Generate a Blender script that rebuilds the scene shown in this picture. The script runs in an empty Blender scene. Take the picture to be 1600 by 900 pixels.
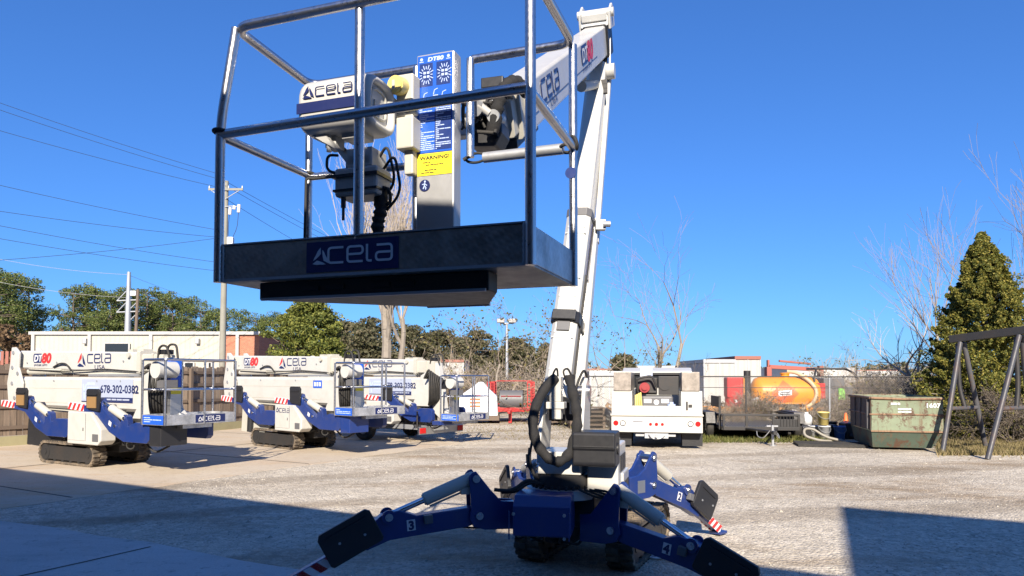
import bpy, math, random
import numpy as np
from mathutils import Vector, Matrix
V = Vector
R = math.radians
random.seed(7)
rng = np.random.default_rng(11)
S = bpy.context.scene
COL = S.collection

# ------------------------------------------------------------------ camera, sky, sun, exposure
CAMH, FPX, PITCH = 1.75, 1100.0, R(2.0)
cam_d = bpy.data.cameras.new("Camera")
cam = bpy.data.objects.new("Camera", cam_d)
COL.objects.link(cam)
cam.location = (0, 0, CAMH)
cam.rotation_euler = (R(90) + PITCH, 0, 0)
cam_d.sensor_width = 36.0
cam_d.lens = 36.0 * FPX / 1600.0
cam_d.shift_y = 0.0625
cam_d.clip_start = 0.05
cam_d.clip_end = 3000
S.camera = cam

SUN_AZ = V((0.02, 1.0, 0)).normalized()      # the way the light travels over the ground
SUN_EL = R(29.9)
world = bpy.data.worlds.new("World")
S.world = world
world.use_nodes = True
wn = world.node_tree
sky = wn.nodes.new("ShaderNodeTexSky")
sky.sky_type = 'NISHITA'
sky.sun_disc = False
sky.sun_elevation = SUN_EL
sky.sun_rotation = math.atan2(-SUN_AZ.x, -SUN_AZ.y)
sky.altitude = 0
sky.air_density = 1.0
sky.dust_density = 0.25
sky.ozone_density = 4.5
gm = wn.nodes.new("ShaderNodeGamma")                      # the camera's own tone curve softens the bright horizon
gm.inputs['Gamma'].default_value = 0.80
tn = wn.nodes.new("ShaderNodeMix"); tn.data_type = 'RGBA'; tn.blend_type = 'MULTIPLY'
tn.inputs[0].default_value = 1.0
tn.inputs[7].default_value = (0.285, 0.565, 1.02, 1)
bg = wn.nodes["Background"]
bg.inputs[1].default_value = 0.098
wn.links.new(sky.outputs[0], gm.inputs['Color'])
wn.links.new(gm.outputs[0], tn.inputs[6])
wn.links.new(tn.outputs[2], bg.inputs[0])

sun_d = bpy.data.lights.new("sun", 'SUN')
sun_d.energy = 4.3
sun_d.angle = R(0.5)
sun_d.color = (1.0, 0.90, 0.76)
sun = bpy.data.objects.new("sun", sun_d)
COL.objects.link(sun)
ldir = V((SUN_AZ.x * math.cos(SUN_EL), SUN_AZ.y * math.cos(SUN_EL), -math.sin(SUN_EL)))
sun.rotation_euler = ldir.to_track_quat('-Z', 'Y').to_euler()
sun.location = (0, -20, 30)

S.view_settings.view_transform = 'Standard'
S.view_settings.look = 'None'
S.view_settings.exposure = 1.22
S.view_settings.gamma = 1.0
S.view_settings.use_curve_mapping = False
S.cycles.max_bounces = 6
S.cycles.transparent_max_bounces = 24

# ------------------------------------------------------------------ pixel -> world
def _ray(px, py):
    u = (550 - py) / FPX
    return V(((px - 800) / FPX, math.cos(PITCH) - u * math.sin(PITCH), math.sin(PITCH) + u * math.cos(PITCH)))
def P(px, py, Y):
    d = _ray(px, py); t = Y / d.y
    return V((d.x * t, Y, CAMH + d.z * t))
def G(px, py, z=0.0):
    d = _ray(px, py); t = (z - CAMH) / d.z
    return V((d.x * t, d.y * t, z))

# ------------------------------------------------------------------ materials
MATS = {}
def _nodes(name):
    m = bpy.data.materials.new(name); m.use_nodes = True
    n = m.node_tree.nodes; l = m.node_tree.links
    return m, n, l, n["Principled BSDF"]
def noise(n, l, coord, scale, detail=4, rough=0.6):
    t = n.new("ShaderNodeTexNoise"); t.inputs['Scale'].default_value = scale
    t.inputs['Detail'].default_value = detail; t.inputs['Roughness'].default_value = rough
    l.new(coord, t.inputs['Vector']); return t.outputs['Fac']
def ramp(n, l, fac, stops):
    r = n.new("ShaderNodeValToRGB"); e = r.color_ramp.elements
    while len(e) < len(stops): e.new(0.5)
    for i, (p, c) in enumerate(stops):
        e[i].position = p; e[i].color = (*c, 1) if len(c) == 3 else c
    l.new(fac, r.inputs[0]); return r.outputs[0]
def mixc(n, l, fac, a, b, mode='MIX'):
    m = n.new("ShaderNodeMix"); m.data_type = 'RGBA'; m.blend_type = mode
    if hasattr(fac, 'is_linked'): l.new(fac, m.inputs[0])
    else: m.inputs[0].default_value = fac
    for s, i in ((a, 6), (b, 7)):
        if hasattr(s, 'is_linked'): l.new(s, m.inputs[i])
        else: m.inputs[i].default_value = (*s, 1)
    return m.outputs[2]
def bump(n, l, h, strength, dist, bsdf):
    b = n.new("ShaderNodeBump"); b.inputs['Strength'].default_value = strength
    b.inputs['Distance'].default_value = dist
    l.new(h, b.inputs['Height']); l.new(b.outputs[0], bsdf.inputs['Normal'])
def math_(n, l, op, a, b=None):
    m = n.new("ShaderNodeMath"); m.operation = op
    for i, s in ((0, a), (1, b)):
        if s is None: continue
        if hasattr(s, 'is_linked'): l.new(s, m.inputs[i])
        else: m.inputs[i].default_value = s
    return m.outputs[0]
def oc(n): return n.new("ShaderNodeTexCoord").outputs['Object']

def paint(name, col, rough=0.4, metal=0.0, dirt=0.12, dirtcol=(0.16, 0.12, 0.08), scale=3.0, bmp=0.0, coat=0.0):
    if name in MATS: return MATS[name]
    m, n, l, b = _nodes(name)
    c = oc(n)
    f = noise(n, l, c, scale, 6, 0.7)
    f2 = ramp(n, l, f, [(0.45, (0, 0, 0)), (0.8, (1, 1, 1))])
    fac = math_(n, l, 'MULTIPLY', f2, dirt)
    col_o = mixc(n, l, fac, col, dirtcol)
    l.new(col_o, b.inputs['Base Color'])
    rr = noise(n, l, c, scale * 6, 3)
    rv = math_(n, l, 'MULTIPLY', rr, 0.25)
    l.new(math_(n, l, 'ADD', rv, rough - 0.12), b.inputs['Roughness'])
    b.inputs['Metallic'].default_value = metal
    if coat: b.inputs['Coat Weight'].default_value = coat; b.inputs['Coat Roughness'].default_value = 0.12
    if bmp: bump(n, l, noise(n, l, c, scale * 20, 3), bmp, 0.01, b)
    MATS[name] = m; return m

white = paint('white_paint', (0.50, 0.49, 0.455), 0.38, dirt=0.20, coat=0.3)
cream = paint('cream_paint', (0.46, 0.44, 0.38), 0.42, dirt=0.15)
blue = paint('blue_paint', (0.010, 0.031, 0.155), 0.38, dirt=0.22, dirtcol=(0.10, 0.085, 0.07), scale=5, coat=0.3)
navy = paint('navy_print', (0.012, 0.02, 0.09), 0.35, dirt=0.03)
stickblue = paint('sticker_blue', (0.02, 0.10, 0.50), 0.3, dirt=0.02)
pale = paint('pale_print', (0.42, 0.52, 0.78), 0.4, dirt=0.02)
black = paint('black_plastic', (0.018, 0.018, 0.020), 0.42, dirt=0.2, dirtcol=(0.05, 0.045, 0.04), scale=5)
rubber = paint('black_rubber', (0.022, 0.021, 0.020), 0.75, dirt=0.4, dirtcol=(0.09, 0.075, 0.055), scale=6, bmp=0.3)
muddy = paint('muddy_rubber', (0.085, 0.07, 0.055), 0.85, dirt=1.0, dirtcol=(0.36, 0.27, 0.175), scale=5, bmp=0.4)
fabric = paint('black_fabric', (0.012, 0.012, 0.013), 0.8, dirt=0.1, scale=12, bmp=0.6)
steel = paint('brushed_steel', (0.58, 0.58, 0.60), 0.30, metal=1.0, dirt=0.15, dirtcol=(0.35, 0.33, 0.30), scale=8)
chrome = paint('chrome', (0.75, 0.75, 0.76), 0.16, metal=1.0, dirt=0.03)
alu = paint('aluminium', (0.50, 0.50, 0.50), 0.40, metal=0.9, dirt=0.2, dirtcol=(0.32, 0.29, 0.25), scale=9)
colalu = paint('column_aluminium', (0.40, 0.40, 0.40), 0.42, metal=0.45, dirt=0.15, dirtcol=(0.3, 0.28, 0.25))
galv = paint('galvanised', (0.42, 0.43, 0.44), 0.5, metal=0.6, dirt=0.2, scale=9)
grey = paint('grey_paint', (0.11, 0.11, 0.115), 0.5, dirt=0.2)
darkmetal = paint('dark_metal', (0.035, 0.034, 0.034), 0.5, metal=0.3, dirt=0.3, dirtcol=(0.09, 0.06, 0.04))
red = paint('red_paint', (0.40, 0.02, 0.02), 0.4, dirt=0.12)
reddecal = paint('red_print', (0.60, 0.03, 0.03), 0.4, dirt=0.03)
yellow = paint('yellow_print', (0.85, 0.68, 0.03), 0.4, dirt=0.03)
knobyel = paint('socket_yellow', (0.72, 0.58, 0.20), 0.4, dirt=0.05)
orange = paint('orange_yellow_paint', (0.66, 0.25, 0.02), 0.42, dirt=0.3, dirtcol=(0.3, 0.15, 0.05), scale=2.5)
ordecal = paint('orange_print', (0.72, 0.13, 0.03), 0.45, dirt=0.1)
cone_or = paint('cone_orange', (0.75, 0.14, 0.03), 0.5, dirt=0.1)
brickred = paint('faded_red', (0.28, 0.10, 0.07), 0.6, dirt=0.3)
salmon = paint('salmon_red', (0.33, 0.09, 0.065), 0.5, dirt=0.2)
amber = paint('amber_board', (0.26, 0.15, 0.055), 0.6, dirt=0.4)
banner_pale = paint('banner_pale', (0.36, 0.40, 0.50), 0.4, dirt=0.05)
unitgrey = paint('unit_grey', (0.36, 0.355, 0.34), 0.45, dirt=0.2)
printwhite = paint('print_white', (0.62, 0.62, 0.63), 0.4, dirt=0.02)
lampred = paint('lamp_red', (0.45, 0.012, 0.012), 0.2, dirt=0.02)
hosebeige = paint('hose_beige', (0.50, 0.38, 0.24), 0.6, dirt=0.2)
oldwood = paint('pole_wood', (0.25, 0.24, 0.20), 0.85, dirt=0.5, dirtcol=(0.16, 0.13, 0.09), scale=2, bmp=0.4)
palletw = paint('pallet_wood', (0.33, 0.21, 0.12), 0.8, dirt=0.4, scale=4)
darkwood = paint('weathered_wood', (0.13, 0.095, 0.07), 0.85, dirt=0.5, scale=4)
glass = paint('dark_glass', (0.02, 0.022, 0.025), 0.15, dirt=0.0)

def mat_plate(name, col, rough):
    m, n, l, b = _nodes(name)
    c = oc(n)
    w = []
    for a in (45, -45):
        mp = n.new("ShaderNodeMapping"); mp.inputs['Rotation'].default_value = (0, R(a), R(a)); l.new(c, mp.inputs[0])
        wv = n.new("ShaderNodeTexWave"); wv.inputs['Scale'].default_value = 15; wv.inputs['Distortion'].default_value = 1.0
        wv.inputs['Detail'].default_value = 2; l.new(mp.outputs[0], wv.inputs['Vector']); w.append(wv.outputs['Fac'])
    h = math_(n, l, 'MULTIPLY', w[0], w[1])
    bump(n, l, h, 0.28, 0.004, b)
    f = noise(n, l, c, 5, 6, 0.75)
    l.new(ramp(n, l, f, [(0.35, tuple(x * 0.55 for x in col)), (0.62, col), (0.78, (0.26, 0.19, 0.12))]), b.inputs['Base Color'])
    b.inputs['Metallic'].default_value = 0.6
    r2 = noise(n, l, c, 14, 4)
    l.new(math_(n, l, 'ADD', math_(n, l, 'MULTIPLY', r2, 0.3), rough - 0.15), b.inputs['Roughness'])
    MATS[name] = m; return m
plate = mat_plate('tread_plate', (0.36, 0.315, 0.27), 0.45)
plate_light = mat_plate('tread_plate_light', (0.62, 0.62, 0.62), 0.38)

def mat_wood_fence():
    m, n, l, b = _nodes('fence_boards')
    c = oc(n)
    mp = n.new("ShaderNodeMapping"); mp.inputs['Scale'].default_value = (7, 7, 0.8); l.new(c, mp.inputs[0])
    f = noise(n, l, mp.outputs[0], 2.0, 6, 0.7)
    geo = n.new("ShaderNodeNewGeometry")
    base = ramp(n, l, geo.outputs['Random Per Island'], [(0, (0.17, 0.125, 0.09)), (0.6, (0.25, 0.19, 0.14)), (1, (0.33, 0.27, 0.21))])
    sh = ramp(n, l, f, [(0.3, (0.55, 0.55, 0.55)), (0.7, (1.1, 1.08, 1.05))])
    l.new(mixc(n, l, 1.0, base, sh, 'MULTIPLY'), b.inputs['Base Color'])
    b.inputs['Roughness'].default_value = 0.85
    bump(n, l, f, 0.4, 0.01, b)
    return m
fencewood = mat_wood_fence()

def mat_leaf(name, c0, c1, c2, trans=0.25):
    m, n, l, b = _nodes(name)
    geo = n.new("ShaderNodeNewGeometry")
    col = ramp(n, l, geo.outputs['Random Per Island'], [(0, c0), (0.55, c1), (1, c2)])
    l.new(col, b.inputs['Base Color'])
    b.inputs['Roughness'].default_value = 0.6
    b.inputs['Specular IOR Level'].default_value = 0.25
    t = n.new("ShaderNodeBsdfTranslucent"); l.new(col, t.inputs['Color'])
    mx = n.new("ShaderNodeMixShader"); mx.inputs[0].default_value = trans
    out = n["Material Output"]
    l.new(b.outputs[0], mx.inputs[1]); l.new(t.outputs[0], mx.inputs[2]); l.new(mx.outputs[0], out.inputs['Surface'])
    return m
leaf_pine = mat_leaf('pine_needles', (0.045, 0.068, 0.02), (0.11, 0.145, 0.038), (0.22, 0.235, 0.07))
leaf_cedar = mat_leaf('cedar_sprays', (0.055, 0.07, 0.018), (0.16, 0.165, 0.034), (0.33, 0.27, 0.06))
leaf_green = mat_leaf('evergreen_leaves', (0.055, 0.075, 0.018), (0.14, 0.16, 0.034), (0.27, 0.265, 0.06))
leaf_brown = mat_leaf('brown_leaves', (0.10, 0.065, 0.035), (0.17, 0.11, 0.06), (0.25, 0.16, 0.09))
leaf_vine = mat_leaf('vine_leaves', (0.07, 0.07, 0.02), (0.15, 0.13, 0.045), (0.24, 0.20, 0.08))
leaf_far = mat_leaf('far_leaves', (0.055, 0.06, 0.028), (0.105, 0.10, 0.052), (0.18, 0.15, 0.09))
leaf_dry = mat_leaf('dry_grass_blades', (0.13, 0.12, 0.04), (0.24, 0.19, 0.09), (0.36, 0.28, 0.15))
leaf_grass = mat_leaf('green_grass_blades', (0.07, 0.09, 0.02), (0.13, 0.14, 0.04), (0.25, 0.22, 0.09))
bark = paint('grey_bark', (0.25, 0.215, 0.175), 0.9, dirt=0.6, dirtcol=(0.12, 0.10, 0.08), scale=6)
bark_pale = paint('pale_bark', (0.38, 0.335, 0.27), 0.9, dirt=0.5, dirtcol=(0.18, 0.15, 0.12), scale=6)
bark_dark = paint('dark_bark', (0.10, 0.08, 0.062), 0.9, dirt=0.5, scale=6)
twig = paint('twig_bark', (0.21, 0.165, 0.125), 0.9, dirt=0.5, scale=3)
twig_pale = paint('pale_twig_bark', (0.36, 0.30, 0.235), 0.9, dirt=0.4, scale=3)

def mat_gravel():
    m, n, l, b = _nodes('gravel')
    c = oc(n)
    vor = n.new("ShaderNodeTexVoronoi"); vor.inputs['Scale'].default_value = 34; l.new(c, vor.inputs['Vector'])
    vor2 = n.new("ShaderNodeTexVoronoi"); vor2.inputs['Scale'].default_value = 90; l.new(c, vor2.inputs['Vector'])
    stone = ramp(n, l, vor.outputs['Color'], [(0.1, (0.25, 0.225, 0.185)), (0.5, (0.50, 0.445, 0.36)), (0.85, (0.62, 0.56, 0.465)), (1.0, (0.70, 0.67, 0.60))])
    fine = ramp(n, l, vor2.outputs['Color'], [(0.1, (0.38, 0.335, 0.265)), (0.9, (0.62, 0.555, 0.455))])
    big = noise(n, l, c, 0.9, 6, 0.7)
    mixs = mixc(n, l, ramp(n, l, big, [(0.4, (0.15, 0.15, 0.15)), (0.62, (0.85, 0.85, 0.85))]), stone, fine)
    mp = n.new("ShaderNodeMapping"); mp.inputs['Scale'].default_value = (0.22, 0.55, 1); mp.inputs['Rotation'].default_value = (0, 0, R(-24)); l.new(c, mp.inputs[0])
    ruts = noise(n, l, mp.outputs[0], 0.9, 6, 0.72)
    dirt = ramp(n, l, ruts, [(0.50, (0, 0, 0)), (0.66, (0.8, 0.8, 0.8))])
    g1 = mixc(n, l, dirt, mixs, (0.27, 0.195, 0.12))
    pat = noise(n, l, c, 0.23, 5, 0.65)
    dark = ramp(n, l, pat, [(0.46, (1.05, 1.05, 1.05)), (0.70, (0.74, 0.725, 0.71))])
    wv = n.new("ShaderNodeTexWave"); wv.inputs['Scale'].default_value = 0.11; wv.inputs['Distortion'].default_value = 5.0; wv.inputs['Detail'].default_value = 3; wv.inputs['Detail Scale'].default_value = 0.6
    mpw = n.new("ShaderNodeMapping"); mpw.inputs['Rotation'].default_value = (0, 0, R(72)); l.new(c, mpw.inputs[0]); l.new(mpw.outputs[0], wv.inputs['Vector'])
    rut = ramp(n, l, wv.outputs['Fac'], [(0.80, (0, 0, 0)), (0.95, (0.45, 0.45, 0.45))])
    g1 = mixc(n, l, rut, g1, (0.24, 0.19, 0.135))
    vor3 = n.new("ShaderNodeTexVoronoi"); vor3.inputs['Scale'].default_value = 11; l.new(c, vor3.inputs['Vector'])
    g1 = mixc(n, l, 0.6, g1, ramp(n, l, vor3.outputs['Color'], [(0.1, (0.72, 0.71, 0.70)), (0.9, (1.2, 1.19, 1.17))]), 'MULTIPLY')
    oil = ramp(n, l, noise(n, l, c, 0.55, 7, 0.75), [(0.63, (1, 1, 1)), (0.70, (0.55, 0.52, 0.5))])
    g1 = mixc(n, l, 1.0, g1, oil, 'MULTIPLY')
    l.new(mixc(n, l, 1.0, g1, dark, 'MULTIPLY'), b.inputs['Base Color'])
    b.inputs['Roughness'].default_value = 0.92
    b.inputs['Specular IOR Level'].default_value = 0.2
    h1 = math_(n, l, 'MULTIPLY', vor.outputs['Distance'], -1.0)
    h = math_(n, l, 'ADD', h1, noise(n, l, c, 5, 5, 0.7))
    h = math_(n, l, 'ADD', h, math_(n, l, 'MULTIPLY', ruts, 2.0))
    bump(n, l, h, 0.6, 0.025, b)
    return m
def mat_conc(name, ca, cb, stain, sc=0.5):
    m, n, l, b = _nodes(name)
    c = oc(n)
    f = noise(n, l, c, sc, 8, 0.7)
    f2 = noise(n, l, c, 60, 3, 0.6)
    base = ramp(n, l, f, [(0.3, ca), (0.7, cb)])
    mp = n.new("ShaderNodeMapping"); mp.inputs['Scale'].default_value = (0.35, 1.1, 1); mp.inputs['Rotation'].default_value = (0, 0, R(30)); l.new(c, mp.inputs[0])
    st = ramp(n, l, noise(n, l, mp.outputs[0], 0.8, 7, 0.72), [(0.5, (0, 0, 0)), (0.7, (0.75, 0.75, 0.75))])
    b1 = mixc(n, l, st, base, stain)
    sp = ramp(n, l, noise(n, l, c, 7, 6, 0.8), [(0.56, (1, 1, 1)), (0.70, (0.55, 0.52, 0.49))])
    b2 = mixc(n, l, 1.0, b1, sp, 'MULTIPLY')
    l.new(mixc(n, l, 0.5, b2, ramp(n, l, f2, [(0.3, (0.75, 0.75, 0.75)), (0.7, (1.15, 1.15, 1.15))]), 'MULTIPLY'), b.inputs['Base Color'])
    b.inputs['Roughness'].default_value = 0.88
    bump(n, l, math_(n, l, 'ADD', f2, math_(n, l, 'MULTIPLY', f, 2.0)), 0.25, 0.01, b)
    return m
gravel = mat_gravel()
conc_tan = mat_conc('tan_concrete', (0.43, 0.345, 0.245), (0.52, 0.45, 0.355), (0.46, 0.30, 0.155))
conc_grey = mat_conc('grey_concrete', (0.42, 0.41, 0.39), (0.54, 0.53, 0.505), (0.33, 0.31, 0.285))
joint = paint('joint_dirt', (0.07, 0.06, 0.05), 0.9, dirt=0.3)

def mat_brick():
    m, n, l, b = _nodes('red_brick')
    c = oc(n)
    mp = n.new("ShaderNodeMapping"); mp.inputs['Rotation'].default_value = (R(90), 0, 0); l.new(c, mp.inputs[0])
    bt = n.new("ShaderNodeTexBrick"); l.new(mp.outputs[0], bt.inputs['Vector'])
    bt.inputs['Scale'].default_value = 4.0
    bt.inputs['Color1'].default_value = (0.33, 0.105, 0.055, 1); bt.inputs['Color2'].default_value = (0.42, 0.15, 0.08, 1)
    bt.inputs['Mortar'].default_value = (0.4, 0.33, 0.27, 1); bt.inputs['Mortar Size'].default_value = 0.012
    l.new(bt.outputs['Color'], b.inputs['Base Color']); b.inputs['Roughness'].default_value = 0.9
    return m
brick = mat_brick()
def mat_corr(name, col, axis=0, per=0.3):
    m, n, l, b = _nodes(name)
    c = oc(n)
    sx = n.new("ShaderNodeSeparateXYZ"); l.new(c, sx.inputs[0])
    w = math_(n, l, 'SINE', math_(n, l, 'MULTIPLY', sx.outputs[axis], 2 * math.pi / per))
    bump(n, l, w, 0.5, 0.03, b)
    f = noise(n, l, c, 0.8, 6, 0.7)
    l.new(ramp(n, l, f, [(0.35, tuple(x * 0.88 for x in col)), (0.7, col)]), b.inputs['Base Color'])
    b.inputs['Roughness'].default_value = 0.55
    return m
siding = mat_corr('beige_siding', (0.46, 0.425, 0.345))
siding_white = mat_corr('white_siding', (0.43, 0.42, 0.395))
siding_dark = mat_corr('brown_siding', (0.20, 0.18, 0.16))
roofmat = mat_corr('metal_roof', (0.5, 0.5, 0.48))

def mat_rusty(name, col):
    m, n, l, b = _nodes(name)
    c = oc(n)
    f = noise(n, l, c, 3.2, 9, 0.78)
    mp = n.new("ShaderNodeMapping"); mp.inputs['Scale'].default_value = (5, 5, 0.9); l.new(c, mp.inputs[0])
    f2 = noise(n, l, mp.outputs[0], 1.6, 8, 0.75)
    k = ramp(n, l, f, [(0.52, (0, 0, 0)), (0.59, (1, 1, 1))])
    k2 = ramp(n, l, f2, [(0.52, (0, 0, 0)), (0.66, (0.8, 0.8, 0.8))])
    fade = ramp(n, l, noise(n, l, c, 1.4, 5), [(0.3, col), (0.7, tuple(x * 1.45 for x in col))])
    a = mixc(n, l, k2, fade, (0.12, 0.075, 0.042))
    l.new(mixc(n, l, k, a, (0.085, 0.045, 0.026)), b.inputs['Base Color'])
    b.inputs['Roughness'].default_value = 0.75
    bump(n, l, f, 0.3, 0.02, b)
    return m
rust_green = mat_rusty('rusty_green', (0.14, 0.165, 0.105))
rust_dark = mat_rusty('rusty_dark_green', (0.05, 0.07, 0.05))
rust_brown = mat_rusty('rusty_brown', (0.075, 0.055, 0.04))
rust_rim = mat_rusty('rusty_rim', (0.20, 0.12, 0.07))
gantry_pipe = paint('gantry_pipe', (0.045, 0.047, 0.055), 0.5, dirt=0.5, dirtcol=(0.13, 0.065, 0.035), scale=3)
rust_steel = mat_rusty('rusty_pipe', (0.055, 0.055, 0.06))

def mat_chain():
    m, n, l, b = _nodes('chain_link')
    sx = n.new("ShaderNodeSeparateXYZ"); l.new(oc(n), sx.inputs[0])
    out = []
    for op in ('ADD', 'SUBTRACT'):
        s = math_(n, l, op, sx.outputs[0], sx.outputs[2])
        fr = math_(n, l, 'FRACT', math_(n, l, 'MULTIPLY', s, 1 / 0.075))
        out.append(math_(n, l, 'LESS_THAN', fr, 0.075))
    k = math_(n, l, 'MAXIMUM', out[0], out[1])
    b.inputs['Base Color'].default_value = (0.16, 0.15, 0.14, 1); b.inputs['Roughness'].default_value = 0.6
    tr = n.new("ShaderNodeBsdfTransparent"); mx = n.new("ShaderNodeMixShader")
    l.new(k, mx.inputs[0]); l.new(tr.outputs[0], mx.inputs[1]); l.new(b.outputs[0], mx.inputs[2])
    l.new(mx.outputs[0], n["Material Output"].inputs['Surface'])
    return m
chain = mat_chain()

# ------------------------------------------------------------------ mesh builder
def fillet(pts, r, n=5, closed=False):
    pts = [V(p) for p in pts]; out = []; N = len(pts)
    for i, p in enumerate(pts):
        if not closed and i in (0, N - 1): out.append(p); continue
        a, b = pts[i - 1], pts[(i + 1) % N]
        da, db = (a - p), (b - p)
        k = min(r, da.length * 0.49, db.length * 0.49)
        p0, p1 = p + da.normalized() * k, p + db.normalized() * k
        for j in range(n + 1):
            t = j / n
            out.append(p0 * (1 - t) ** 2 + p * 2 * t * (1 - t) + p1 * t * t)
    return out
def sag(a, b, s, n=16):
    a, b = V(a), V(b)
    return [a.lerp(b, i / n) - V((0, 0, s * 4 * (i / n) * (1 - i / n))) for i in range(n + 1)]
def frame(o, x, y):
    x = V(x).normalized(); y = V(y); y = (y - x * y.dot(x)).normalized(); z = x.cross(y)
    M = Matrix((x, y, z)).transposed().to_4x4(); M.translation = V(o); return M

def frame_y(o, x, y):
    y = V(y).normalized(); x = V(x); x = (x - y * x.dot(y)).normalized(); z = x.cross(y)
    M = Matrix((x, y, z)).transposed().to_4x4(); M.translation = V(o); return M

class B:
    def __init__(s, M=None):
        s.v = []; s.f = []; s.m = []; s.sm = []; s.M = M or Matrix()
    def add(s, vs, fs, mat=0, smooth=False, M=None):
        T = s.M @ M if M is not None else s.M
        k = len(s.v); s.v += [T @ V(p) for p in vs]
        for f in fs:
            s.f.append([i + k for i in f]); s.m.append(mat); s.sm.append(smooth)
        return s
    def box(s, x0, x1, y0, y1, z0, z1, mat=0, M=None):
        vs = [(x, y, z) for z in (z0, z1) for y in (y0, y1) for x in (x0, x1)]
        return s.add(vs, [(0, 2, 3, 1), (4, 5, 7, 6), (0, 1, 5, 4), (2, 6, 7, 3), (0, 4, 6, 2), (1, 3, 7, 5)], mat, False, M)
    def cbox(s, c, d, mat=0, M=None):
        return s.box(c[0] - d[0] / 2, c[0] + d[0] / 2, c[1] - d[1] / 2, c[1] + d[1] / 2, c[2] - d[2] / 2, c[2] + d[2] / 2, mat, M)
    def tube(s, pts, r, n=10, mat=0, caps=True, closed=False, M=None):
        pts = [V(p) for p in pts]; N = len(pts)
        rs = r if isinstance(r, (list, tuple)) else [r] * N
        t0 = (pts[1] - pts[0]).normalized()
        up = V((0, 0, 1)) if abs(t0.z) < 0.9 else V((1, 0, 0))
        nx = t0.cross(up).normalized(); vs = []; prev = t0
        for i, p in enumerate(pts):
            if closed: t = (pts[(i + 1) % N] - pts[i - 1]).normalized()
            elif i == 0: t = t0
            elif i == N - 1: t = (pts[-1] - pts[-2]).normalized()
            else: t = ((pts[i + 1] - p).normalized() + (p - pts[i - 1]).normalized()).normalized()
            if t.length < 1e-6: t = prev
            nx = (nx - t * nx.dot(t)); nx = nx.normalized() if nx.length > 1e-6 else t.orthogonal().normalized()
            ny = t.cross(nx); prev = t
            for j in range(n):
                a = 2 * math.pi * j / n
                vs.append(p + (nx * math.cos(a) + ny * math.sin(a)) * rs[i])
        fs = []
        for i in range(N if closed else N - 1):
            for j in range(n):
                a, b = i * n + j, i * n + (j + 1) % n
                c, d = ((i + 1) % N) * n + (j + 1) % n, ((i + 1) % N) * n + j
                fs.append((a, b, c, d))
        s.add(vs, fs, mat, n > 5, M)
        if caps and not closed:
            s.add(vs[:n], [tuple(range(n))[::-1]], mat, False, M); s.add(vs[-n:], [tuple(range(n))], mat, False, M)
        return s
    def cyl(s, a, b, r, r1=None, n=16, mat=0, M=None):
        return s.tube([a, b], [r, r if r1 is None else r1], n, mat, True, False, M)
    def prism(s, poly, t0, t1, M=None, mat=0):
        """2-D outline in the x,y of M, thickness along its z"""
        n = len(poly)
        ar = sum(poly[i][0] * poly[(i + 1) % n][1] - poly[(i + 1) % n][0] * poly[i][1] for i in range(n))
        if ar < 0: poly = poly[::-1]
        if t0 > t1: t0, t1 = t1, t0
        vs = [(x, y, t0) for x, y in poly] + [(x, y, t1) for x, y in poly]
        fs = [tuple(range(n))[::-1], tuple(range(n, 2 * n))] + [(i, (i + 1) % n, n + (i + 1) % n, n + i) for i in range(n)]
        return s.add(vs, fs, mat, False, M)
    def ribbon(s, pts, w, t0, t1, M=None, mat=0):
        pts = [V((p[0], p[1], 0)) for p in pts]; L = []; Rr = []
        for i, p in enumerate(pts):
            if i == 0: t = pts[1] - p
            elif i == len(pts) - 1: t = p - pts[-2]
            else: t = (pts[i + 1] - p).normalized() + (p - pts[i - 1]).normalized()
            t = t.normalized(); nn = V((-t.y, t.x, 0)) * w / 2
            L.append(p + nn); Rr.append(p - nn)
        vs = []; fs = []; n = len(pts)
        for k, z in enumerate((t0, t1)):
            vs += [(q.x, q.y, z) for q in L] + [(q.x, q.y, z) for q in Rr]
        for i in range(n - 1):
            fs.append((2 * n + i, 2 * n + n + i, 2 * n + n + i + 1, 2 * n + i + 1))
            fs.append((i, i + 1, n + i + 1, n + i))
            fs.append((i, 2 * n + i, 2 * n + i + 1, i + 1)); fs.append((n + i, n + i + 1, 3 * n + i + 1, 3 * n + i))
        return s.add(vs, fs, mat, False, M)
    def disc(s, c, r, t0, t1, M=None, mat=0, n=20):
        return s.prism([(c[0] + r * math.cos(2 * math.pi * i / n), c[1] + r * math.sin(2 * math.pi * i / n)) for i in range(n)], t0, t1, M, mat)
    def ball(s, c, r, mat=0, nu=12, nv=8, M=None):
        rx, ry, rz = r if isinstance(r, (tuple, list)) else (r, r, r)
        vs = []; fs = []
        for i in range(nv + 1):
            th = math.pi * i / nv
            for j in range(nu):
                a = 2 * math.pi * j / nu
                vs.append((c[0] + rx * math.sin(th) * math.cos(a), c[1] + ry * math.sin(th) * math.sin(a), c[2] + rz * math.cos(th)))
        for i in range(nv):
            for j in range(nu):
                fs.append((i * nu + j, (i + 1) * nu + j, (i + 1) * nu + (j + 1) % nu, i * nu + (j + 1) % nu))
        return s.add(vs, fs, mat, True, M)
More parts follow.
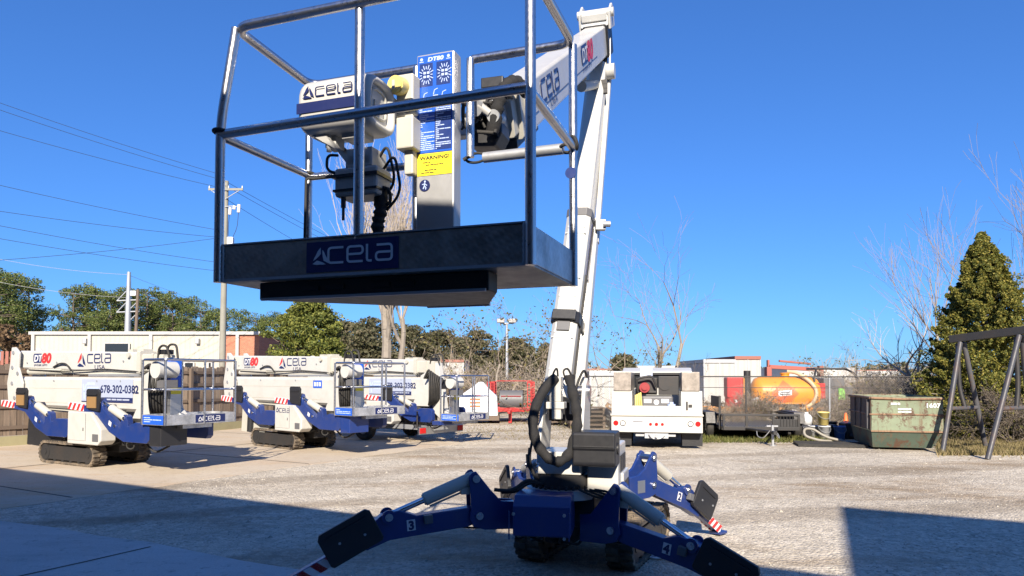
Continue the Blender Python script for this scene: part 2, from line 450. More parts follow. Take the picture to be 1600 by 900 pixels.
    def obj(s, name, mats, parent=None, bevel=0.0, seg=2):
        if not isinstance(mats, (list, tuple)): mats = [mats]
        me = bpy.data.meshes.new(name)
        inv = WM.get(parent.name, Matrix()).inverted() if parent is not None else Matrix()
        me.from_pydata([inv @ p for p in s.v], [], s.f)
        for m in mats: me.materials.append(m)
        me.polygons.foreach_set('material_index', s.m); me.polygons.foreach_set('use_smooth', s.sm)
        me.validate(); me.update()
        o = bpy.data.objects.new(name, me); COL.objects.link(o)
        if parent is not None:
            o.parent = parent; WM[o.name] = WM.get(parent.name, Matrix())
        if bevel:
            b = o.modifiers.new('bevel', 'BEVEL'); b.width = bevel; b.segments = seg; b.limit_method = 'ANGLE'; b.angle_limit = R(38)
        return o
    def objs(s, name, mats, parent=None, bevel=0.0, seg=2):
        """each loose piece of the builder as an object of its own"""
        par = list(range(len(s.v)))
        def find(a):
            while par[a] != a: par[a] = par[par[a]]; a = par[a]
            return a
        key = {}
        for i, p in enumerate(s.v):
            k = (round(p.x, 5), round(p.y, 5), round(p.z, 5))
            if k in key: par[find(i)] = find(key[k])
            else: key[k] = i
        for f in s.f:
            for q in f[1:]: par[find(q)] = find(f[0])
        groups = {}
        for fi, f in enumerate(s.f): groups.setdefault(find(f[0]), []).append(fi)
        out = []
        for fis in groups.values():
            b = B(); mp = {}
            for fi in fis:
                g = []
                for i in s.f[fi]:
                    if i not in mp: mp[i] = len(b.v); b.v.append(s.v[i])
                    g.append(mp[i])
                b.f.append(g); b.m.append(s.m[fi]); b.sm.append(s.sm[fi])
            out.append(b.obj(name, mats, parent, bevel, seg))
        return out
WM = {}

def tag(o, label=None, cat=None, group=None, kind=None):
    if label: o['label'] = label
    if cat: o['category'] = cat
    if group: o['group'] = group
    if kind: o['kind'] = kind
    return o
def thing(name, loc, label, cat, rz=0.0, group=None):
    o = bpy.data.objects.new(name, None); COL.objects.link(o)
    o.empty_display_size = 0.2
    o.location = loc; o.rotation_euler = (0, 0, rz)
    WM[o.name] = Matrix.Translation(V(loc)) @ Matrix.Rotation(rz, 4, 'Z')
    return tag(o, label, cat, group)
def kids(o): return [c for c in bpy.data.objects if c.parent == o]
def copy_tree(o, parent=None, tree=None):
    c = o.copy(); COL.objects.link(c)
    if parent is not None: c.parent = parent
    for ch in kids(o): copy_tree(ch, c)
    return c
def npmesh(name, verts, k, mat, parent=None):
    """verts (n*k,3): n separate k-gons"""
    n = len(verts) // k
    me = bpy.data.meshes.new(name)
    inv = WM.get(parent.name, Matrix()).inverted() if parent is not None else Matrix()
    A = np.array(inv); verts = verts @ A[:3, :3].T + A[:3, 3]
    me.vertices.add(n * k); me.vertices.foreach_set('co', verts.astype(np.float32).ravel())
    me.loops.add(n * k); me.loops.foreach_set('vertex_index', np.arange(n * k, dtype=np.int32))
    me.polygons.add(n); me.polygons.foreach_set('loop_start', np.arange(0, n * k, k, dtype=np.int32))
    me.polygons.foreach_set('loop_total', np.full(n, k, dtype=np.int32))
    me.materials.append(mat); me.update(calc_edges=True); me.validate()
    o = bpy.data.objects.new(name, me); COL.objects.link(o)
    if parent is not None: o.parent = parent; WM[o.name] = WM.get(parent.name, Matrix())
    return o
def leaf_quads(c, size, up=0.0, aspect=0.55):
    """one leaf-shaped quad per centre, random direction"""
    n = len(c)
    d = rng.normal(size=(n, 3)); d[:, 2] = d[:, 2] * (1 - abs(up)) + up; d /= np.linalg.norm(d, axis=1)[:, None]
    e = rng.normal(size=(n, 3)); e -= d * (e * d).sum(1)[:, None]; e /= np.linalg.norm(e, axis=1)[:, None]
    s = (size * rng.uniform(0.6, 1.4, n))[:, None]
    out = np.stack([c - d * s, c + e * s * aspect, c + d * s, c - e * s * aspect], 1)
    return out.reshape(-1, 3)

# ------------------------------------------------------------------ lettering
def rounded(pts, r=0.24): return [(p.x, p.y) for p in fillet([(x, y, 0) for x, y in pts], r, 4)]
GLY = {
 'c': ([[(1.15, 1), (0, 1), (0, 0), (1.15, 0)]], 1.15),
 'e': ([[(1.15, 0), (0, 0), (0, 1), (1.15, 1), (1.15, 0.5), (0.05, 0.5)]], 1.15),
 'l': ([[(0, 1.1), (0, 0), (0.35, 0)]], 0.35),
 'a': ([[(0.05, 1), (1.15, 1), (1.15, 0), (0, 0), (0, 0.52), (1.12, 0.52)]], 1.15)}
def logo_word(b, M, x, y, h, w=0.15, t=0.003, mat=0, word='cela'):
    for ch in word:
        paths, adv = GLY[ch]
        for p in paths: b.ribbon([(x + q[0] * h, y + q[1] * h) for q in rounded(p)], w * h, 0.0005, t, M, mat)
        x += (adv + 0.32) * h
    return x
def logo_mark(b, M, x, y, h, t=0.003, mat=0, mats=None):
    """three curved blades round an open centre, like a swirling triangle"""
    c = (x + h * 0.55, y + h * 0.36); q = h * 0.66
    pt_ = lambda r, d: (c[0] + q * r * math.cos(R(d)), c[1] + q * r * math.sin(R(d)))
    for k in range(3):
        a0 = 90 + 120 * k
        pts = [pt_(1.0, a0), pt_(0.72, a0 + 26), pt_(0.58, a0 + 58), pt_(0.66, a0 + 84), pt_(0.80, a0 + 104), pt_(0.46, a0 + 92), pt_(0.30, a0 + 62), pt_(0.30, a0 + 22), pt_(0.42, a0 - 4)]
        b.prism(pts, 0.0005, t, M, mats[k] if mats else mat)
_txt = {}
def text_into(b, M, s, x, y, h, mat=0, bold=0.0, shear=0.0, t=0.003, center=False, sx=1.0):
    key = (s, bold, shear)
    if key not in _txt:
        cu = bpy.data.curves.new('t', 'FONT'); cu.body = s; cu.size = 1.0; cu.offset = bold; cu.shear = shear; cu.resolution_u = 3
        ob = bpy.data.objects.new('t', cu); COL.objects.link(ob)
        dg = bpy.context.evaluated_depsgraph_get()
        me = bpy.data.meshes.new_from_object(ob.evaluated_get(dg))
        _txt[key] = ([tuple(v.co) for v in me.vertices], [tuple(p.vertices) for p in me.polygons])
        bpy.data.objects.remove(ob); bpy.data.meshes.remove(me); bpy.data.curves.remove(cu)
    vs, fs = _txt[key]
    k = h / 0.70
    w = max(v[0] for v in vs) * k * sx
    ox = x - (w / 2 if center else 0)
    b.add([(ox + v[0] * k * sx, y + v[1] * k, t) for v in vs], fs, mat, False, M)
    return w
def stripes(b, M, w, h, n, t0, t1, m0=0, m1=1):
    """white plate with red slanting bars, in the x,y of M"""
    b.prism([(0, 0), (w, 0), (w, h), (0, h)], t0, t1, M, m0)
    p = w / n
    for i in range(n):
        x = i * p; k = min(h, p * 0.9)
        q = [(x, 0), (min(w, x + p * 0.5), 0), (min(w, x + p * 0.5 + k * 0.55), h), (min(w, x + k * 0.55), h)]
        b.prism(q, t1, t1 + 0.003, M, m1)
        b.prism(q, t0 - 0.003, t0, M, m1)
def lines(b, M, x, y, w, n, dy, h=0.004, mat=0, t=0.0025):
    """rows of print too small to read"""
    for i in range(n):
        k = x
        while k < x + w * 0.97:
            ww = min(random.uniform(0.05, 0.3) * w, x + w - k)
            b.box(k, k + ww * 0.88, y - i * dy, y - i * dy + h, 0.0005, t, mat, M); k += ww
            if random.random() < 0.12: break
# ------------------------------------------------------------------ the setting
e_ = V((0.866, -0.5, 0)); n_ = V((0.5, 0.866, 0))           # along and out of the workshop wall

def sheet(name, poly, z, mat, depth=None):
    b = B(); b.prism(poly, z - (depth or 0.3), z); return tag(b.obj(name, mat), kind='structure')
gb = B()
gb.add([(-1500, -60, 0), (1500, -60, 0), (1500, 2600, 0), (-1500, 2600, 0)], [(0, 1, 2, 3)])
tag(gb.obj('gravel_ground', gravel), kind='structure')

# tan concrete parking pad under the stored lifts
pa = G(-300, 850); pb = V((-6.76, 9.3, 0))
edge0 = V((-5.45, 11.5, 0)); dir_ = V((0.5, 0.866, 0))
pt = lambda t, off=0: (edge0 + dir_ * t + e_ * off)
poly = []
for i in range(25):
    t = -4.5 + i * 0.62
    q = pt(t, random.uniform(-0.10, 0.10)); poly.append((q.x, q.y))
q = pt(10.4, -6.4); poly.append((q.x, q.y)); q = pt(10.4, -14); poly.append((q.x, q.y)); q = pt(-4.5, -14); poly.append((q.x, q.y))
sheet('concrete_pad', poly, 0.006, conc_tan)
jb = B()
for t in (-1.55, 3.0, 7.4):
    a = pt(t, -0.15); c = pt(t, -13.5)
    jb.ribbon([(a.x, a.y), ((a.x + c.x) / 2 + 0.02, (a.y + c.y) / 2), (c.x, c.y)], 0.035, 0.0075, 0.0095)
a = pt(-4.4, -4.6); c = pt(10, -4.6); jb.ribbon([(a.x, a.y), (c.x, c.y)], 0.03, 0.0100, 0.012)
tag(jb.obj('pad_joints', joint), kind='structure')
# grey apron in front of the workshop door
ap = [G(-60, 806), G(0, 815), G(90, 826), G(150, 838), G(232, 848), G(300, 862), G(380, 878), G(470, 892)]
poly = [(p.x, p.y) for p in ap]
end = ap[-1] + e_ * 5; poly += [(end.x, end.y)]
for s_, o_ in ((14, 0), (-16, 0)):
    q = V((0, -1.05, 0)) + e_ * s_; poly.append((q.x, q.y))
q = ap[0] - e_ * 6; poly.append((q.x, q.y))
sheet('concrete_apron', poly, 0.010, conc_grey)
jb = B()
for a, c in ((G(40, 900), G(235, 856)), (G(470, 990), G(640, 930))):
    a = a - (c - a) * 0.2
    m = a.lerp(c, 0.5) + V((0.02, 0.01, 0))
    jb.ribbon([(a.x, a.y), (m.x, m.y), (c.x, c.y)], 0.03, 0.0115, 0.0135)
tag(jb.obj('apron_joints', joint), kind='structure')
# brown bank under the trees, dry verge along the far fence
def verge(name, pts, z, h, mat, n, size, green=0.0):
    return None

# workshop behind the camera: its shade lies over the foreground
wk = thing('workshop_building', (0, -1.1, 0), 'brown metal workshop whose roof edge throws the foreground shade', 'building', rz=R(-30))
MW = WM[wk.name]
b = B(MW)
for x0, x1 in ((-36, -4.2), (2.6, 4.775)): b.box(x0, x1, -15, 0, 0, 5.01)
b.box(-4.2, 2.6, -15, 0, 4.2, 5.01); b.box(-4.2, 2.6, -15, -6, 0, 4.2)
b.obj('low_wall', siding_dark, wk)
b = B(MW); b.prism([(4.785, -0.01), (27, -0.01), (27, -15), (6.39, -15)], 0, 7.40); b.obj('tall_wall', siding_dark, wk)
b = B(MW); b.box(-36.1, 4.76, -15, 0.05, 5.02, 5.09); b.prism([(4.775, 0.05), (27.1, 0.05), (27.1, -15), (6.38, -15)], 7.41, 7.48); b.obj('roof', roofmat, wk)
b = B(MW); b.box(-4.3, 2.7, 0.003, 0.05, 4.16, 4.3); b.box(-4.3, -4.16, 0.003, 0.05, 0, 4.16); b.box(2.56, 2.7, 0.003, 0.05, 0, 4.16); b.obj('door_frame', galv, wk)

# ------------------------------------------------------------------ shared machine pieces
def prof(p0, p1, lat, w, h, ch, b, mat=0, t0=0.0, t1=None):
    """hollow-section boom: chamfered box between two points"""
    p0, p1 = V(p0), V(p1); a = (p1 - p0); L = a.length; a.normalize()
    x = (V(lat) - a * a.dot(V(lat))).normalized(); y = a.cross(x)
    M = frame(p0, x, y)
    W, H = w / 2, h / 2
    poly = [(-W + ch, -H), (W - ch, -H), (W, -H + ch), (W, H - ch), (W - ch, H), (-W + ch, H), (-W, H - ch), (-W, -H + ch)]
    b.prism(poly, t0, L if t1 is None else t1, M, mat)
    return M, L

def track_parts(M, x0, x1, y, w, h, parent, mud=True):
    r = h / 2
    def loop(rr, n=9):
        pts = []
        for i in range(n + 1):
            a = math.pi / 2 - math.pi * i / n; pts.append((x1 - r + rr * math.cos(a), r + rr * math.sin(a)))
        for i in range(n + 1):
            a = -math.pi / 2 - math.pi * i / n; pts.append((x0 + r + rr * math.cos(a), r + rr * math.sin(a)))
        return pts
    MM = M @ frame((0, y, 0), (1, 0, 0), (0, 0, 1))          # x along, y up, z = -lateral
    b = B(MM)
    o, i_ = loop(r - 0.02), loop(r - 0.055); n = len(o)
    for z0 in (-w / 2,):
        vs = [(p[0], p[1], -w / 2) for p in o] + [(p[0], p[1], w / 2) for p in o] + [(p[0], p[1], -w / 2) for p in i_] + [(p[0], p[1], w / 2) for p in i_]
        fs = []
        for k in range(n):
            q = (k + 1) % n
            fs += [(k, q, n + q, n + k), (2 * n + k, 3 * n + k, 3 * n + q, 2 * n + q), (k, 2 * n + k, 2 * n + q, q), (n + k, n + q, 3 * n + q, 3 * n + k)]
        b.add(vs, fs)
    # cleats, alternating left and right
    per = 2 * (x1 - x0 - h) + 2 * math.pi * r; m = int(per / 0.085)
    for k in range(m):
        d = per * k / m
        sl = x1 - x0 - h
        if d < sl: p = V((x0 + r + d, h)); nn = V((0, 1))
        elif d < sl + math.pi * r:
            a = math.pi / 2 - (d - sl) / r; nn = V((math.cos(a), math.sin(a))); p = V((x1 - r, r)) + nn * r
        elif d < 2 * sl + math.pi * r: p = V((x1 - r - (d - sl - math.pi * r), 0)); nn = V((0, -1))
        else:
            a = -math.pi / 2 - (d - 2 * sl - math.pi * r) / r; nn = V((math.cos(a), math.sin(a))); p = V((x0 + r, r)) + nn * r
        F = frame((p.x, p.y, 0), (nn.y, -nn.x, 0), (nn.x, nn.y, 0))
        for s_ in (-1, 1):
            off = 0.02 if s_ > 0 else -0.02
            b.box(-0.022 + off, 0.022 + off, -0.03, 0.0, min(0.01 * s_, s_ * w / 2), max(0.01 * s_, s_ * w / 2), 0, F)
    t = b.obj('track', muddy if mud else rubber, parent)
    b = B(MM)
    b.box(x0 + h * 0.6, x1 - h * 0.6, 0.09, h - 0.10, -w * 0.42, w * 0.42)
    for k in range(6):
        xx = x0 + h * 0.62 + (x1 - x0 - h * 1.24) * k / 5
        b.cyl((xx, 0.075, -w * 0.4), (xx, 0.075, w * 0.4), 0.045, n=12)
    b.obj('track_frame', darkmetal, t)
    b = B(MM)
    for xx in (x0 + r, x1 - r):
        b.cyl((xx, r, -w * 0.44), (xx, r, w * 0.44), r - 0.07, n=20); b.cyl((xx, r, -w * 0.47), (xx, r, w * 0.47), 0.06, n=12)
    b.objs('sprocket', darkmetal, t)
    return t

def spyder_lettering(b, M, x, y, h, m_navy, m_red, m_white, t=0.003, sx=1.0):
    """navy outlined box with two letters, red bold numerals after it, a small line under"""
    w1 = 1.42 * h * sx
    b.prism([(x + q[0] * sx, y + q[1]) for q in [(0.14 * h, 0), (1.42 * h, 0), (1.42 * h, h), (0.14 * h, h), (0, 0.8 * h), (0, 0.2 * h)]], 0.0005, t, M, m_navy)
    text_into(b, M, 'DT', x + 0.12 * h * sx, y + 0.16 * h, h * 0.68, m_white, 0.035, 0.12, t + 0.002, sx=sx * 1.05)
    text_into(b, M, '80', x + w1 + 0.04 * h, y, h, m_red, 0.05, 0.15, t + 0.001, sx=sx * 1.12)
    text_into(b, M, 'SPYDER LIFTS', x + 0.1 * h, y - 0.36 * h, h * 0.2, m_navy, 0.01, 0.1, t, sx=sx * 1.4)

# ------------------------------------------------------------------ the raised lift
T = V((0.46, 6.3, 0))
lift = thing('aerial_lift', T, 'white and blue spider boom lift with its boom raised, steel basket hanging forward, outriggers spread', 'aerial lift', group='spider boom lifts in the yard')
fM = frame(T, (-0.42, -0.91, 0), (0.91, -0.42, 0))           # x to the front, y to its left, z up
track_parts(fM, -1.70, -0.16, -0.44, 0.25, 0.42, lift, True)
track_parts(fM, -1.75, -0.20, 0.44, 0.25, 0.42, lift, True)
b = B(fM)
b.box(-1.5, 0.05, -0.26, 0.26, 0.42, 0.62); b.box(-1.3, -1.1, -0.40, 0.40, 0.30, 0.44); b.box(-0.62, -0.40, -0.40, 0.40, 0.26, 0.44)
b.box(-0.35, 0.12, -0.32, 0.32, 0.50, 0.72); b.box(-0.3, 0.05, -0.16, 0.10, 0.28, 0.5)
b.obj('chassis', darkmetal, lift, 0.012)
b = B(fM)
for k in range(7):
    y0 = random.uniform(-0.35, 0.3); pts = [(0.10, y0, 0.5), (0.2, y0 + random.uniform(-.1, .1), 0.38), (0.08, y0 + random.uniform(-.2, .2), 0.27), (-0.2, y0 + random.uniform(-.2, .2), 0.4)]
    b.tube(fillet(pts, 0.1), 0.012, 7)
b.objs('hydraulic_hose', rubber, lift)
# centre box, plates over the brackets
b = B(); c = V((0.27, 5.90, 0))
MB_ = frame(c, (0.985, -0.17, 0), (0.17, 0.985, 0))
b.prism([(-0.12, 0.46), (0.28, 0.46), (0.28, 0.70), (0.20, 0.78), (-0.12, 0.78)], -0.235, 0.235, MB_ @ frame((0, 0, 0), (0, -1, 0), (0, 0, 1)) @ Matrix.Translation((-0.08, 0, 0)))
cbo = b.obj('centre_box', blue, lift, 0.012)
b = B(MB_)
for x in (-0.20, 0.20):
    for z in (0.49, 0.67): b.cyl((x, -0.362, z), (x, -0.370, z), 0.014, n=6)
b.objs('box_bolt', galv, cbo)
b = B(MB_); b.tube([(-0.237, -0.355, 0.47), (-0.237, -0.357, 0.69)], 0.006, 6); b.tube([(0.237, -0.355, 0.47), (0.237, -0.357, 0.69)], 0.006, 6); b.objs('weld_seam', blue, cbo)
b = B(); 
b.cyl(T + V((0, 0, 0.70)), T + V((0, 0, 0.78)), 0.33, n=32); b.obj('base_plate', galv, lift, 0.006)
b = B(); b.cyl(T + V((0, 0, 0.78)), T + V((0, 0, 0.90)), 0.245, n=36)
for k in range(28):
    a = 2 * math.pi * k / 28; p = T + V((0.275 * math.cos(a), 0.275 * math.sin(a), 0.78)); b.cyl(p, p + V((0, 0, 0.035)), 0.014, n=6)
b.obj('slew_ring', darkmetal, lift, 0.006)

def outrigger(d, px, side, num=None, out_len=None, inner=0.42):
    d = V((d[0], d[1], 0)).normalized()
    def sz(q):
        if len(q) == 2 and isinstance(q[0], float): return V(q)
        k = (q[0] - 800) / FPX
        s = 0.0
        for _ in range(30):                                   # point of the arm's vertical plane seen at that pixel
            r = _ray(*q); t_ = r.y
            kk = r.x / r.y
            s = (T.x - kk * T.y) / (kk * d.y - d.x)
        Y = T.y + s * d.y
        return V((s, P(q[0], q[1], Y).z))
    lo, top, el, rod, ft = [sz(q) for q in px]
    M = frame(T, d, (0, 0, 1))
    def perp(a, c):
        t = (c - a).normalized(); return V((-t.y, t.x))
    n1, n2 = perp(lo, el), perp(el, ft)
    if n1.y < 0: n1 = -n1
    if n2.y < 0: n2 = -n2
    u1, u2 = (el - lo).normalized(), (ft - el).normalized()
    nm = (n1 + n2).normalized()
    arm = B(M)
    a_ = lo - u1 * 0.06
    arm.prism([tuple(p) for p in (a_ + n1 * 0.055, lo + n1 * 0.075, el - u1 * 0.25 + n1 * 0.07, el - u1 * 0.12 + n1 * 0.13, el + u1 * 0.0 + nm * 0.12, el + u2 * 0.22 + n2 * 0.07,
              el + u2 * 0.22 - n2 * 0.075, el - nm * 0.10, lo + u1 * 0.1 - n1 * 0.085, a_ - n1 * 0.05)], -0.055, 0.055)
    arm.prism([tuple(p) for p in (el + u2 * 0.20 + n2 * 0.05, ft - u2 * 0.05 + n2 * 0.05, ft - u2 * 0.02 - n2 * 0.02, el + u2 * 0.20 - n2 * 0.055)], -0.045, 0.045)
    if ft.y > -0.3: arm.box(ft.x - 0.09, ft.x + 0.05, -0.012 + ft.y, 0.02 + ft.y, -0.07, 0.07)
    o = arm.obj('outrigger', blue, lift, 0.008)
    br = B(M)
    pts = []
    for k in range(9):
        a = R(-60 + 30 * k); pts.append((top.x + 0.062 * math.cos(a), top.y + 0.062 * math.sin(a)))
    ins = lo.x - inner
    cheek = [(lo.x + 0.085, lo.y - 0.02), (lo.x + 0.07, lo.y + 0.06)] + pts[1:6] + [(top.x - 0.13, top.y - 0.10), (top.x - 0.22, lo.y + 0.115), (ins, lo.y + 0.10), (ins, lo.y - 0.13), (lo.x - 0.05, lo.y - 0.12), (lo.x + 0.05, lo.y - 0.09)]
    for s_ in (-1, 1): br.prism(cheek, s_ * 0.062, s_ * 0.088)
    br.prism([(ins, lo.y + 0.095), (lo.x - 0.13, lo.y + 0.095), (lo.x - 0.13, lo.y - 0.11), (ins, lo.y - 0.11)], -0.061, 0.061)
    br.obj('bracket', blue, o, 0.006)
    for (p, w_) in ((lo, 0.105), (top, 0.105), (rod, 0.085)):
        pn = B(M); pn.disc(tuple(p), 0.032, -w_, w_, n=18); pn.disc(tuple(p), 0.016, -w_ - 0.008, w_ + 0.008, n=8); pn.obj('pin', steel, o)
    cy = B(M); ax = (rod - top).normalized(); L = (rod - top).length
    A3 = lambda p, z=0: (p.x, p.y, z)
    c0 = top; c1 = top + ax * L * 0.58
    cy.cyl(A3(c0), A3(c1), 0.056, n=20); cy.cyl(A3(c1), A3(c1 + ax * 0.012), 0.048, n=20)
    nn = V((ax.y, -ax.x));  nn = nn if nn.y < 0 else -nn
    cy.tube([A3(c0 + ax * 0.10 + nn * 0.075), A3(c1 - ax * 0.02 + nn * 0.07)], 0.009, 8)
    cy.box(c0.x + ax.x * 0.07 - 0.05, c0.x + ax.x * 0.07 + 0.05, c0.y + ax.y * .07 - 0.11, c0.y + ax.y * .07 - 0.05, -0.035, 0.035)
    cy.obj('cylinder_barrel', cream, o)
    cr = B(M); cr.cyl(A3(c1), A3(rod), 0.027, n=16); cr.obj('cylinder_rod', chrome, o)
    lug = B(M); 
    lug.disc(tuple(rod), 0.058, -0.075, -0.057, n=18); lug.disc(tuple(rod), 0.058, 0.057, 0.075, n=18); lug.objs('rod_lug', blue, o)
    z = 0.095 * side
    Mp = M @ frame((0, 0, z), (u2.x, u2.y, 0), (n2.x, n2.y, 0))
    e2 = Mp.inverted() @ (M @ V((el.x, el.y, z)))
    x0, y0, w_, h_ = (e2.x - 0.02, e2.y - 0.04, 0.38, 0.30) if num == '2' else (e2.x + 0.05, e2.y - 0.05, 0.46, 0.29)
    pl = B(Mp); pl.prism([(x0, y0 + 0.02), (x0 + 0.02, y0), (x0 + w_ - 0.02, y0), (x0 + w_, y0 + 0.02), (x0 + w_, y0 + h_ - 0.04), (x0 + w_ - 0.03, y0 + h_), (x0 + 0.03, y0 + h_), (x0, y0 + h_ - 0.03)], -0.02, 0.02)
    g = pl.obj('foot_guard', black, o, 0.006)
    gr = B(Mp); sd = side
    for k in (0.12, 0.32): gr.disc((x0 + k, y0 + 0.09 + k * 0.2), 0.011, 0.021 * sd, 0.026 * sd, n=10)
    gr.objs('guard_bolt', galv, g)
    gr = B(Mp); gr.box(x0 + 0.06, x0 + w_ - 0.06, y0 + h_ - 0.065, y0 + h_ - 0.048, min(0.021 * sd, .03 * sd), max(.021 * sd, 0.03 * sd)); gr.obj('guard_ridge', black, g)
    Ls = (ft - el).length
    st = B(M @ frame((el.x, el.y, 0), (u2.x, u2.y, 0), (n2.x, n2.y, 0)))
    w = Ls - 0.06 - 0.42
    if w > 0.1:
        F = Matrix.Translation((Ls - 0.06 - w, -0.042, 0))
        for s_ in (-1, 1): stripes(st, F, w, 0.088, max(3, int(w / 0.11)), s_ * 0.047, s_ * 0.050)
        st.obj('stripe_board', [printwhite, reddecal], o)
    if num:
        cpt = el - u1 * 0.20 - n1 * 0.0
        F = M @ frame((cpt.x, cpt.y, 0.056 * side), (side * u1.x, side * u1.y, 0) , (n1.x, n1.y, 0))
        nb = B(F); nb.prism([(-0.035, -0.045), (0.035, -0.045), (0.035, 0.045), (-0.035, 0.045)], 0.0004, 0.002)
        text_into(nb, None, num, 0, -0.034, 0.068, 1, 0.05, t=0.004, center=True); nb.obj('number_decal', [printwhite, navy], o)
        sb = B(F); sb.cbox((0.14, 0.035, 0.03), (0.07, 0.07, 0.05)); sb.obj('sensor_box', grey, o, 0.005)
    if num == '2':
        sp = B(M); sp.box(lo.x - 0.24, lo.x - 0.13, lo.y - 0.06, lo.y + 0.06, 0.0885, 0.0905); sp.obj('data_plate', alu, o)
    hs = B(M); zz = -0.07 * side if num else 0.07
    zz = -0.066 * side
    hs.tube(fillet([(lo.x - 0.2, lo.y - 0.14, zz), (lo.x + 0.1, lo.y - 0.125, zz), (el.x - 0.3, el.y + 0.055 * (1 if el.y > lo.y - 0.2 else 1), zz), (rod.x - 0.05, rod.y - 0.06, zz)], 0.1), 0.008, 6); hs.obj('hydraulic_hose', rubber, o)
    return o
outrigger((-0.954, -0.30), [(745, 803), (740, 746), (603, 824), (606, 806), (430, 925)], -1, '3', inner=0.34)
outrigger((0.81, -0.587), [(962, 826), (966, 765), (1083, 868), (1085, 850), (1235, 965)], 1, '4', inner=0.30)
outrigger((0.762, 0.648), [(1010, 756), (1010, 714), (1072, 782), (1066, 764), (1124, 831)], 1, '2', inner=0.35)
outrigger((-0.22, 0.975), [(0.95, 0.58), (1.0, 0.85), (1.75, 0.56), (1.70, 0.68), (2.75, 0.02)], -1, None, inner=0.40)

# turret
rl = V((0.96, -0.27, 0)).normalized(); fw = V((-0.27, -0.96, 0)).normalized()
MT = frame(T, rl, -fw)                                        # x right, y away, z up
b = B(MT)
b.prism([(-0.19, 0.905), (0.19, 0.905), (0.17, 1.10), (-0.17, 1.10)], -0.22, 0.2, MT.inverted() @ MT @ frame((0, 0, 0), (1, 0, 0), (0, 0, 1)))
for s_ in (-1, 1):
    b.prism([(-0.20, 1.0), (0.16, 1.0), (0.24, 1.3), (0.26, 1.66), (0.12, 1.74), (0.0, 1.66), (-0.10, 1.38), (-0.2, 1.15)], s_ * 0.165, s_ * 0.20, frame((0, 0, 0), (0, 1, 0), (0, 0, 1)))
tur = b.obj('turret', white, lift, 0.008)
b = B(MT); b.box(-0.155, 0.155, 0.10, 0.14, 1.35, 1.54); b.obj('turret_shroud', black, tur)
b = B(MT); b.cyl((-0.225, 0.12, 1.62), (0.225, 0.12, 1.62), 0.05, n=20); b.obj('boom_pivot', steel, tur)
b = B(MT)
b.box(0.23, 0.50, -0.12, 0.42, 0.72, 1.16); b.box(0.30, 0.52, 0.1, 0.5, 0.62, 0.9); b.box(0.22, 0.46, 0.0, 0.35, 1.16, 1.20)
cab = b.obj('tank_cabinet', white, lift, 0.015)
b = B(MT)
for k in range(3): b.box(0.501, 0.508, 0.0 + 0.13 * k, 0.09 + 0.13 * k, 0.92, 1.06)
for k in range(2): b.box(0.521, 0.527, 0.16 + 0.16 * k, 0.27 + 0.16 * k, 0.7, 0.82)
b.objs('cabinet_vent', darkmetal, cab)
c = P(932, 700, 6.02)
MC = frame(c, rl, -fw)
b = B(MC)
b.prism([(-0.15, 0.145), (0.15, 0.145), (0.15, -0.145), (-0.13, -0.145), (-0.15, -0.12), (-0.15, -0.01), (-0.165, 0.01), (-0.165, 0.12)], -0.18, 0.18, frame((0, 0, 0), (0, 1, 0), (0, 0, 1)))
cbx = b.obj('control_box', black, lift, 0.018, 3)
b = B(MC); b.box(-0.17, 0.17, -0.172, -0.166, 0.02, 0.03); b.cyl((0.18, 0.0, 0.0), (0.19, 0, 0), 0.05, n=20); b.obj('box_latch', black, cbx, 0.002)
c = P(985, 735, 6.5)
b = B(frame(c, rl, -fw)); 
for k in range(5):
    b.cyl((-0.5 + 0.05 * k, -0.1, -0.05 + 0.02 * (k % 2)), (-0.5 + 0.05 * k, 0.06, -0.04), 0.022, n=10)
b.cbox((-0.40, 0, -0.0), (0.2, 0.12, 0.12)); b.cbox((-0.93, 0.1, -0.04), (0.08, 0.1, 0.08)); b.cyl((-0.93, 0.02, 0.02), (-0.88, 0.0, 0.05), 0.03, n=14)
b.objs('valve_block', galv, lift, 0.006)
hb = B()
pts = [P(868, 590, 6.10), P(853, 603, 6.05), P(837, 632, 6.0), P(831, 662, 5.98), P(837, 692, 5.97), P(853, 714, 5.96), P(872, 724, 5.96), P(889, 712, 5.97), P(900, 680, 5.99), P(903, 650, 6.02), P(896, 618, 6.05), P(889, 588, 6.10)]
sm = []
for i in range(len(pts) - 1):
    for k in range(4): sm.append(pts[i].lerp(pts[i + 1], k / 4))
sm.append(pts[-1])
for _ in range(3): sm = [sm[0]] + [(sm[i - 1] + sm[i] * 2 + sm[i + 1]) / 4 for i in range(1, len(sm) - 1)] + [sm[-1]]
hb.tube(sm, [0.043 + 0.005 * math.sin(i * 1.9) + 0.004 * math.sin(i * 4.3) for i in range(len(sm))], 12)
hb.obj('hose_bundle', fabric, lift)
hb = B()
for k in range(2):
    a = P(772 + 12 * k, 765 + 4 * k, 6.05 + 0.06 * k); c = P(846 + 4 * k, 757, 6.15)
    hb.tube(fillet([a + V((0, 0, 0.0)), P(800 + 8 * k, 768, 6.05), P(825, 748 + 5 * k, 6.1), c], 0.12), 0.016, 8)
for k in range(4):
    a = P(835 - 4 * k, 680 + 10 * k, 6.3); c = P(838 + 3 * k, 755, 6.2)
    hb.tube(fillet([a, a.lerp(c, 0.5) + V((-0.06, 0, 0.02)), c], 0.15), 0.010, 7)
for k in range(4):
    a = P(905 + 8 * k, 765, 5.95); c = P(965 + 4 * k, 775 + 4 * k, 6.0)
    hb.tube(fillet([a, a.lerp(c, 0.5) + V((0, 0, -0.05 + .03 * k)), c], 0.15), 0.010, 7)
hb.objs('hydraulic_hose', rubber, lift)

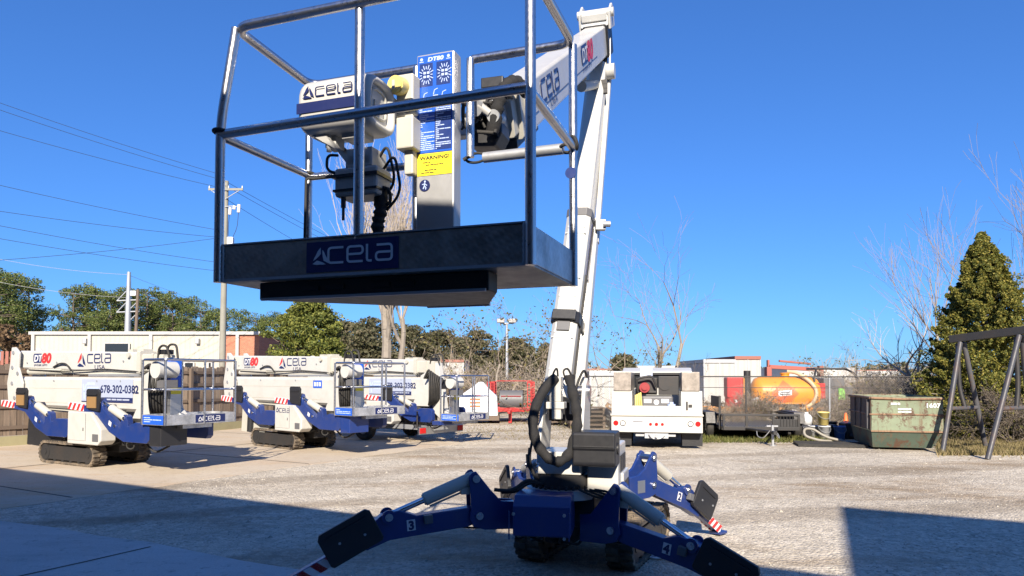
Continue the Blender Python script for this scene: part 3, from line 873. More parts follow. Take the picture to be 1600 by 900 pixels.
# lower boom: two telescoped sections, with the parallel rod on its right
b0, b1, b2 = P(873, 628, 6.42), P(910, 342, 6.95), P(936, 112, 7.40)
lb = B(); Mlb, L1 = prof(b0, b1, rl, 0.235, 0.40, 0.04, lb)
lob = lb.obj('lower_boom', white, lift, 0.004)
lb = B(); prof(b1, b2, rl, 0.195, 0.33, 0.035, lb, t0=-0.3); lb.obj('inner_boom', white, lob, 0.004)
lb = B(); prof(b1, b2, rl, 0.25, 0.415, 0.045, lb, t0=-0.07, t1=0.012); lb.obj('boom_collar', grey, lob, 0.004)
q = b0.lerp(b1, (628 - 512) / (628 - 342.0)); ax = (b1 - b0).normalized()
lb = B(); prof(q - ax * 0.06, q + ax * 0.05, rl, 0.27, 0.44, 0.05, lb)
F = frame_y(q, rl, ax)                                         # z = toward the back or front
zf = 1 if F.to_3x3().col[2].y < 0 else -1
lb.box(-0.11, 0.11, -0.05, 0.045, min(zf * 0.2, zf * 0.25), max(zf * .2, zf * 0.25), 0, F); lb.box(-0.06, 0.06, -0.15, -0.06, min(zf * 0.18, zf * 0.22), max(zf * .18, zf * 0.22), 1, F)
lb.obj('boom_rest', [black, grey], lob, 0.006)
lb = B(); prof(P(903, 655, 6.58), P(931, 345, 7.02), rl, 0.075, 0.14, 0.012, lb); prof(P(932, 380, 7.0), P(952, 118, 7.42), rl, 0.05, 0.08, 0.01, lb)
rod = lb.objs('levelling_rod', white, lob, 0.004)[0]
lb = B(); lb.cbox((0, 0, 0), (0.10, 0.09, 0.1), 0, Matrix.Translation(P(938, 352, 6.9)) ); lb.cyl(P(938, 352, 6.9) + V((0.02, -0.06, 0)), P(938, 352, 6.9) + V((0.09, -0.06, 0)), 0.03); lb.obj('limit_switch', galv, rod, 0.004)
F = frame_y(b0.lerp(b1, 0.80), rl, ax)
lb = B(); lb.cbox((0.122, 0.0, 0.0), (0.006, 0.55, 0.16), 0, F); lb.obj('boom_label', navy, lob)
F = frame_y(b0, rl, ax)
sgn = 1 if F.to_3x3().col[2].y < 0 else -1
lb = B()
for k in range(5):
    for xx in (-0.07, 0.07): lb.disc((xx, 0.25 + 0.36 * k), 0.012, 0.2005 * sgn, 0.207 * sgn, F, 0, 8)
lb.objs('boom_bolt', galv, lob)
lb = B()
for yy in (0.55, 1.15, 1.62): lb.box(-0.1, 0.1, yy, yy + 0.012, min(0.2002 * sgn, 0.203 * sgn), max(0.2002 * sgn, 0.203 * sgn), 0, F)
lb.objs('weld_seam', cream, lob)
lb = B(); lb.tube([F @ V((0.124, 0.1, 0.05 * sgn)), F @ V((0.126, 0.9, 0.06 * sgn)), F @ V((0.124, 1.75, 0.05 * sgn))], 0.012, 7); lb.obj('cable_run', rubber, lob)
lb = B(); 
for s_ in (-1, 1): lb.prism([(-0.07, -0.06), (0.07, -0.06), (0.10, 0.12), (0.04, 0.26), (-0.04, 0.26), (-0.10, 0.1)], s_ * 0.10, s_ * 0.12, frame(b0 - ax * 0.05, (0, 1, 0), (0, 0, 1)))
F = frame(P(871, 608, 6.15), rl, (0, 0, 1)); lb.cbox((-0.01, 0.0, 0.0), (0.10, 0.22, 0.10), 0, F); lb.cbox((-0.01, -0.14, 0), (0.16, 0.06, 0.12), 0, F); lb.cbox((0.0, -0.2, 0.01), (0.08, 0.12, 0.08), 0, F)
lb.obj('boom_foot', white, lob, 0.006)
lb = B()
for k in range(2):
    a = P(862 + 22 * k, 592, 6.13); lb.tube(fillet([a, a + V((0.02 - 0.05 * k, -0.03, 0.07)), a + V((0.05 - 0.03 * k, 0.04, 0.10)), a + V((0.06, 0.09, 0.02))], 0.05), 0.009, 7)
lb.tube(fillet([P(896, 622, 6.3), P(905, 590, 6.3), P(914, 575, 6.5), P(920, 605, 6.6), P(922, 650, 6.6)], 0.1), 0.012, 7)
lb.objs('hydraulic_hose', rubber, lob)

# link at the top, upper boom coming forward
u0, u1 = P(934, 64, 7.35), P(800, 172, 4.25)
ua = (u0 - u1).normalized()
up = (V((0, 0, 1)) - ua * ua.z).normalized(); ur = ua.cross(up)
MU = frame(u1, ur, ua)                                       # x right, y along to the far end, z up?
zs = 1 if MU.to_3x3().col[2].z > 0 else -1
ub = B(); Mu, LU = prof(u1, u0 + ua * 0.06, ur, 0.22, 0.30, 0.016, ub)
upb = ub.obj('upper_boom', white, lift, 0.006)
ub = B(); prof(u1 - ua * 0.14, u1 + ua * 0.02, ur, 0.19, 0.25, 0.012, ub); prof(u1 - ua * 0.05, u1 - ua * 0.02, ur, 0.235, 0.31, 0.015, ub); prof(u1 + ua * 0.06, u1 + ua * 0.10, ur, 0.24, 0.31, 0.015, ub); prof(u1 - ua * 0.30, u1 - ua * 0.1, ur, 0.165, 0.215, 0.012, ub); prof(u1 - ua * 0.2, u1 - ua * 0.17, ur, 0.215, 0.28, 0.015, ub)
ub.obj('fly_section', cream, upb, 0.004)
ub = B(); prof(u1 + ua * 0.1 - up * 0.175, u1 + ua * 0.35 - up * 0.175, ur, 0.13, 0.06, 0.01, ub); prof(u1 - ua * 0.22 - up * 0.16, u1 - ua * 0.02 - up * 0.16, ur, 0.13, 0.06, 0.01, ub); ub.objs('slide_pad', black, upb)
F = frame(u1 + ur * 0.111, ua, up)
lt = B(F)
logo_word(lt, None, 0.37, -0.030, 0.125, 0.17)
text_into(lt, None, 'USA', 0.60, -0.105, 0.05, 0, 0.0, t=0.003, sx=1.9)
spyder_lettering(lt, None, 2.0, -0.03, 0.155, 0, 1, 2, sx=1.35)
lt.box(0.1, 2.9, -0.060, -0.056, 0.0005, 0.002)
lt.obj('boom_lettering', [navy, reddecal, printwhite], upb)
ub = B(); prof(u0 - ua * 0.16, u0 + ua * 0.17, ur, 0.27, 0.33, 0.02, ub); ub.obj('boom_end_cap', black, upb, 0.01)
ub = B()
for s_ in (-1, 1):
    ub.prism([(-0.13, 0.23), (0.20, 0.23), (0.20, 0.42), (0.10, 0.46), (-0.12, 0.40)], s_ * 0.14, s_ * 0.165, frame(u0 - up * 0.12, ua, up))
ub.prism([(-0.16, 0.27), (0.18, 0.27), (0.17, 0.39), (0.09, 0.42), (-0.10, 0.37)], -0.139, 0.139, frame(u0 - up * 0.12, ua, up)); ub.cyl(u0 + up * 0.26 - ur * 0.19, u0 + up * 0.26 + ur * 0.19, 0.045, n=16); ub.box(-0.13, 0.13, -0.15, 0.1, 0.20, 0.27, 0, frame(u0, ur, ua) if zs > 0 else frame(u0, -ur, ua))
ub.obj('boom_head', white, upb, 0.006)
lk = B(); j = P(934, 114, 7.36)
lk.cyl(j - rl * 0.19, j + rl * 0.17, 0.055, n=20); lk.cyl(j - rl * 0.20 , j - rl * 0.14, 0.07, n=16); lk.cyl(j + rl * 0.10 , j + rl * 0.18, 0.08, n=16)
for s_ in (-1, 1): lk.prism([(-0.08, -0.05), (0.08, -0.05), (0.10, 0.34), (-0.08, 0.34)], s_ * 0.115, s_ * 0.135, frame(j, (0.1, 1, 0), (0, 0, 1)))
lk.obj('boom_link', white, lift, 0.006)
lk = B(); lk.box(-0.11, 0.10, -0.05, 0.05, 0.06, 0.30, 0, frame(j, rl, -fw)); lk.obj('link_cover', black, lift, 0.01)
lk = B()
for k in range(3): lk.cbox((0, 0, 0), (0.20, 0.04, 0.05), 0, frame(P(934, 130 + 7 * k, 7.2), rl, -fw))
lk.obj('link_bracket', darkmetal, lift, 0.004)
cyl = B(); ca, cb_ = u1 + ua * 2.5 - up * 0.26, u0 - up * 0.42 - ua * 0.05
cyl.cyl(ca, ca.lerp(cb_, 0.75), 0.05); cyl.cyl(ca.lerp(cb_, 0.75), cb_, 0.028); cyl.obj('lift_cylinder', cream, lift)

# head of the upper boom: rotator, valve block, hoses, cable sheath
h0 = P(762, 190, 3.90)
MH = frame(h0, ur, V((ua.x, ua.y, 0)))
b = B(MH); b.prism([(-0.11, -0.03), (-0.085, -0.15), (0.06, -0.16), (0.10, -0.09), (0.10, -0.02)], -0.10, 0.06, frame((0, 0, 0), (1, 0, 0), (0, 0, 1)))
hd = b.obj('basket_rotator', black, lift, 0.01)
b = B(MH); b.box(-0.08, 0.08, 0.0, 0.20, -0.03, 0.15); b.box(-0.10, -0.02, -0.06, 0.06, 0.05, 0.13); b.cyl((-0.02, -0.16, 0.02), (0.0, -0.02, 0.06), 0.045, n=16); b.cyl((0.08, -0.15, -0.03), (0.08, -0.02, 0), 0.035, n=16); b.cyl((-0.08, -0.14, -0.05), (-0.08, 0, -0.02), 0.03, n=14)
b.box(-0.34, -0.08, -0.02, 0.06, -0.07, 0.0); b.objs('valve_block', galv, hd, 0.006)
b = B(MH); b.cbox((0.03, 0.04, 0.215), (0.13, 0.12, 0.06)); b.obj('cable_box', black, hd, 0.006)
b = B(MH); b.cbox((0.03, 0.14, 0.175), (0.18, 0.2, 0.015)); b.cbox((-0.04, 0.05, 0.155), (0.08, 0.1, 0.04)); b.obj('head_plate', white, hd, 0.004)
b = B(); rr = random.Random(3)
for k in range(26):
    p = [V((rr.uniform(-0.10, 0.10), rr.uniform(-0.16, 0.02), rr.uniform(-0.12, 0.14))) for _ in range(4)]
    b.tube([MH @ q for q in fillet(p, 0.09, 6)], rr.uniform(0.006, 0.012), 7)
b.objs('hydraulic_hose', rubber, hd)
b = B()
for k in range(9):
    p = [V((rr.uniform(-0.10, 0.09), rr.uniform(-0.17, -0.05), rr.uniform(-0.05, 0.13))) for _ in range(2)]
    b.cyl(MH @ p[0], MH @ (p[0] + (p[1] - p[0]).normalized() * rr.uniform(0.04, 0.09)), rr.uniform(0.012, 0.024), n=10)
b.objs('hose_fitting', unitgrey, hd)
b = B(); b.tube([MH @ V(q) for q in fillet([(0.06, -0.10, -0.10), (0.10, -0.13, 0.03), (0.12, -0.09, 0.14), (0.16, 0.0, 0.22), (0.19, 0.14, 0.20)], 0.12, 7)], [0.035 + 0.006 * math.sin(i * 2.1) for i in range(26)], 12)
b.obj('cable_sheath', fabric, hd)

# ------------------------------------------------------------------ basket of the raised lift
bu = V((0.9426, -0.3338, 0)); bv = V((0.3338, 0.9426, 0)); BO = V((-1.37, 3.28, 2.19))
MK = frame(BO, bu, bv); BW, BD, BH = 1.53, 0.68, 1.20
K = lambda x, y, z: MK @ V((x, y, z))
b = B(MK); b.box(0.02, BW - 0.02, 0, 0.018, 0.0, 0.17); tray = b.obj('basket_front_panel', plate, lift, 0.004)
b = B(MK); b.box(0.02, BW - 0.02, -0.006, 0.03, 0.171, 0.177); b.box(0.02, BW - 0.02, -0.005, -0.0005, 0.0, 0.012); b.objs('panel_lip', galv, tray)
b = B(MK)
for x in (0.024, BW - 0.024): b.tube([(x, -0.004, 0.002 + 0.012 * k) for k in range(15)], [0.006 + 0.0025 * (k % 2) for k in range(15)], 6)
b.objs('weld_bead', galv, tray)
b = B(MK); b.box(0, BW, 0.019, BD - 0.02, 0.0, 0.012); b.box(0.02, BW - 0.02, BD - 0.018, BD, 0, 0.17); b.box(0, 0.018, 0.019, BD - 0.02, 0.013, 0.17); b.obj('basket_floor', plate, lift, 0.003)
b = B(MK); b.box(BW - 0.018, BW, 0.019, BD - 0.02, 0.013, 0.17); b.obj('basket_side_panel', plate_light, lift, 0.003)
b = B(MK)
b.prism([(0.18, 0.06), (1.33, 0.06), (1.33, 0.16), (1.12, 0.60), (0.78, 0.60)], -0.085, -0.002)
sf = b.obj('basket_subframe', darkmetal, lift, 0.006)
b = B(MK); b.box(0.20, 1.32, 0.045, 0.059, -0.088, -0.076); b.box(0.78, 1.12, 0.602, 0.62, -0.089, -0.002); b.obj('subframe_edge', galv, sf)
b = B(MK)
for x in (0.42, 0.55, 0.78, 0.9): b.box(x, x + 0.09, 0.052, 0.058, -0.05, -0.03)
b.objs('frame_slot', black, sf)
b = B(MK)
logo = tag(b, None) if False else b
b.box(0.485, 0.945, -0.004, -0.001, 0.02, 0.155); 
F = frame((0.485, -0.004, 0.02), (1, 0, 0), (0, 0, 1))
logo_mark(b, F, 0.035, 0.035, 0.072, mat=1); logo_word(b, F, 0.115, 0.038, 0.066, 0.15, mat=1, word='cela')
b.obj('basket_sign', [navy, printwhite], tray)
# stainless tube rails
rp = 0.0225
zt, zm = BH, 0.70
lean = 0.07
pFL, pFR, pRR, pRL = (0, 0), (BW, 0), (BW, BD), (0, BD)
tp = lambda p, z: K(p[0], p[1], z)
pb = B(); pb.tube(fillet([K(-0.005, 0, -0.0), K(-0.005, 0, zm + 0.05), K(lean, 0.01, zt)], 0.1, 6), rp, 14); pb.obj('rail_post', steel, lift)
for x, y, z0 in ((BW * 0.5 - 0.03, 0.02, 0.10), (BW + 0.002, -0.002, 0.0), (BW, BD, 0.0), (0.0, BD, 0.0), (BW * 0.5 - 0.075, BD - 0.03, 0.012), (BW * 0.5 + 0.232, BD - 0.03, zm - 0.02)):
    pb = B(); pb.tube([K(x, y, z0), K(x, y, zt - 0.01)], rp if y < 0.1 else rp * 0.93, 14); pb.obj('rail_post', steel, lift)
tb = B()
tb.tube(fillet([K(BW, 0.0, zt), K(lean, 0.0, zt), K(0.01, BD, zt), K(BW * 0.5 - 0.075, BD, zt)], 0.09, 7), rp, 14)
tb.tube(fillet([K(BW, 0.0, zt), K(BW, BD, zt), K(BW * 0.5 + 0.232, BD, zt)], 0.09, 7), rp, 14)
tb.obj('top_rail', steel, lift)
tb = B()
tb.tube([K(BW - 0.01, 0.0, zm + 0.015), K(0.0, 0.0, zm)], rp, 14); tb.tube([K(0, 0.01, zm - 0.01), K(0, BD, zm - 0.01)], rp * 0.9, 14); tb.tube([K(0, BD, zm - 0.02), K(BW * 0.5 - 0.075, BD, zm - 0.02)], rp * 0.9, 14)
tb.tube([K(BW, 0.01, zm), K(BW, BD, zm - 0.02)], rp * 0.95, 14); tb.obj('mid_rail', steel, lift)
gb_ = B(); gb_.tube([K(BW * 0.5 + 0.295, BD, zm - 0.02), K(BW - 0.05, BD, zm - 0.02)], 0.027, 14); gb_.obj('gate_bar', galv, lift)
def ring(c, ax_, r, t): 
    M = frame(c, V(ax_).orthogonal(), V(ax_).cross(V(ax_).orthogonal())); return [M @ V((r * math.cos(2 * math.pi * i / 18), r * math.sin(2 * math.pi * i / 18), 0)) for i in range(18)]
for c, a_, r_ in ((K(0, 0, zm + 0.01), (0.1, 0.1, 1), 0.034), (K(0.0, BD, zm), (0.1, 0, 1), 0.032), (K(BW, BD, zm - 0.0), (0.8, 0.3, .3), 0.036), (K(BW - 0.03, BD, zm - 0.02), (0, 0.3, 1), 0.035)):
    tb = B(); tb.tube(ring(c, a_, r_, 0), 0.009, 8, closed=True); tb.obj('rubber_ring', rubber, lift)
tb = B(); pts = [K(BW * 0.5 + 0.255 + 0.055 * math.cos(a), BD - 0.01, zm - 0.02 + 0.024 * math.sin(a)) for a in [2 * math.pi * i / 20 for i in range(20)]]
tb.tube(pts, 0.007, 8, closed=True); tb.tube([K(BW * 0.5 + 0.195, BD - 0.03, zm - 0.03), K(BW * 0.5 + 0.232, BD - 0.03, zm - 0.01)], 0.010, 8); tb.obj('rubber_ring', rubber, lift)
# control column with instruction board
cx0, cx1, cy0, cy1 = BW * 0.5 - 0.022, BW * 0.5 + 0.188, BD - 0.135, BD - 0.045
b = B(MK); b.box(cx0, cx1, cy0, cy1, 0.013, 1.20); colm = b.obj('basket_column', colalu, lift, 0.008)
F = MK @ frame((cx0, cy0, 0), (1, 0, 0), (0, 0, 1)); w = cx1 - cx0
b = B(F); b.box(0.008, w - 0.008, 0.69, 1.19, 0.001, 0.003, 0); b.box(0.008, w - 0.008, 0.575, 0.686, 0.001, 0.003, 1); b.disc((0.05, 0.525), 0.03, 0.001, 0.003, None, 2, 24)
b.box(w * 0.5, w - 0.012, 0.70, 0.91, 0.003, 0.0034, 5); b.box(0.02, w * 0.5 - 0.012, 1.03, 1.15, 0.003, 0.0034, 5); b.box(w * 0.5 + 0.008, w - 0.02, 1.03, 1.15, 0.003, 0.0034, 5)
for cx in (w * 0.27, w * 0.75):
    for k in range(16):
        a = 2 * math.pi * k / 16
        b.ribbon([(cx + r_ * math.cos(a), 1.09 + r_ * 1.25 * math.sin(a)) for r_ in (0.024, 0.036 + 0.006 * (k % 2))], 0.004, 0.0034, 0.0042, None, 3)
    for k in range(4): b.box(cx - 0.016 + 0.02 * (k % 2), cx - 0.002 + 0.02 * (k % 2), 1.075 + 0.02 * (k // 2), 1.087 + 0.02 * (k // 2), 0.0034, 0.0042, 3)
for cx in (0.03, w - 0.03): b.disc((cx, 1.172), 0.008, 0.003, 0.0042, None, 3, 12); b.box(cx - 0.012, cx + 0.012, 1.157, 1.161, 0.003, 0.0042, 3)
text_into(b, None, 'DT80', w * 0.52, 1.158, 0.020, 3, 0.05, 0.15, 0.0045, True, 1.3)
for cx, cy in ((w * 0.25, 0.985), (w * 0.52, 1.0), (w * 0.74, 0.985)):
    b.ribbon([(cx - 0.012, cy - 0.015), (cx - 0.006, cy + 0.008), (cx + 0.012, cy + 0.014)], 0.004, 0.003, 0.0042, None, 3); b.box(cx - 0.014, cx + 0.014, cy - 0.022, cy - 0.018, 0.003, 0.0042, 3)
for xx in (0.02, w * 0.53): lines(b, None, xx, 0.93, w * 0.40, 24, 0.0098, 0.0048, 3, 0.0042)
text_into(b, None, 'WARNING!', w * 0.5, 0.655, 0.018, 4, 0.03, 0, 0.0045, True, 1.25)
for k, ww in ((0, 0.13), (1, 0.10), (3, 0.11), (4, 0.15)): lines(b, None, w * 0.5 - ww / 2, 0.638 - 0.013 * k, ww, 1, 0.01, 0.005, 4, 0.004)
b.disc((0.052, 0.545), 0.005, 0.003, 0.0042, None, 3, 10); b.ribbon([(0.051, 0.539), (0.049, 0.522), (0.042, 0.508)], 0.006, 0.003, 0.0042, None, 3); b.ribbon([(0.049, 0.522), (0.058, 0.514), (0.055, 0.504)], 0.005, 0.003, 0.0042, None, 3); b.ribbon([(0.036, 0.53), (0.05, 0.534), (0.064, 0.524)], 0.004, 0.003, 0.0042, None, 3)
b.obj('instruction_board', [stickblue, yellow, navy, pale, black, blue], colm)
b = B(MK); b.disc((0, 0), 0.028, 0.0, 0.003, frame((BW - 0.006, BD - 0.022, 0.55), (1, 0, 0), (0, 0, 1)), 0); b.obj('round_sticker', blue, lift)
# round control cover
cc = MK.inverted() @ P(543, 172, 3.42)
MCov = MK @ Matrix.Translation(cc)
pf = []
for k in range(25):
    a = 2 * math.pi * k / 24.0
    sx_ = abs(math.cos(a)) ** 0.6 * (1 if math.cos(a) > 0 else -1); sy_ = abs(math.sin(a)) ** (0.72 if math.sin(a) > 0 else 0.42) * (1 if math.sin(a) > 0 else -1)
    pf.append((0.14 * sx_, 0.135 * sy_))
pf = pf[:-1]
b = B(MCov); FX = frame((0, 0, 0), (0, 1, 0), (0, 0, 1))       # x = depth, y = up, z = along the basket
n = len(pf); vs = []; secs = [(-0.20, 0.80), (-0.19, 0.92), (-0.165, 1.0), (0.15, 1.0), (0.185, 0.95), (0.20, 0.84), (0.195, 0.74), (0.165, 0.70)]
for z, k in secs: vs += [(p[0] * k, p[1] * k, z) for p in pf]
fs = [(i * n + j, i * n + (j + 1) % n, (i + 1) * n + (j + 1) % n, (i + 1) * n + j) for i in range(len(secs) - 1) for j in range(n)]
b.add(vs, fs, 0, True, FX); b.add(vs[:n], [tuple(range(n))[::-1]], 0, False, FX); b.add(vs[-n:], [tuple(range(n))], 0, False, FX)
cov = b.obj('control_cover', white, lift)
b = B(MCov); b.tube([FX @ V((p[0] * 0.5 + 0.01, p[1] * 0.5 + .01, 0.167)) for p in pf], 0.008, 8, closed=True); b.box(0.165, 0.172, -0.03, 0.05, -0.06, 0.02); b.obj('cover_recess', cream, cov)
b = B(MCov)
F = frame((-0.165, -0.142, 0.012), (1, 0, 0), (0, 0, 1))
logo_mark(b, F, 0.008, 0.010, 0.056, 0.004); logo_word(b, F, 0.080, 0.014, 0.042, 0.11, 0.004)
b.box(-0.192, 0.17, -0.144, -0.1395, -0.048, 0.002)
b.obj('cover_lettering', navy, cov)
b = B(MCov)
b.box(-0.10, -0.04, -0.04, 0.04, -0.19, -0.12); b.box(0.0, 0.12, -0.05, 0.05, -0.16, -0.13); b.cyl((-0.07, -0.05, -0.13), (-0.07, -0.05, -0.215), 0.013, n=10)
b.prism([(-0.15, -0.13), (-0.09, -0.13), (0.05, -0.30), (0.17, -0.30), (0.17, -0.26), (0.05, -0.25)], -0.05, -0.04, frame((0, 0, 0), (1, 0, 0), (0, 0, 1)))
b.prism([(-0.15, -0.13), (-0.09, -0.13), (0.05, -0.30), (0.17, -0.30), (0.17, -0.26), (0.05, -0.25)], 0.06, 0.07, frame((0, 0, 0), (1, 0, 0), (0, 0, 1)))
b.box(0.04, 0.18, -0.07, 0.07, -0.31, -0.22)
b.obj('control_bracket', unitgrey, lift, 0.004)
b = B(MCov); b.box(-0.02, 0.21, -0.08, 0.07, -0.45, -0.31); rem = b.obj('control_unit', unitgrey, lift, 0.014)
b = B(MCov); b.box(-0.03, 0.22, -0.09, 0.08, -0.36, -0.345); b.box(-0.025, 0.215, -0.085, 0.075, -0.425, -0.415); b.cyl((0.02, -0.06, -0.45), (0.02, -0.06, -0.50), 0.012); b.cyl((0.02, -0.06, -0.5), (0.02, -0.06, -0.56), 0.007)
for k in range(4): b.cyl((0.02 + 0.045 * k, -0.02, -0.31), (0.02 + 0.045 * k, -0.02, -0.26), 0.012)
b.obj('control_lever', black, rem)
b = B(MCov)
for k in range(2):
    a = V((0.16 + 0.03 * k, 0.02, -0.26 - 0.05 * k)); b.tube(fillet([a, a + V((0.08 + .01 * k, -0.05, 0.06)), a + V((0.10, 0, -0.12)), a + V((0.02, 0.0, -0.2))], 0.06), 0.007, 7)
b.tube(fillet([(0.0, -0.08, -0.25), (-0.06, -0.08, -0.24), (-0.07, -0.07, -0.31), (-0.02, -0.06, -0.33)], 0.04), 0.007, 7)
b.tube(fillet([(0.18, 0.0, -0.44), (0.24, -0.02, -0.40), (0.25, 0, -0.48), (0.18, 0, -0.5)], 0.05), 0.008, 7)
b.objs('control_cable', rubber, lift)
b = B(MCov); pts = fillet([(0.19, 0.0, -0.40), (0.19, 0.0, -0.52), (0.17, 0.0, -0.58), (0.185, 0.02, -0.75), (0.17, 0.05, -0.85)], 0.1, 6)
b.tube(pts, [0.030 + 0.005 * math.sin(i * 1.7) for i in range(len(pts))], 12); b.obj('cable_sheath', fabric, lift)
b = B(MK); b.tube(fillet([(0.012, BD - 0.05, 0.17), (0.02, BD - 0.05, 0.66), (0.06, BD - 0.04, 0.655), (0.30, BD - 0.04, 0.655)], 0.05), 0.008, 8); b.objs('control_cable', rubber, lift)
b = B(); c = P(637, 180, 3.5); MS = frame(c, bu, bv)
b.box(-0.045, 0.05, -0.04, 0.05, -0.18, -0.02, 0, MS); b.box(-0.05, 0.045, -0.03, 0.05, 0.06, 0.2, 0, MS); b.box(-0.02, 0.03, 0.0, 0.05, -0.3, 0.1, 0, MS); b.box(-0.09, 0.05, 0.0, 0.03, 0.0, 0.035, 0, MS); b.box(-0.1, -0.06, -0.03, 0.03, -0.03, 0.09, 0, MS)
sk = b.obj('socket_box', cream, lift, 0.008)
b = B(); b.cyl(MS @ V((-0.02, -0.03, 0.135)), MS @ V((-0.025, -0.085, 0.125)), 0.046, n=20); b.cyl(MS @ V((-0.025, -0.085, 0.125)), MS @ V((-0.025, -0.095, 0.123)), 0.038, n=20); b.box(-0.035, -0.02, -0.1, -0.095, 0.10, 0.145, 1, MS); b.obj('socket_cap', [knobyel, cream], sk)
# ------------------------------------------------------------------ stowed lifts in the yard
def stowed_lift(name, loc, rz, label, group, kind):
    """x to the basket, y to the far side, z up; kind: 'phone', 'plain' or 'trailer'"""
    t = thing(name, loc, label, 'aerial lift', rz, group); M = WM[t.name]
    tr = kind == 'trailer'
    bz = 0.62 if tr else 0.90                                  # basket floor height
    if not tr:
        for y in (-0.45, 0.45): track_parts(M, -1.2, 0.8, y, 0.26, 0.46, t, True)
    b = B(M); b.box(-0.9, 1.2, -0.24, 0.24, 0.42, 0.66); b.box(-0.5, -0.25, -0.4, 0.4, 0.3, 0.44); b.box(0.3, 0.55, -0.4, 0.4, 0.3, 0.44); b.box(0.3, 1.0, -0.2, 0.2, 0.28, 0.45); b.box(1.0, 2.0, -0.22, 0.22, 0.55, 0.8); b.box(-1.5, -0.9, -0.3, 0.3, 0.5, 0.75)
    ch = b.obj('chassis', darkmetal, t, 0.01)
    b = B(M)
    for k in range(6):
        x = random.uniform(0.2, 1.2); p = [(x, -0.3, 0.6), (x + random.uniform(-.2, .2), -0.42, 0.4), (x + 0.3, -0.3, 0.5)]
        b.tube(fillet(p, 0.1), 0.014, 6)
    b.objs('hydraulic_hose', rubber, ch)
    FY = frame((0, 0, 0), (1, 0, 0), (0, 0, 1))               # outline in x,z, thickness along -y
    MY = M @ FY
    b = B(MY); b.prism([(0.13, 0.46), (1.15, 0.46), (1.25, 0.54), (1.25, 0.76), (0.91, 1.08), (0.13, 1.08)], 0.42, 0.72)
    cb = b.obj('side_cabinet', white, t, 0.02)
    b = B(MY); b.box(0.75, 0.76, 0.53, 1.05, 0.72, 0.723); b.box(0.16, 0.73, 0.53, 0.534, 0.72, 0.723); b.box(0.67, 0.69, 0.72, 0.78, 0.72, 0.73, 0); b.box(0.99, 1.18, 0.53, 0.67, 0.72, 0.726, 0)
    b.obj('cabinet_door_seam', grey, cb)
    if kind == 'plain':
        b = B(MY @ Matrix.Translation((0.19, 0.90, 0.722))); logo_mark(b, None, 0, 0, 0.12); logo_word(b, None, 0.14, 0, 0.09); b.obj('cabinet_lettering', navy, cb)
    b = B(MY @ Matrix.Scale(-1, 4, (0, 0, 1))); b.prism([(0.13, 0.46), (1.15, 0.46), (1.25, 0.76), (0.91, 1.08), (0.13, 1.08)], 0.42, 0.72); b.obj('side_cabinet', white, t)
    b = B(MY); b.prism([(-1.75, 0.34), (-0.75, 0.30), (-0.35, 0.52), (-0.9, 0.62), (-1.70, 1.02)], 0.50, 0.53)
    b.obj('rear_guard', black if kind == 'phone' else cream, t)
    if kind != 'phone':
        b = B(MY); b.cyl((-1.25, 0.35, 0.56), (-1.22, 0.78, 0.56), 0.09, n=14); b.obj('tool_tube', black, t)
    # folded outriggers
    for side in (-1, 1):
        for x0, front in ((2.62, True), (0.02, False)):
            if tr and not front: continue
            S_ = Matrix.Scale(-side, 4, (0, 0, 1)) if False else Matrix()
            y0 = 0.60
            Q = M @ frame((x0, side * y0, 0), (1, 0, 0), (0, 0, 1))
            b = B(Q)
            b.prism([(-0.75, 0.56), (-0.05, 0.56), (0.02, 0.62), (0.02, 0.86), (-0.05, 0.92), (-0.40, 0.92), (-0.62, 0.84), (-0.66, 1.02), (-0.74, 1.06), (-0.82, 1.0), (-0.86, 0.80), (-1.42, 1.16), (-1.5, 1.34), (-1.60, 1.36), (-1.68, 1.20), (-2.05, 1.20), (-2.05, 1.08), (-1.62, 1.02), (-1.2, 0.72)], -0.06, 0.06)
            o = b.obj('outrigger', blue, t, 0.008)
            b = B(Q); b.cyl((-0.74, 0.98, 0.0), (-1.22, 1.16, 0.0), 0.075, n=14); b.obj('cylinder_barrel', cream, o)
            b = B(Q); b.cyl((-1.2, 1.15, 0), (-1.54, 1.28, 0), 0.035, n=10); b.obj('cylinder_rod', chrome, o)
            s0, s1 = (0.075, 0.115) if side < 0 else (-0.115, -0.075)
            b = B(Q); b.prism([(-1.87, 1.14), (-1.47, 1.10), (-1.44, 1.46), (-1.50, 1.52), (-1.84, 1.52), (-1.88, 1.48)], s0, s1)
            g = b.obj('foot_guard', black, o, 0.008)
            b = B(Q); b.box(-1.84, -1.50, 1.40, 1.43, *( (0.116, 0.135) if side < 0 else (-0.135, -0.116))); b.obj('guard_ridge', black, g)
            if kind == 'phone' and side < 0:
                b = B(Q); b.box(-1.83, -1.53, 1.16, 1.37, 0.116, 0.128); b.obj('board', amber, g)
            b = B(Q @ frame((-2.62, 1.12, -0.05), (1, -0.06, 0), (0.06, 1, 0))); stripes(b, None, 0.60, 0.13, 4, 0.0, 0.10); b.obj('stripe_board', [printwhite, reddecal], o)
            b = B(Q)
            for p in ((-1.56, 1.27), (-0.74, 0.99), (-1.02, 0.84)): b.disc(p, 0.03, -0.075, 0.075, n=10)
            b.objs('pin', steel, o)
            if side < 0:
                b = B(Q); b.prism([(-1.22, 0.86), (-1.14, 0.82), (-1.12, 0.90), (-1.2, 0.94)], 0.061, 0.064); b.obj('number_decal', printwhite, o)
    b = B(M); b.prism([(2.65, -0.66), (2.92, -0.62), (2.92, -0.10), (2.65, -0.06)], 0.52 if not tr else 0.5, 0.88 if not tr else 0.6); b.obj('front_beam', blue if kind != 'phone' else black, t, 0.012)
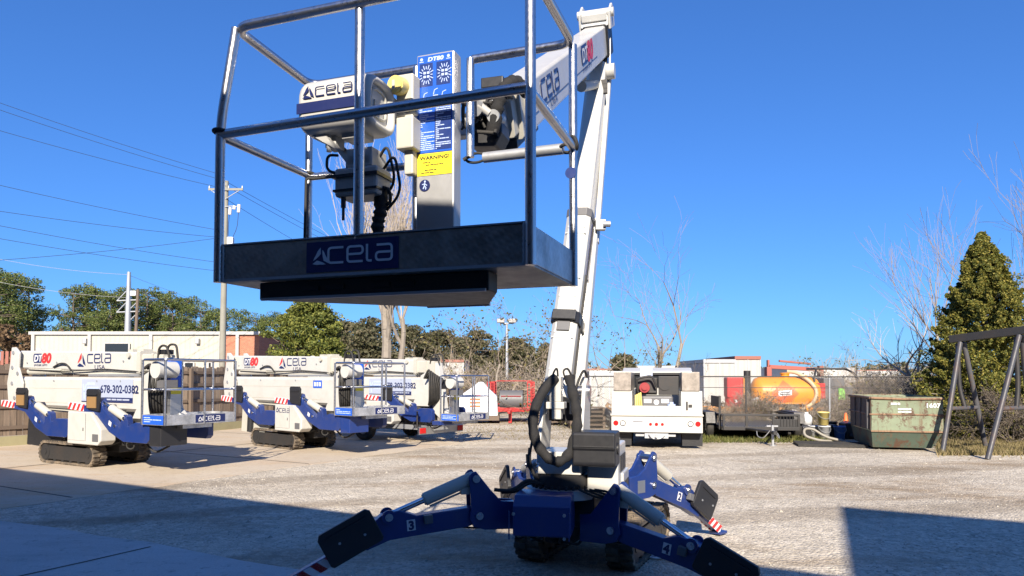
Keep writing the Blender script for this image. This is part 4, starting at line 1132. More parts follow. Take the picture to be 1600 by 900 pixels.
    b = B(M); b.tube(fillet([(2.3, -0.5, 0.55), (2.5, -0.45, 0.36), (2.7, -0.3, 0.5)], 0.12), 0.02, 7); b.tube(ring(M @ V((2.0, -0.6, 0.5)), (0, 1, 0.1), 0.07, 0), 0.014, 7, closed=True, M=M.inverted()); b.objs('lashing_loop', rubber, t)
    # turret and booms
    b = B(M); b.cyl((1.55, 0, 0.8), (1.55, 0, 0.95), 0.26, n=24); b.obj('slew_ring', darkmetal, t)
    b = B(MY)
    for z in (-0.24, 0.20): b.prism([(1.45, 0.95), (2.1, 0.95), (2.22, 1.3), (2.18, 1.75), (1.98, 1.86), (1.80, 1.78), (1.62, 1.2)], z, z + 0.04)
    b.objs('turret', white, t, 0.01)
    b = B(M); b.box(1.88, 2.12, -0.195, 0.195, 0.97, 1.7); b.obj('turret_shroud', black, t)
    lat = M.to_3x3() @ V((0, 1, 0))
    b = B(); prof(M @ V((1.75, 0, 1.40)), M @ V((-2.95, 0, 1.42)), lat, 0.40, 0.66, 0.06, b); lob_ = b.obj('lower_boom', white, t)
    b = B(M); b.box(-0.2, 1.5, -0.16, 0.16, 1.751, 1.80); b.obj('boom_top_plate', galv, lob_)
    b = B(M); b.box(-2.4, 1.2, -0.204, -0.2005, 1.50, 1.512); b.box(-2.4, 1.2, -0.204, -0.2005, 1.20, 1.212); b.obj('boom_seam', cream, lob_)
    b = B(MY); b.prism([(-2.7, 1.0), (0.2, 1.0), (0.6, 1.14), (-2.6, 1.12)], -0.12, 0.12); b.obj('boom_underside_rail', cream, lob_)
    b = B(MY)
    for z in (-0.27, 0.22): b.prism([(-3.12, 1.05), (-2.6, 1.05), (-2.55, 1.6), (-2.75, 1.95), (-2.72, 2.28), (-2.9, 2.40), (-3.05, 2.40), (-3.10, 2.05), (-3.22, 1.6)], z, z + 0.05)
    lks = b.objs('boom_link', white, t, 0.015)
    b = B(MY)
    for p in ((-2.95, 2.28), (-2.98, 1.95), (-2.98, 1.6), (-2.86, 1.28), (-2.75, 1.82)): b.disc(p, 0.045, 0.271, 0.285, n=12)
    b.objs('pin', galv, lks[0])
    b = B(); prof(M @ V((-2.95, 0, 2.13)), M @ V((1.55, 0, 2.02)), lat, 0.30, 0.40, 0.03, b); upb_ = b.obj('upper_boom', white, t)
    b = B(); prof(M @ V((1.5, 0, 2.02)), M @ V((2.2, 0, 2.0)), lat, 0.25, 0.33, 0.02, b); prof(M @ V((1.45, 0, 2.02)), M @ V((1.56, 0, 2.02)), lat, 0.34, 0.44, 0.02, b); prof(M @ V((1.85, 0, 2.0)), M @ V((1.92, 0, 2.0)), lat, 0.29, 0.38, 0.02, b); b.obj('fly_section', cream, upb_)
    b = B(MY); b.prism([(-1.3, 1.82), (-0.55, 1.80), (1.5, 1.80), (1.5, 1.88), (-1.1, 1.92)], -0.1, 0.12); b.obj('boom_saddle', cream, upb_)
    b = B(M); b.cyl((-2.6, -0.1, 1.86), (-1.25, -0.1, 1.86), 0.065, n=14); b.cyl((-1.25, -0.1, 1.86), (-0.9, -0.1, 1.86), 0.035, n=10); b.obj('lift_cylinder', cream, t)
    b = B(M); b.tube(fillet([(-1.5, -0.17, 1.95), (-1.2, -0.2, 2.03), (-0.95, -0.2, 2.02), (-0.8, -0.18, 1.88)], 0.1), 0.018, 7); b.obj('hydraulic_hose', rubber, t)
    F = MY @ Matrix.Translation((0, 0, 0.152))
    b = B(F)
    if not tr: spyder_lettering(b, None, -2.35, 2.05, 0.20, 0, 1, 2, 0.004, 1.15)
    logo_mark(b, None, -0.62, 1.96, 0.27, 0.004, 0, [1, 0, 0]); logo_word(b, None, -0.25, 2.03, 0.17, 0.15, 0.004, 0); text_into(b, None, 'USA', 0.0, 1.90, 0.085, 0, 0, t=0.004, sx=1.7)
    b.obj('boom_lettering', [navy, reddecal, printwhite], upb_)
    F = MY @ Matrix.Translation((0, 0, 0.2045))
    if kind in ('phone', 'trailer'):
        b = B(F @ Matrix.Translation((-0.34, 1.24, 0)))
        b.box(0, 1.75, 0, 0.46, 0, 0.004, 0); b.box(0.78, 1.75, 0.02, 0.10, 0.004, 0.006, 2); b.box(0.0, 1.75, 0.0, 0.018, 0.004, 0.006, 2)
        text_into(b, None, '678-302-0382', 0.66, 0.19, 0.15, 1, 0.025, 0, 0.006, sx=1.05)
        lines(b, None, 0.20, 0.34, 0.40, 3, 0.09, 0.05, 3, 0.006); lines(b, None, 0.84, 0.045, 0.85, 1, 0.05, 0.03, 0, 0.008)
        b.ribbon([(0.10, 0.06), (0.09, 0.22), (0.05, 0.36)], 0.035, 0.004, 0.006, None, 3); b.ribbon([(0.09, 0.2), (0.17, 0.36)], 0.03, 0.004, 0.006, None, 3)
        b.obj('phone_banner', [banner_pale, navy, navy, pale], lob_)
    else:
        b = B(F); b.box(0.95, 1.3, 1.48, 1.66, 0, 0.004, 0); 
        for k in range(3): b.box(0.99 + 0.1 * k, 1.06 + 0.1 * k, 1.52, 1.62, 0.004, 0.006, 1)
        b.obj('boom_sticker', [stickblue, printwhite], lob_)
    b = B(M); b.tube(fillet([(-2.5, -0.17, 1.90), (-1.0, -0.19, 1.86), (0.4, -0.18, 1.90), (1.6, -0.16, 1.84), (2.0, -0.1, 1.7)], 0.2), 0.014, 6); b.tube(fillet([(-2.2, -0.21, 1.10), (-0.6, -0.22, 1.07), (1.2, -0.21, 1.10)], 0.2), 0.014, 6); b.objs('hydraulic_hose', rubber, t)
    b = B(M)
    for x in (-2.6, -1.4, 0.2, 1.0): b.cyl((x, -0.155, 2.05), (x, -0.165, 2.05), 0.02, n=8); b.cyl((x, -0.202, 1.66), (x, -0.212, 1.66), 0.02, n=8)
    b.objs('boom_bolt', galv, t)
    b = B(M)
    for x, w_ in ((1.05, 0.16), (1.35, 0.2)): b.box(x, x + w_, -0.10, 0.10, 2.221, 2.28)
    b.cyl((1.2, -0.2, 2.16), (1.2, 0.2, 2.16), 0.05, n=12); b.objs('boom_lug', cream, t)
    b = B(M); b.tube(fillet([(2.05, -0.12, 2.1), (2.1, -0.14, 2.32), (2.3, -0.12, 2.34), (2.36, -0.1, 2.1)], 0.1), 0.022, 7); b.tube(fillet([(2.0, 0.08, 2.1), (2.05, 0.08, 2.36), (2.3, 0.08, 2.36), (2.4, 0.05, 2.05)], 0.1), 0.022, 7); b.objs('hydraulic_hose', rubber, t)
    # basket
    X0, X1, W = (2.92, 3.48, 0.62) if tr else (2.52, 3.17, 0.72)
    bp = B(M); bp.box(X0, X1, -W, W, bz, bz + 0.012); bp.box(X1 - 0.015, X1, -W, W, bz + 0.013, bz + 0.18); bp.box(X0, X1 - 0.016, -W, -W + 0.015, bz + 0.013, bz + 0.18); bp.box(X0, X1 - 0.016, W - 0.015, W, bz + 0.013, bz + 0.18); bp.box(X0, X0 + 0.015, -W + 0.016, W - 0.016, bz + 0.013, bz + 0.18); bp.box(X0 + .1, X1 - .1, -0.3, 0.3, bz - 0.08, bz - 0.001)
    tray_ = bp.obj('basket_floor', plate_light, t)
    b = B(M @ frame((X1, 0, bz), (0, 1, 0), (0, 0, 1))); b.box(-0.12, 0.50, 0.02, 0.16, 0.002, 0.005, 0); logo_mark(b, None, -0.07, 0.045, 0.085, 0.007, 1); logo_word(b, None, 0.03, 0.05, 0.075, 0.17, 0.007, 1); b.obj('basket_sign', [navy, printwhite], tray_)
    b = B(MY @ Matrix.Translation((X0, bz, W))); b.box(0.03, 0.62, 0.01, 0.17, 0.002, 0.005, 0); lines(b, None, 0.07, 0.12, 0.5, 3, 0.035, 0.016, 1, 0.007); b.obj('basket_sticker', [stickblue, pale], tray_)
    zt = bz + 1.15; zm = bz + 0.62
    for x, y in ((X1, -W), (X1, W), (X0, -W), (X0, W), (X1, 0.06), (X0, -0.28), (X0, 0.05)):
        b = B(M); b.tube([(x, y, bz), (x, y, zt)], 0.021, 9); b.obj('rail_post', steel, t)
    b = B(M); b.tube(fillet([(X0, -W, zt), (X1, -W, zt), (X1, W, zt), (X0, W, zt)], 0.08, closed=True), 0.021, 9, closed=True); b.obj('top_rail', steel, t)
    b = B(M); b.tube([(X0, -W, zm), (X1, -W, zm), (X1, W, zm), (X0, W, zm)], 0.019, 9, closed=True); b.obj('mid_rail', steel, t)
    b = B(M); b.box(X0 + 0.03, X0 + 0.12, -0.26, -0.04, bz + 0.013, zt + 0.03); co = b.obj('basket_column', alu, t, 0.006)
    b = B(M); b.box(X0 + 0.121, X0 + 0.125, -0.255, -0.045, zt - 0.5, zt + 0.02, 0); b.box(X0 + 0.121, X0 + 0.125, -0.255, -0.045, zt - 0.62, zt - 0.502, 1); b.box(X0 + 0.125, X0 + 0.127, -0.24, -0.06, zt - 0.28, zt - 0.26, 2)
    b.box(X0 + 0.028, X0 + 0.122, -0.265, -0.261, zt - 0.5, zt + 0.02, 0)
    b.obj('instruction_board', [stickblue, yellow, pale], co)
    b = B(M); b.cyl((X0 + 0.25, -W + 0.07, zt - 0.18), (X0 + 0.25, -W + 0.45, zt - 0.18), 0.15, n=24); cv = b.obj('control_cover', white, t, 0.03)
    b = B(M); b.box(X0 + 0.2, X0 + 0.4, -W + 0.14, -W + 0.42, zt - 0.50, zt - 0.36); b.obj('control_unit', grey, t)
    b = B(M)
    for k in range(7):
        y = -0.45 + 0.06 * k; p = [(2.15, y, 1.9 if not tr else 1.7), (2.35 + 0.03 * k, y, 2.0 - 0.05 * k), (2.45, y - 0.1, 1.5), (2.35, y, 1.1), (2.1, y * 0.5, 1.0)]
        b.tube(fillet(p, 0.2), 0.028, 7)
    b.objs('hydraulic_hose', rubber, t)
    b = B(M); b.prism([(2.1, bz + 0.2), (2.45, bz - 0.05), (2.75, bz - 0.05), (2.75, bz + 0.1), (2.55, bz + 0.25), (2.3, 2.1), (2.1, 2.15)], -0.08, 0.08, FY); b.obj('basket_arm', white, t, 0.01)
    b = B(M); b.box(2.2, 2.45, -0.14, 0.14, bz + 0.8, bz + 1.05); b.box(2.0, 2.2, -0.1, 0.1, 2.17, 2.26); b.objs('basket_rotator', black, t, 0.01)
    if tr:
        for s_ in (-1, 1):
            b = B(M); y = s_ * 0.88
            prof_ = [(0.20, -0.10), (0.30, -0.115), (0.345, -0.10), (0.36, -0.06), (0.36, 0.06), (0.345, 0.10), (0.30, 0.115), (0.20, 0.10)]
            n = 28
            vs = [(0.30 + r * math.cos(2 * math.pi * k / n), y + z, 0.36 + r * math.sin(2 * math.pi * k / n)) for r, z in prof_ for k in range(n)]
            fs = [(i * n + k, i * n + (k + 1) % n, (i + 1) * n + (k + 1) % n, (i + 1) * n + k) for i in range(len(prof_) - 1) for k in range(n)]
            b.add(vs, fs, 0, True); w_ = b.obj('wheel', rubber, t)
            b = B(M); b.cyl((0.30, y - 0.07, 0.36), (0.30, y + 0.07, 0.36), 0.205, n=24); b.tube(ring(V((0.30, y - 0.085, 0.36)), (0, 1, 0), 0.17, 0), 0.02, 7, closed=True); b.cyl((0.30, y - 0.10, 0.36), (0.30, y - 0.06, 0.36), 0.06, n=12); b.obj('rim', galv, w_)
            b = B(MY); pts = [(0.30 + 0.43 * math.cos(R(a)), 0.36 + 0.43 * math.sin(R(a))) for a in range(-5, 200, 12)]; b.ribbon(pts, 0.02, -y - 0.13, -y + 0.13); b.obj('mudguard', black, t)
        b = B(M)
        for y in (-0.5, 0.5): b.box(-1.2, 2.3, y - 0.04, y + 0.04, 0.34, 0.46)
        b.box(0.25, 0.35, -0.8, 0.8, 0.3, 0.4); b.objs('trailer_beam', galv, t)
        b = B(M); b.box(2.31, 2.37, -0.85, 0.85, 0.24, 0.44); lb_ = b.obj('light_bar', alu, t, 0.01)
        for y in (-0.72, 0.72):
            b = B(M); b.box(2.371, 2.40, y - 0.10, y + 0.10, 0.27, 0.41); b.obj('tail_light', lampred, lb_, 0.008)
        b = B(M); b.box(2.371, 2.376, -0.3, 0.3, 0.28, 0.40); b.obj('bar_plate', galv, lb_)
        b = B(M); b.tube([(2.25, -0.8, 0.4), (2.25, -0.8, 0.85)], 0.02, 8); b.tube([(2.25, 0.8, 0.4), (2.25, 0.8, 0.85)], 0.02, 8); b.objs('bar_post', darkmetal, lb_)
    return t
GL = 'spider boom lifts in the yard'
stowed_lift('aerial_lift', (-8.38, 14.39, 0), R(-30), 'folded white spider lift on tracks with amber outrigger boards and a phone number banner', GL, 'phone')
stowed_lift('aerial_lift', (-5.36, 17.66, 0), R(-40), 'folded white spider lift on tracks with small blue boom sticker, between two others', GL, 'plain')
stowed_lift('aerial_lift', (-3.75, 20.4, 0), R(-38), 'folded white and blue boom lift on trailer wheels with red tail lights', GL, 'trailer')

# ------------------------------------------------------------------ wheels
def wheel(b_par, c, ax, r, w, M, tyre=rubber, rimm=galv, rim_r=0.55):
    ax = V(ax).normalized(); c = V(c); u = ax.orthogonal().normalized(); v = ax.cross(u); n = 26
    pf_ = [(rim_r * r, -0.44), (0.84 * r, -0.5), (0.96 * r, -0.42), (r, -0.28), (r, 0.28), (0.96 * r, 0.42), (0.84 * r, 0.5), (rim_r * r, 0.44)]
    b = B(M); vs = [c + ax * z * w + (u * math.cos(2 * math.pi * k / n) + v * math.sin(2 * math.pi * k / n)) * q for q, z in pf_ for k in range(n)]
    fs = [(i * n + k, i * n + (k + 1) % n, (i + 1) * n + (k + 1) % n, (i + 1) * n + k) for i in range(len(pf_) - 1) for k in range(n)]
    b.add(vs, fs, 0, True); o = b.obj('wheel', tyre, b_par)
    b = B(M); b.cyl(c - ax * w * 0.36, c + ax * w * 0.36, rim_r * r * 1.01, n=22); b.cyl(c - ax * w * 0.48, c + ax * w * 0.48, rim_r * r * 0.35, n=14); b.obj('rim', rimm, o)
    return o

# ------------------------------------------------------------------ white service truck, seen from behind
tl = G(1026, 702); t = thing('service_truck', (tl.x, tl.y, 0), 'white service truck with open utility bed, checker plate side boxes and round red tail lights', 'truck', R(-12)); M = WM[t.name]
Wd = 1.08
b = B(M); b.box(-Wd, Wd, 0.0, 0.25, 0.40, 0.80); bmp = b.obj('bumper', white, t, 0.015)
b = B(M); b.box(-Wd - 0.02, Wd + 0.02, -0.04, 0.3, 0.801, 0.84); b.obj('bumper_ledge', cream, bmp)
for x, r_, m in ((-0.97, 0.062, lampred), (0.97, 0.062, lampred), (-0.80, 0.058, printwhite), (0.80, 0.058, printwhite), (-0.14, 0.035, lampred), (0.0, 0.04, lampred), (0.14, 0.035, lampred)):
    b = B(M); b.cyl((x, -0.012, 0.62 if abs(x) > 0.3 else 0.60), (x, 0.0, 0.62 if abs(x) > 0.3 else 0.60), r_, n=20); b.obj('tail_light' if m is lampred else 'reverse_light', m, bmp)
for x in (-0.80, 0.80):
    b = B(M); b.tube([(x + 0.06 * math.cos(2 * math.pi * k / 20), -0.012, 0.62 + 0.06 * math.sin(2 * math.pi * k / 20)) for k in range(20)], 0.009, 6, closed=True); b.obj('light_bezel', darkmetal, bmp)
b = B(M); b.box(-0.58, -0.30, -0.010, -0.002, 0.54, 0.70, 0); b.box(-0.56, -0.32, -0.0125, -0.0102, 0.64, 0.67, 1); lines(b, frame((-0.56, -0.0105, 0), (1, 0, 0), (0, 0, 1)), 0, 0.56, 0.24, 1, 0.02, 0.06, 1); b.obj('licence_plate', [printwhite, grey], bmp)
b = B(M); b.box(-0.28, 0.28, 0.02, 0.12, 0.26, 0.38); b.cyl((0, -0.18, 0.32), (0, 0.1, 0.32), 0.03); b.tube(fillet([(-0.18, -0.02, 0.36), (-0.1, -0.08, 0.26), (0.1, -0.08, 0.26), (0.2, -0.02, 0.36)], 0.08), 0.016, 7); b.box(-0.5, 0.45, 0.1, 0.18, 0.30, 0.36); b.obj('tow_hitch', galv, t)
for s_ in (-1, 1):
    b = B(M); x0, x1 = (s_ * 0.58, s_ * Wd) if s_ > 0 else (-Wd, -0.58)
    b.box(x0, x1, 0.06, 2.5, 0.80, 1.40); bx_ = b.obj('side_box', white, t, 0.015)
    b = B(M); b.box(x0 + 0.02, x1 - 0.02, 0.052, 0.059, 0.83, 1.36); b.obj('box_door', white, bx_)
    b = B(M); b.box(x0 + 0.02 if s_ > 0 else x0 + 0.06, x1 - 0.06 if s_ > 0 else x1 - 0.02, 0.03, 2.2, 1.402, 1.86); b.obj('checker_box', plate, t, 0.01)
    b = B(M); b.box(s_ * 0.85 - 0.24, s_ * 0.85 + 0.24, 0.33, 0.35, 0.06, 0.42); b.obj('mud_flap', black, t)
    for dx in (-0.12, 0.12):
        wheel(t, (s_ * 0.84 + dx, 1.15, 0.40), (1, 0, 0), 0.40, 0.22, M)
    wheel(t, (s_ * 0.9, 4.6, 0.40), (1, 0, 0), 0.40, 0.25, M)
b = B(M); b.box(0.70, 0.74, 0.03, 0.05, 0.95, 1.15); b.box(0.76, 0.84, 0.02, 0.05, 1.02, 1.08); b.obj('door_handle', darkmetal, t)
b = B(M); b.box(-0.58, 0.58, 0.05, 0.10, 0.82, 1.04); tg = b.obj('tailgate', white, t, 0.01)
b = B(M); b.box(-0.575, 0.575, 0.3, 2.5, 0.82, 0.86); b.box(-Wd + 0.05, Wd - .05, 0.3, 2.5, 0.45, 0.78); b.box(-0.4, 0.4, 0.3, 5.4, 0.42, 0.6); b.obj('bed', darkmetal, t)
b = B(M); b.box(-0.36, 0.40, 0.3, 0.9, 0.90, 1.28); tk = b.obj('grey_tank', grey, t, 0.05, 3)
b = B(M); b.cyl((0.0, 0.285, 1.12), (0, 0.299, 1.12), 0.065, n=18); b.box(-0.30, -0.12, 0.288, 0.299, 1.1, 1.2); b.box(0.12, 0.30, 0.288, 0.299, 1.1, 1.2); b.objs('tank_label', [printwhite], tk)
b = B(M); b.cyl((-0.28, 0.18, 1.48), (-0.28, 0.45, 1.48), 0.125, n=22); b.cyl((-0.28, 0.14, 1.48), (-0.28, 0.18, 1.48), 0.07, n=16); hr = b.obj('hose_reel', paint('reel_red', (0.26, 0.015, 0.02), 0.5, dirt=0.3), t, 0.01)
b = B(M); b.box(-0.50, 0.02, 0.46, 1.0, 1.30, 1.72); b.box(0.05, 0.54, 0.3, 1.0, 1.30, 1.76); b.box(-0.45, 0.0, 0.3, 0.5, 1.34, 1.40); b.cyl((0.2, 0.28, 1.55), (0.2, 0.4, 1.55), 0.14, n=18); b.tube(fillet([(-0.45, 0.3, 1.4), (-0.48, 0.25, 1.7), (-0.1, 0.25, 1.78), (0.0, 0.3, 1.5)], 0.1), 0.03, 7)
b.obj('compressor', darkmetal, t, 0.02)
b = B(M); b.cyl((0.36, 0.22, 0.90), (0.36, 0.22, 1.08), 0.10, n=16); b.cyl((0.36, 0.22, 1.08), (0.36, 0.22, 1.13), 0.05, n=12); b.obj('jug', pale, t)
b = B(M)
for k in range(4): b.cyl((-0.5 + 0.05 * k, 0.2 + 0.05 * k, 0.87), (-0.5 + 0.04 * k, 0.2, 1.3 + 0.02 * k), 0.022, n=8)
b.objs('pipe_length', knobyel, t)
b = B(M); b.box(-0.42, -0.1, 1.2, 1.6, 1.73, 2.02); ac = b.obj('white_unit', printwhite, t, 0.02)
b = B(M)
for k in range(4): b.box(-0.39 + 0.08 * k, -0.35 + 0.08 * k, 1.19, 1.199, 1.77, 1.98)
b.objs('unit_slot', pale, ac)
b = B(M @ frame((0, 0, 0), (0, 1, 0), (0, 0, 1)))              # x = away, y = up, z = right
b.prism([(2.6, 0.6), (6.0, 0.6), (6.0, 1.15), (4.7, 1.28), (4.2, 1.95), (3.1, 2.0), (2.62, 1.9)], -0.95, 0.95); cabn = b.obj('cab', white, t, 0.03)
b = B(M); b.box(-0.7, 0.7, 2.585, 2.60, 1.45, 1.86); b.box(0.951, 0.957, 3.0, 4.0, 1.38, 1.85); b.box(-0.957, -0.951, 3.0, 4.0, 1.38, 1.85); b.objs('cab_window', glass, cabn)
b = B(M); b.box(-0.9, 0.9, 2.52, 2.56, 1.80, 1.86); b.box(-0.9, -0.86, 2.52, 2.56, 1.3, 1.8); b.box(0.86, 0.9, 2.52, 2.56, 1.3, 1.8); b.obj('headache_rack', darkmetal, t)

# ------------------------------------------------------------------ red cage trailer with grey drum
tl = G(798, 661); t = thing('cage_trailer', (tl.x, tl.y, 0), 'small red trailer with mesh cage sides carrying a dark grey round drum', 'trailer', R(-4)); M = WM[t.name]
b = B(M); b.box(-0.80, 0.80, 0.0, 0.10, 0.42, 0.58); b.box(-0.80, -0.72, 0.1, 2.2, 0.42, 0.52); b.box(0.72, 0.80, 0.1, 2.2, 0.42, 0.52); b.box(-0.72, 0.72, 2.1, 2.2, 0.42, 0.52); b.box(-0.72, 0.72, 0.1, 2.1, 0.43, 0.46); b.box(-0.05, 0.05, -0.9, 0.0, 0.40, 0.50); b.box(-0.06, 0.06, -0.35, -0.25, 0.02, 0.55); b.obj('trailer_frame', red, t, 0.01)
for s_ in (-1, 1):
    b = B(M); x = s_ * 0.76
    for y in (0.05, 0.75, 1.45, 2.15): b.box(x - 0.02, x + 0.02, y - 0.02, y + 0.02, 0.58, 1.56)
    for k in range(9): b.box(x - 0.012, x + 0.012, 0.07, 2.13, 0.64 + 0.11 * k, 0.655 + 0.11 * k)
    for k in range(18): b.box(x - 0.01, x + 0.01, 0.12 + 0.115 * k, 0.13 + 0.115 * k, 0.6, 1.55)
    b.box(x - 0.14, x + 0.14, 0.03, 0.05, 1.5, 1.56)
    for k in range(8): b.box(x - 0.14, x + 0.14, 0.035, 0.047, 0.62 + 0.11 * k, 0.635 + 0.11 * k); 
    for xx in (x - 0.13, x + 0.13): b.box(xx - 0.015, xx + 0.015, 0.025, 0.055, 0.58, 1.56)
    b.obj('cage_side', red, t)
    wheel(t, (s_ * 0.78, 0.0 + 1.0 * 0, 0.27) if False else (s_ * 0.86, 0.9, 0.28), (1, 0, 0), 0.28, 0.18, M, muddy, printwhite)
b = B(M); b.cyl((-0.44, 0.5, 0.86), (0.44, 0.5, 0.86), 0.36, n=28); dr = b.obj('drum', grey, t, 0.04, 3)
b = B(M); b.box(-0.38, 0.38, 0.12, 0.16, 1.0, 1.02); b.obj('drum_strap', red, dr)
b = B(M)
for z in (0.62, 1.56): b.box(-0.74, 0.74, 2.12, 2.16, z, z + 0.03)
b.obj('cage_back', red, t)

# ------------------------------------------------------------------ black utility trailer
tl = G(1190, 690); t = thing('utility_trailer', (tl.x, tl.y, 0), 'black flat utility trailer with low mesh rail and jack stand', 'trailer', R(-6)); M = WM[t.name]
b = B(M)
b.box(-1.0, 1.0, 0, 0.07, 0.30, 0.40); b.box(-1.0, 1.0, 0.0, 0.06, 0.68, 0.74)
for x in (-0.98, -0.38, 0.32, 0.98): b.box(x - 0.03, x + 0.03, 0.0, 0.06, 0.40, 0.68)
for k in range(6): b.box(0.50 + 0.08 * k, 0.52 + 0.08 * k, 0.01, 0.04, 0.40, 0.68)
for x in (-1.0, 1.0):
    b.box(x - 0.03, x + 0.03, 0.07, 3.0, 0.30, 0.40); b.box(x - 0.03, x + 0.03, 0.07, 3.0, 0.66, 0.72)
    for y in (1.0, 2.0, 2.95): b.box(x - 0.025, x + 0.025, y, y + 0.05, 0.4, 0.66)
b.box(-0.96, 0.96, 0.08, 3.0, 0.36, 0.395); b.box(0.33, 0.95, 0.03, 0.05, 0.40, 0.6)
b.obj('trailer_frame', darkmetal, t, 0.006)
b = B(M); b.box(-0.97, -0.39, 0.02, 0.026, 0.40, 0.68); b.box(-0.35, 0.30, 0.02, 0.026, 0.40, 0.68); b.obj('mesh_panel', chain, t)
b = B(M)
for x in (-0.22, 0.22): b.tube([(x * 1.8, 0.0, 0.34), (0, -1.2, 0.34)], 0.035, 8)
b.cyl((0, -1.2, 0.34), (0, -1.42, 0.34), 0.05); b.obj('tow_tongue', darkmetal, t)
b = B(M); b.cyl((0, -1.15, 0.02), (0, -1.15, 0.52), 0.035, n=12); b.cyl((0, -1.15, 0.0), (0, -1.15, 0.02), 0.09, n=14); b.box(-0.14, 0.14, -1.13, -1.10, 0.48, 0.51); b.obj('jack_stand', galv, t)
b = B(M)
for s_ in (-1, 1): b.tube(fillet([(0.05 * s_, -1.1, 0.38), (0.2 * s_, -1.0, 0.16), (0.28 * s_, -0.7, 0.2), (0.24 * s_, -0.5, 0.34)], 0.12), 0.013, 6)
b.objs('safety_chain', galv, t)
for s_ in (-1, 1):
    for y in (1.1, 1.9): wheel(t, (s_ * 1.2, y, 0.33), (1, 0, 0), 0.33, 0.2, M, rubber, galv)
    b = B(M @ frame((0, 0, 0), (0, 1, 0), (0, 0, 1))); b.prism([(0.65, 0.45), (0.75, 0.75), (2.25, 0.75), (2.35, 0.45), (2.28, 0.45), (2.2, 0.7), (0.8, 0.7), (0.72, 0.45)], s_ * 1.06, s_ * 1.34); b.obj('fender', darkmetal, t)
b = B(M); b.box(-1.06, -1.0, 0.3, 0.36, 0.3, 1.22); b.box(-1.05, -1.01, 0.37, 1.6, 0.9, 1.2); b.obj('ramp', darkmetal, t)

# ------------------------------------------------------------------ dumpster and steel frame
o0 = G(1364, 703); o1 = G(1456, 710); ax_ = (o1 - o0); ax_.z = 0
rzz = R(-14)
t = thing('dumpster', (o0.x, o0.y, 0), 'rusty green steel dumpster with tapering base, its rim bent and peeling', 'dumpster', rzz); M = WM[t.name]
L = 1.36; Hh = 1.27; wb = 2.1
def shell(b, rings, mat=0, cap=True):
    n = len(rings[0]); vs = [p for r in rings for p in r]
    fs = [(i * n + k, i * n + (k + 1) % n, (i + 1) * n + (k + 1) % n, (i + 1) * n + k) for i in range(len(rings) - 1) for k in range(n)]
    b.add(vs, fs, mat)
    if cap: b.add(rings[0], [tuple(range(n))[::-1]], mat)
q = lambda x0, x1, y0, y1, z: [(x0, y0, z), (x1, y0, z), (x1, y1, z), (x0, y1, z)]
b = B(M); shell(b, [q(0.02, L - 0.06, 0.1, wb - .1, 0.06), q(-0.04, L + 0.14, -0.06, wb, 0.46)]); b.obj('base', rust_dark, t)
b = B(M); shell(b, [q(-0.04, L + 0.14, -0.06, wb, 0.464), q(-0.02, L + 0.15, -0.02, wb + 0.1, 0.85), q(-0.02, L + 0.16, 0.0, wb + .15, Hh), q(0.02, L + 0.12, 0.04, wb + .11, Hh), q(0.04, L + 0.1, 0.08, wb, 0.5)], cap=False); bd = b.obj('body', rust_green, t)
b = B(M)
for z in (0.85, Hh - 0.03):
    ww = 0.16
    pts = [(-0.04, -0.02, z), (L + ww, -0.02 + 0.01, z - 0.01), (L + ww + 0.02, wb + 0.16, z), (-0.04, wb + 0.16, z)]
    for k in range(4):
        a, c = V(pts[k]), V(pts[(k + 1) % 4]); m = a.lerp(c, 0.5) + V((0, 0, random.uniform(-0.02, 0.02))); b.tube([a, m, c], 0.032 if z > 1 else 0.024, 6)
b.box(-0.05, L + 0.15, -0.085, -0.062, 0.44, 0.475)
b.obj('rim', rust_rim, t)
b = B(M); b.add([(-0.045, -0.03, 0.47), (-0.045, wb - 0.02, 0.47), (-0.027, wb + 0.08, Hh - 0.04), (-0.027, 0.02, Hh - 0.04), (-0.055, -0.03, 0.47), (-0.055, wb - 0.02, 0.47), (-0.037, wb + 0.08, Hh - 0.04), (-0.037, 0.02, Hh - 0.04)], [(4, 7, 6, 5), (0, 1, 2, 3), (0, 4, 5, 1), (3, 2, 6, 7), (0, 3, 7, 4), (1, 5, 6, 2)]); sp_ = b.obj('side_panel', rust_brown, t); sp_['label'] = 'dark brown rusted side panel'
b = B(M)
for y in (0.3, 0.9, 1.5): b.box(-0.07, -0.03, y, y + 0.06, 0.5, Hh - 0.05)
b.box(-0.10, -0.03, 0.1, 0.16, 0.5, 1.2); b.objs('side_rib', rust_steel, t)
b = B(M @ frame((0, -0.024, 0), (1, 0, 0), (0, 0, 1))); text_into(b, None, '1607', L - 0.22, 1.02, 0.10, 0, 0.03, 0, 0.003, sx=1.1)
lines(b, None, 0.40, 1.08, 0.55, 1, 0.1, 0.05); lines(b, None, 0.55, 0.96, 0.3, 1, 0.1, 0.04); lines(b, None, 0.55, 0.90, 0.3, 1, 0.1, 0.03); b.obj('dumpster_lettering', printwhite, bd)

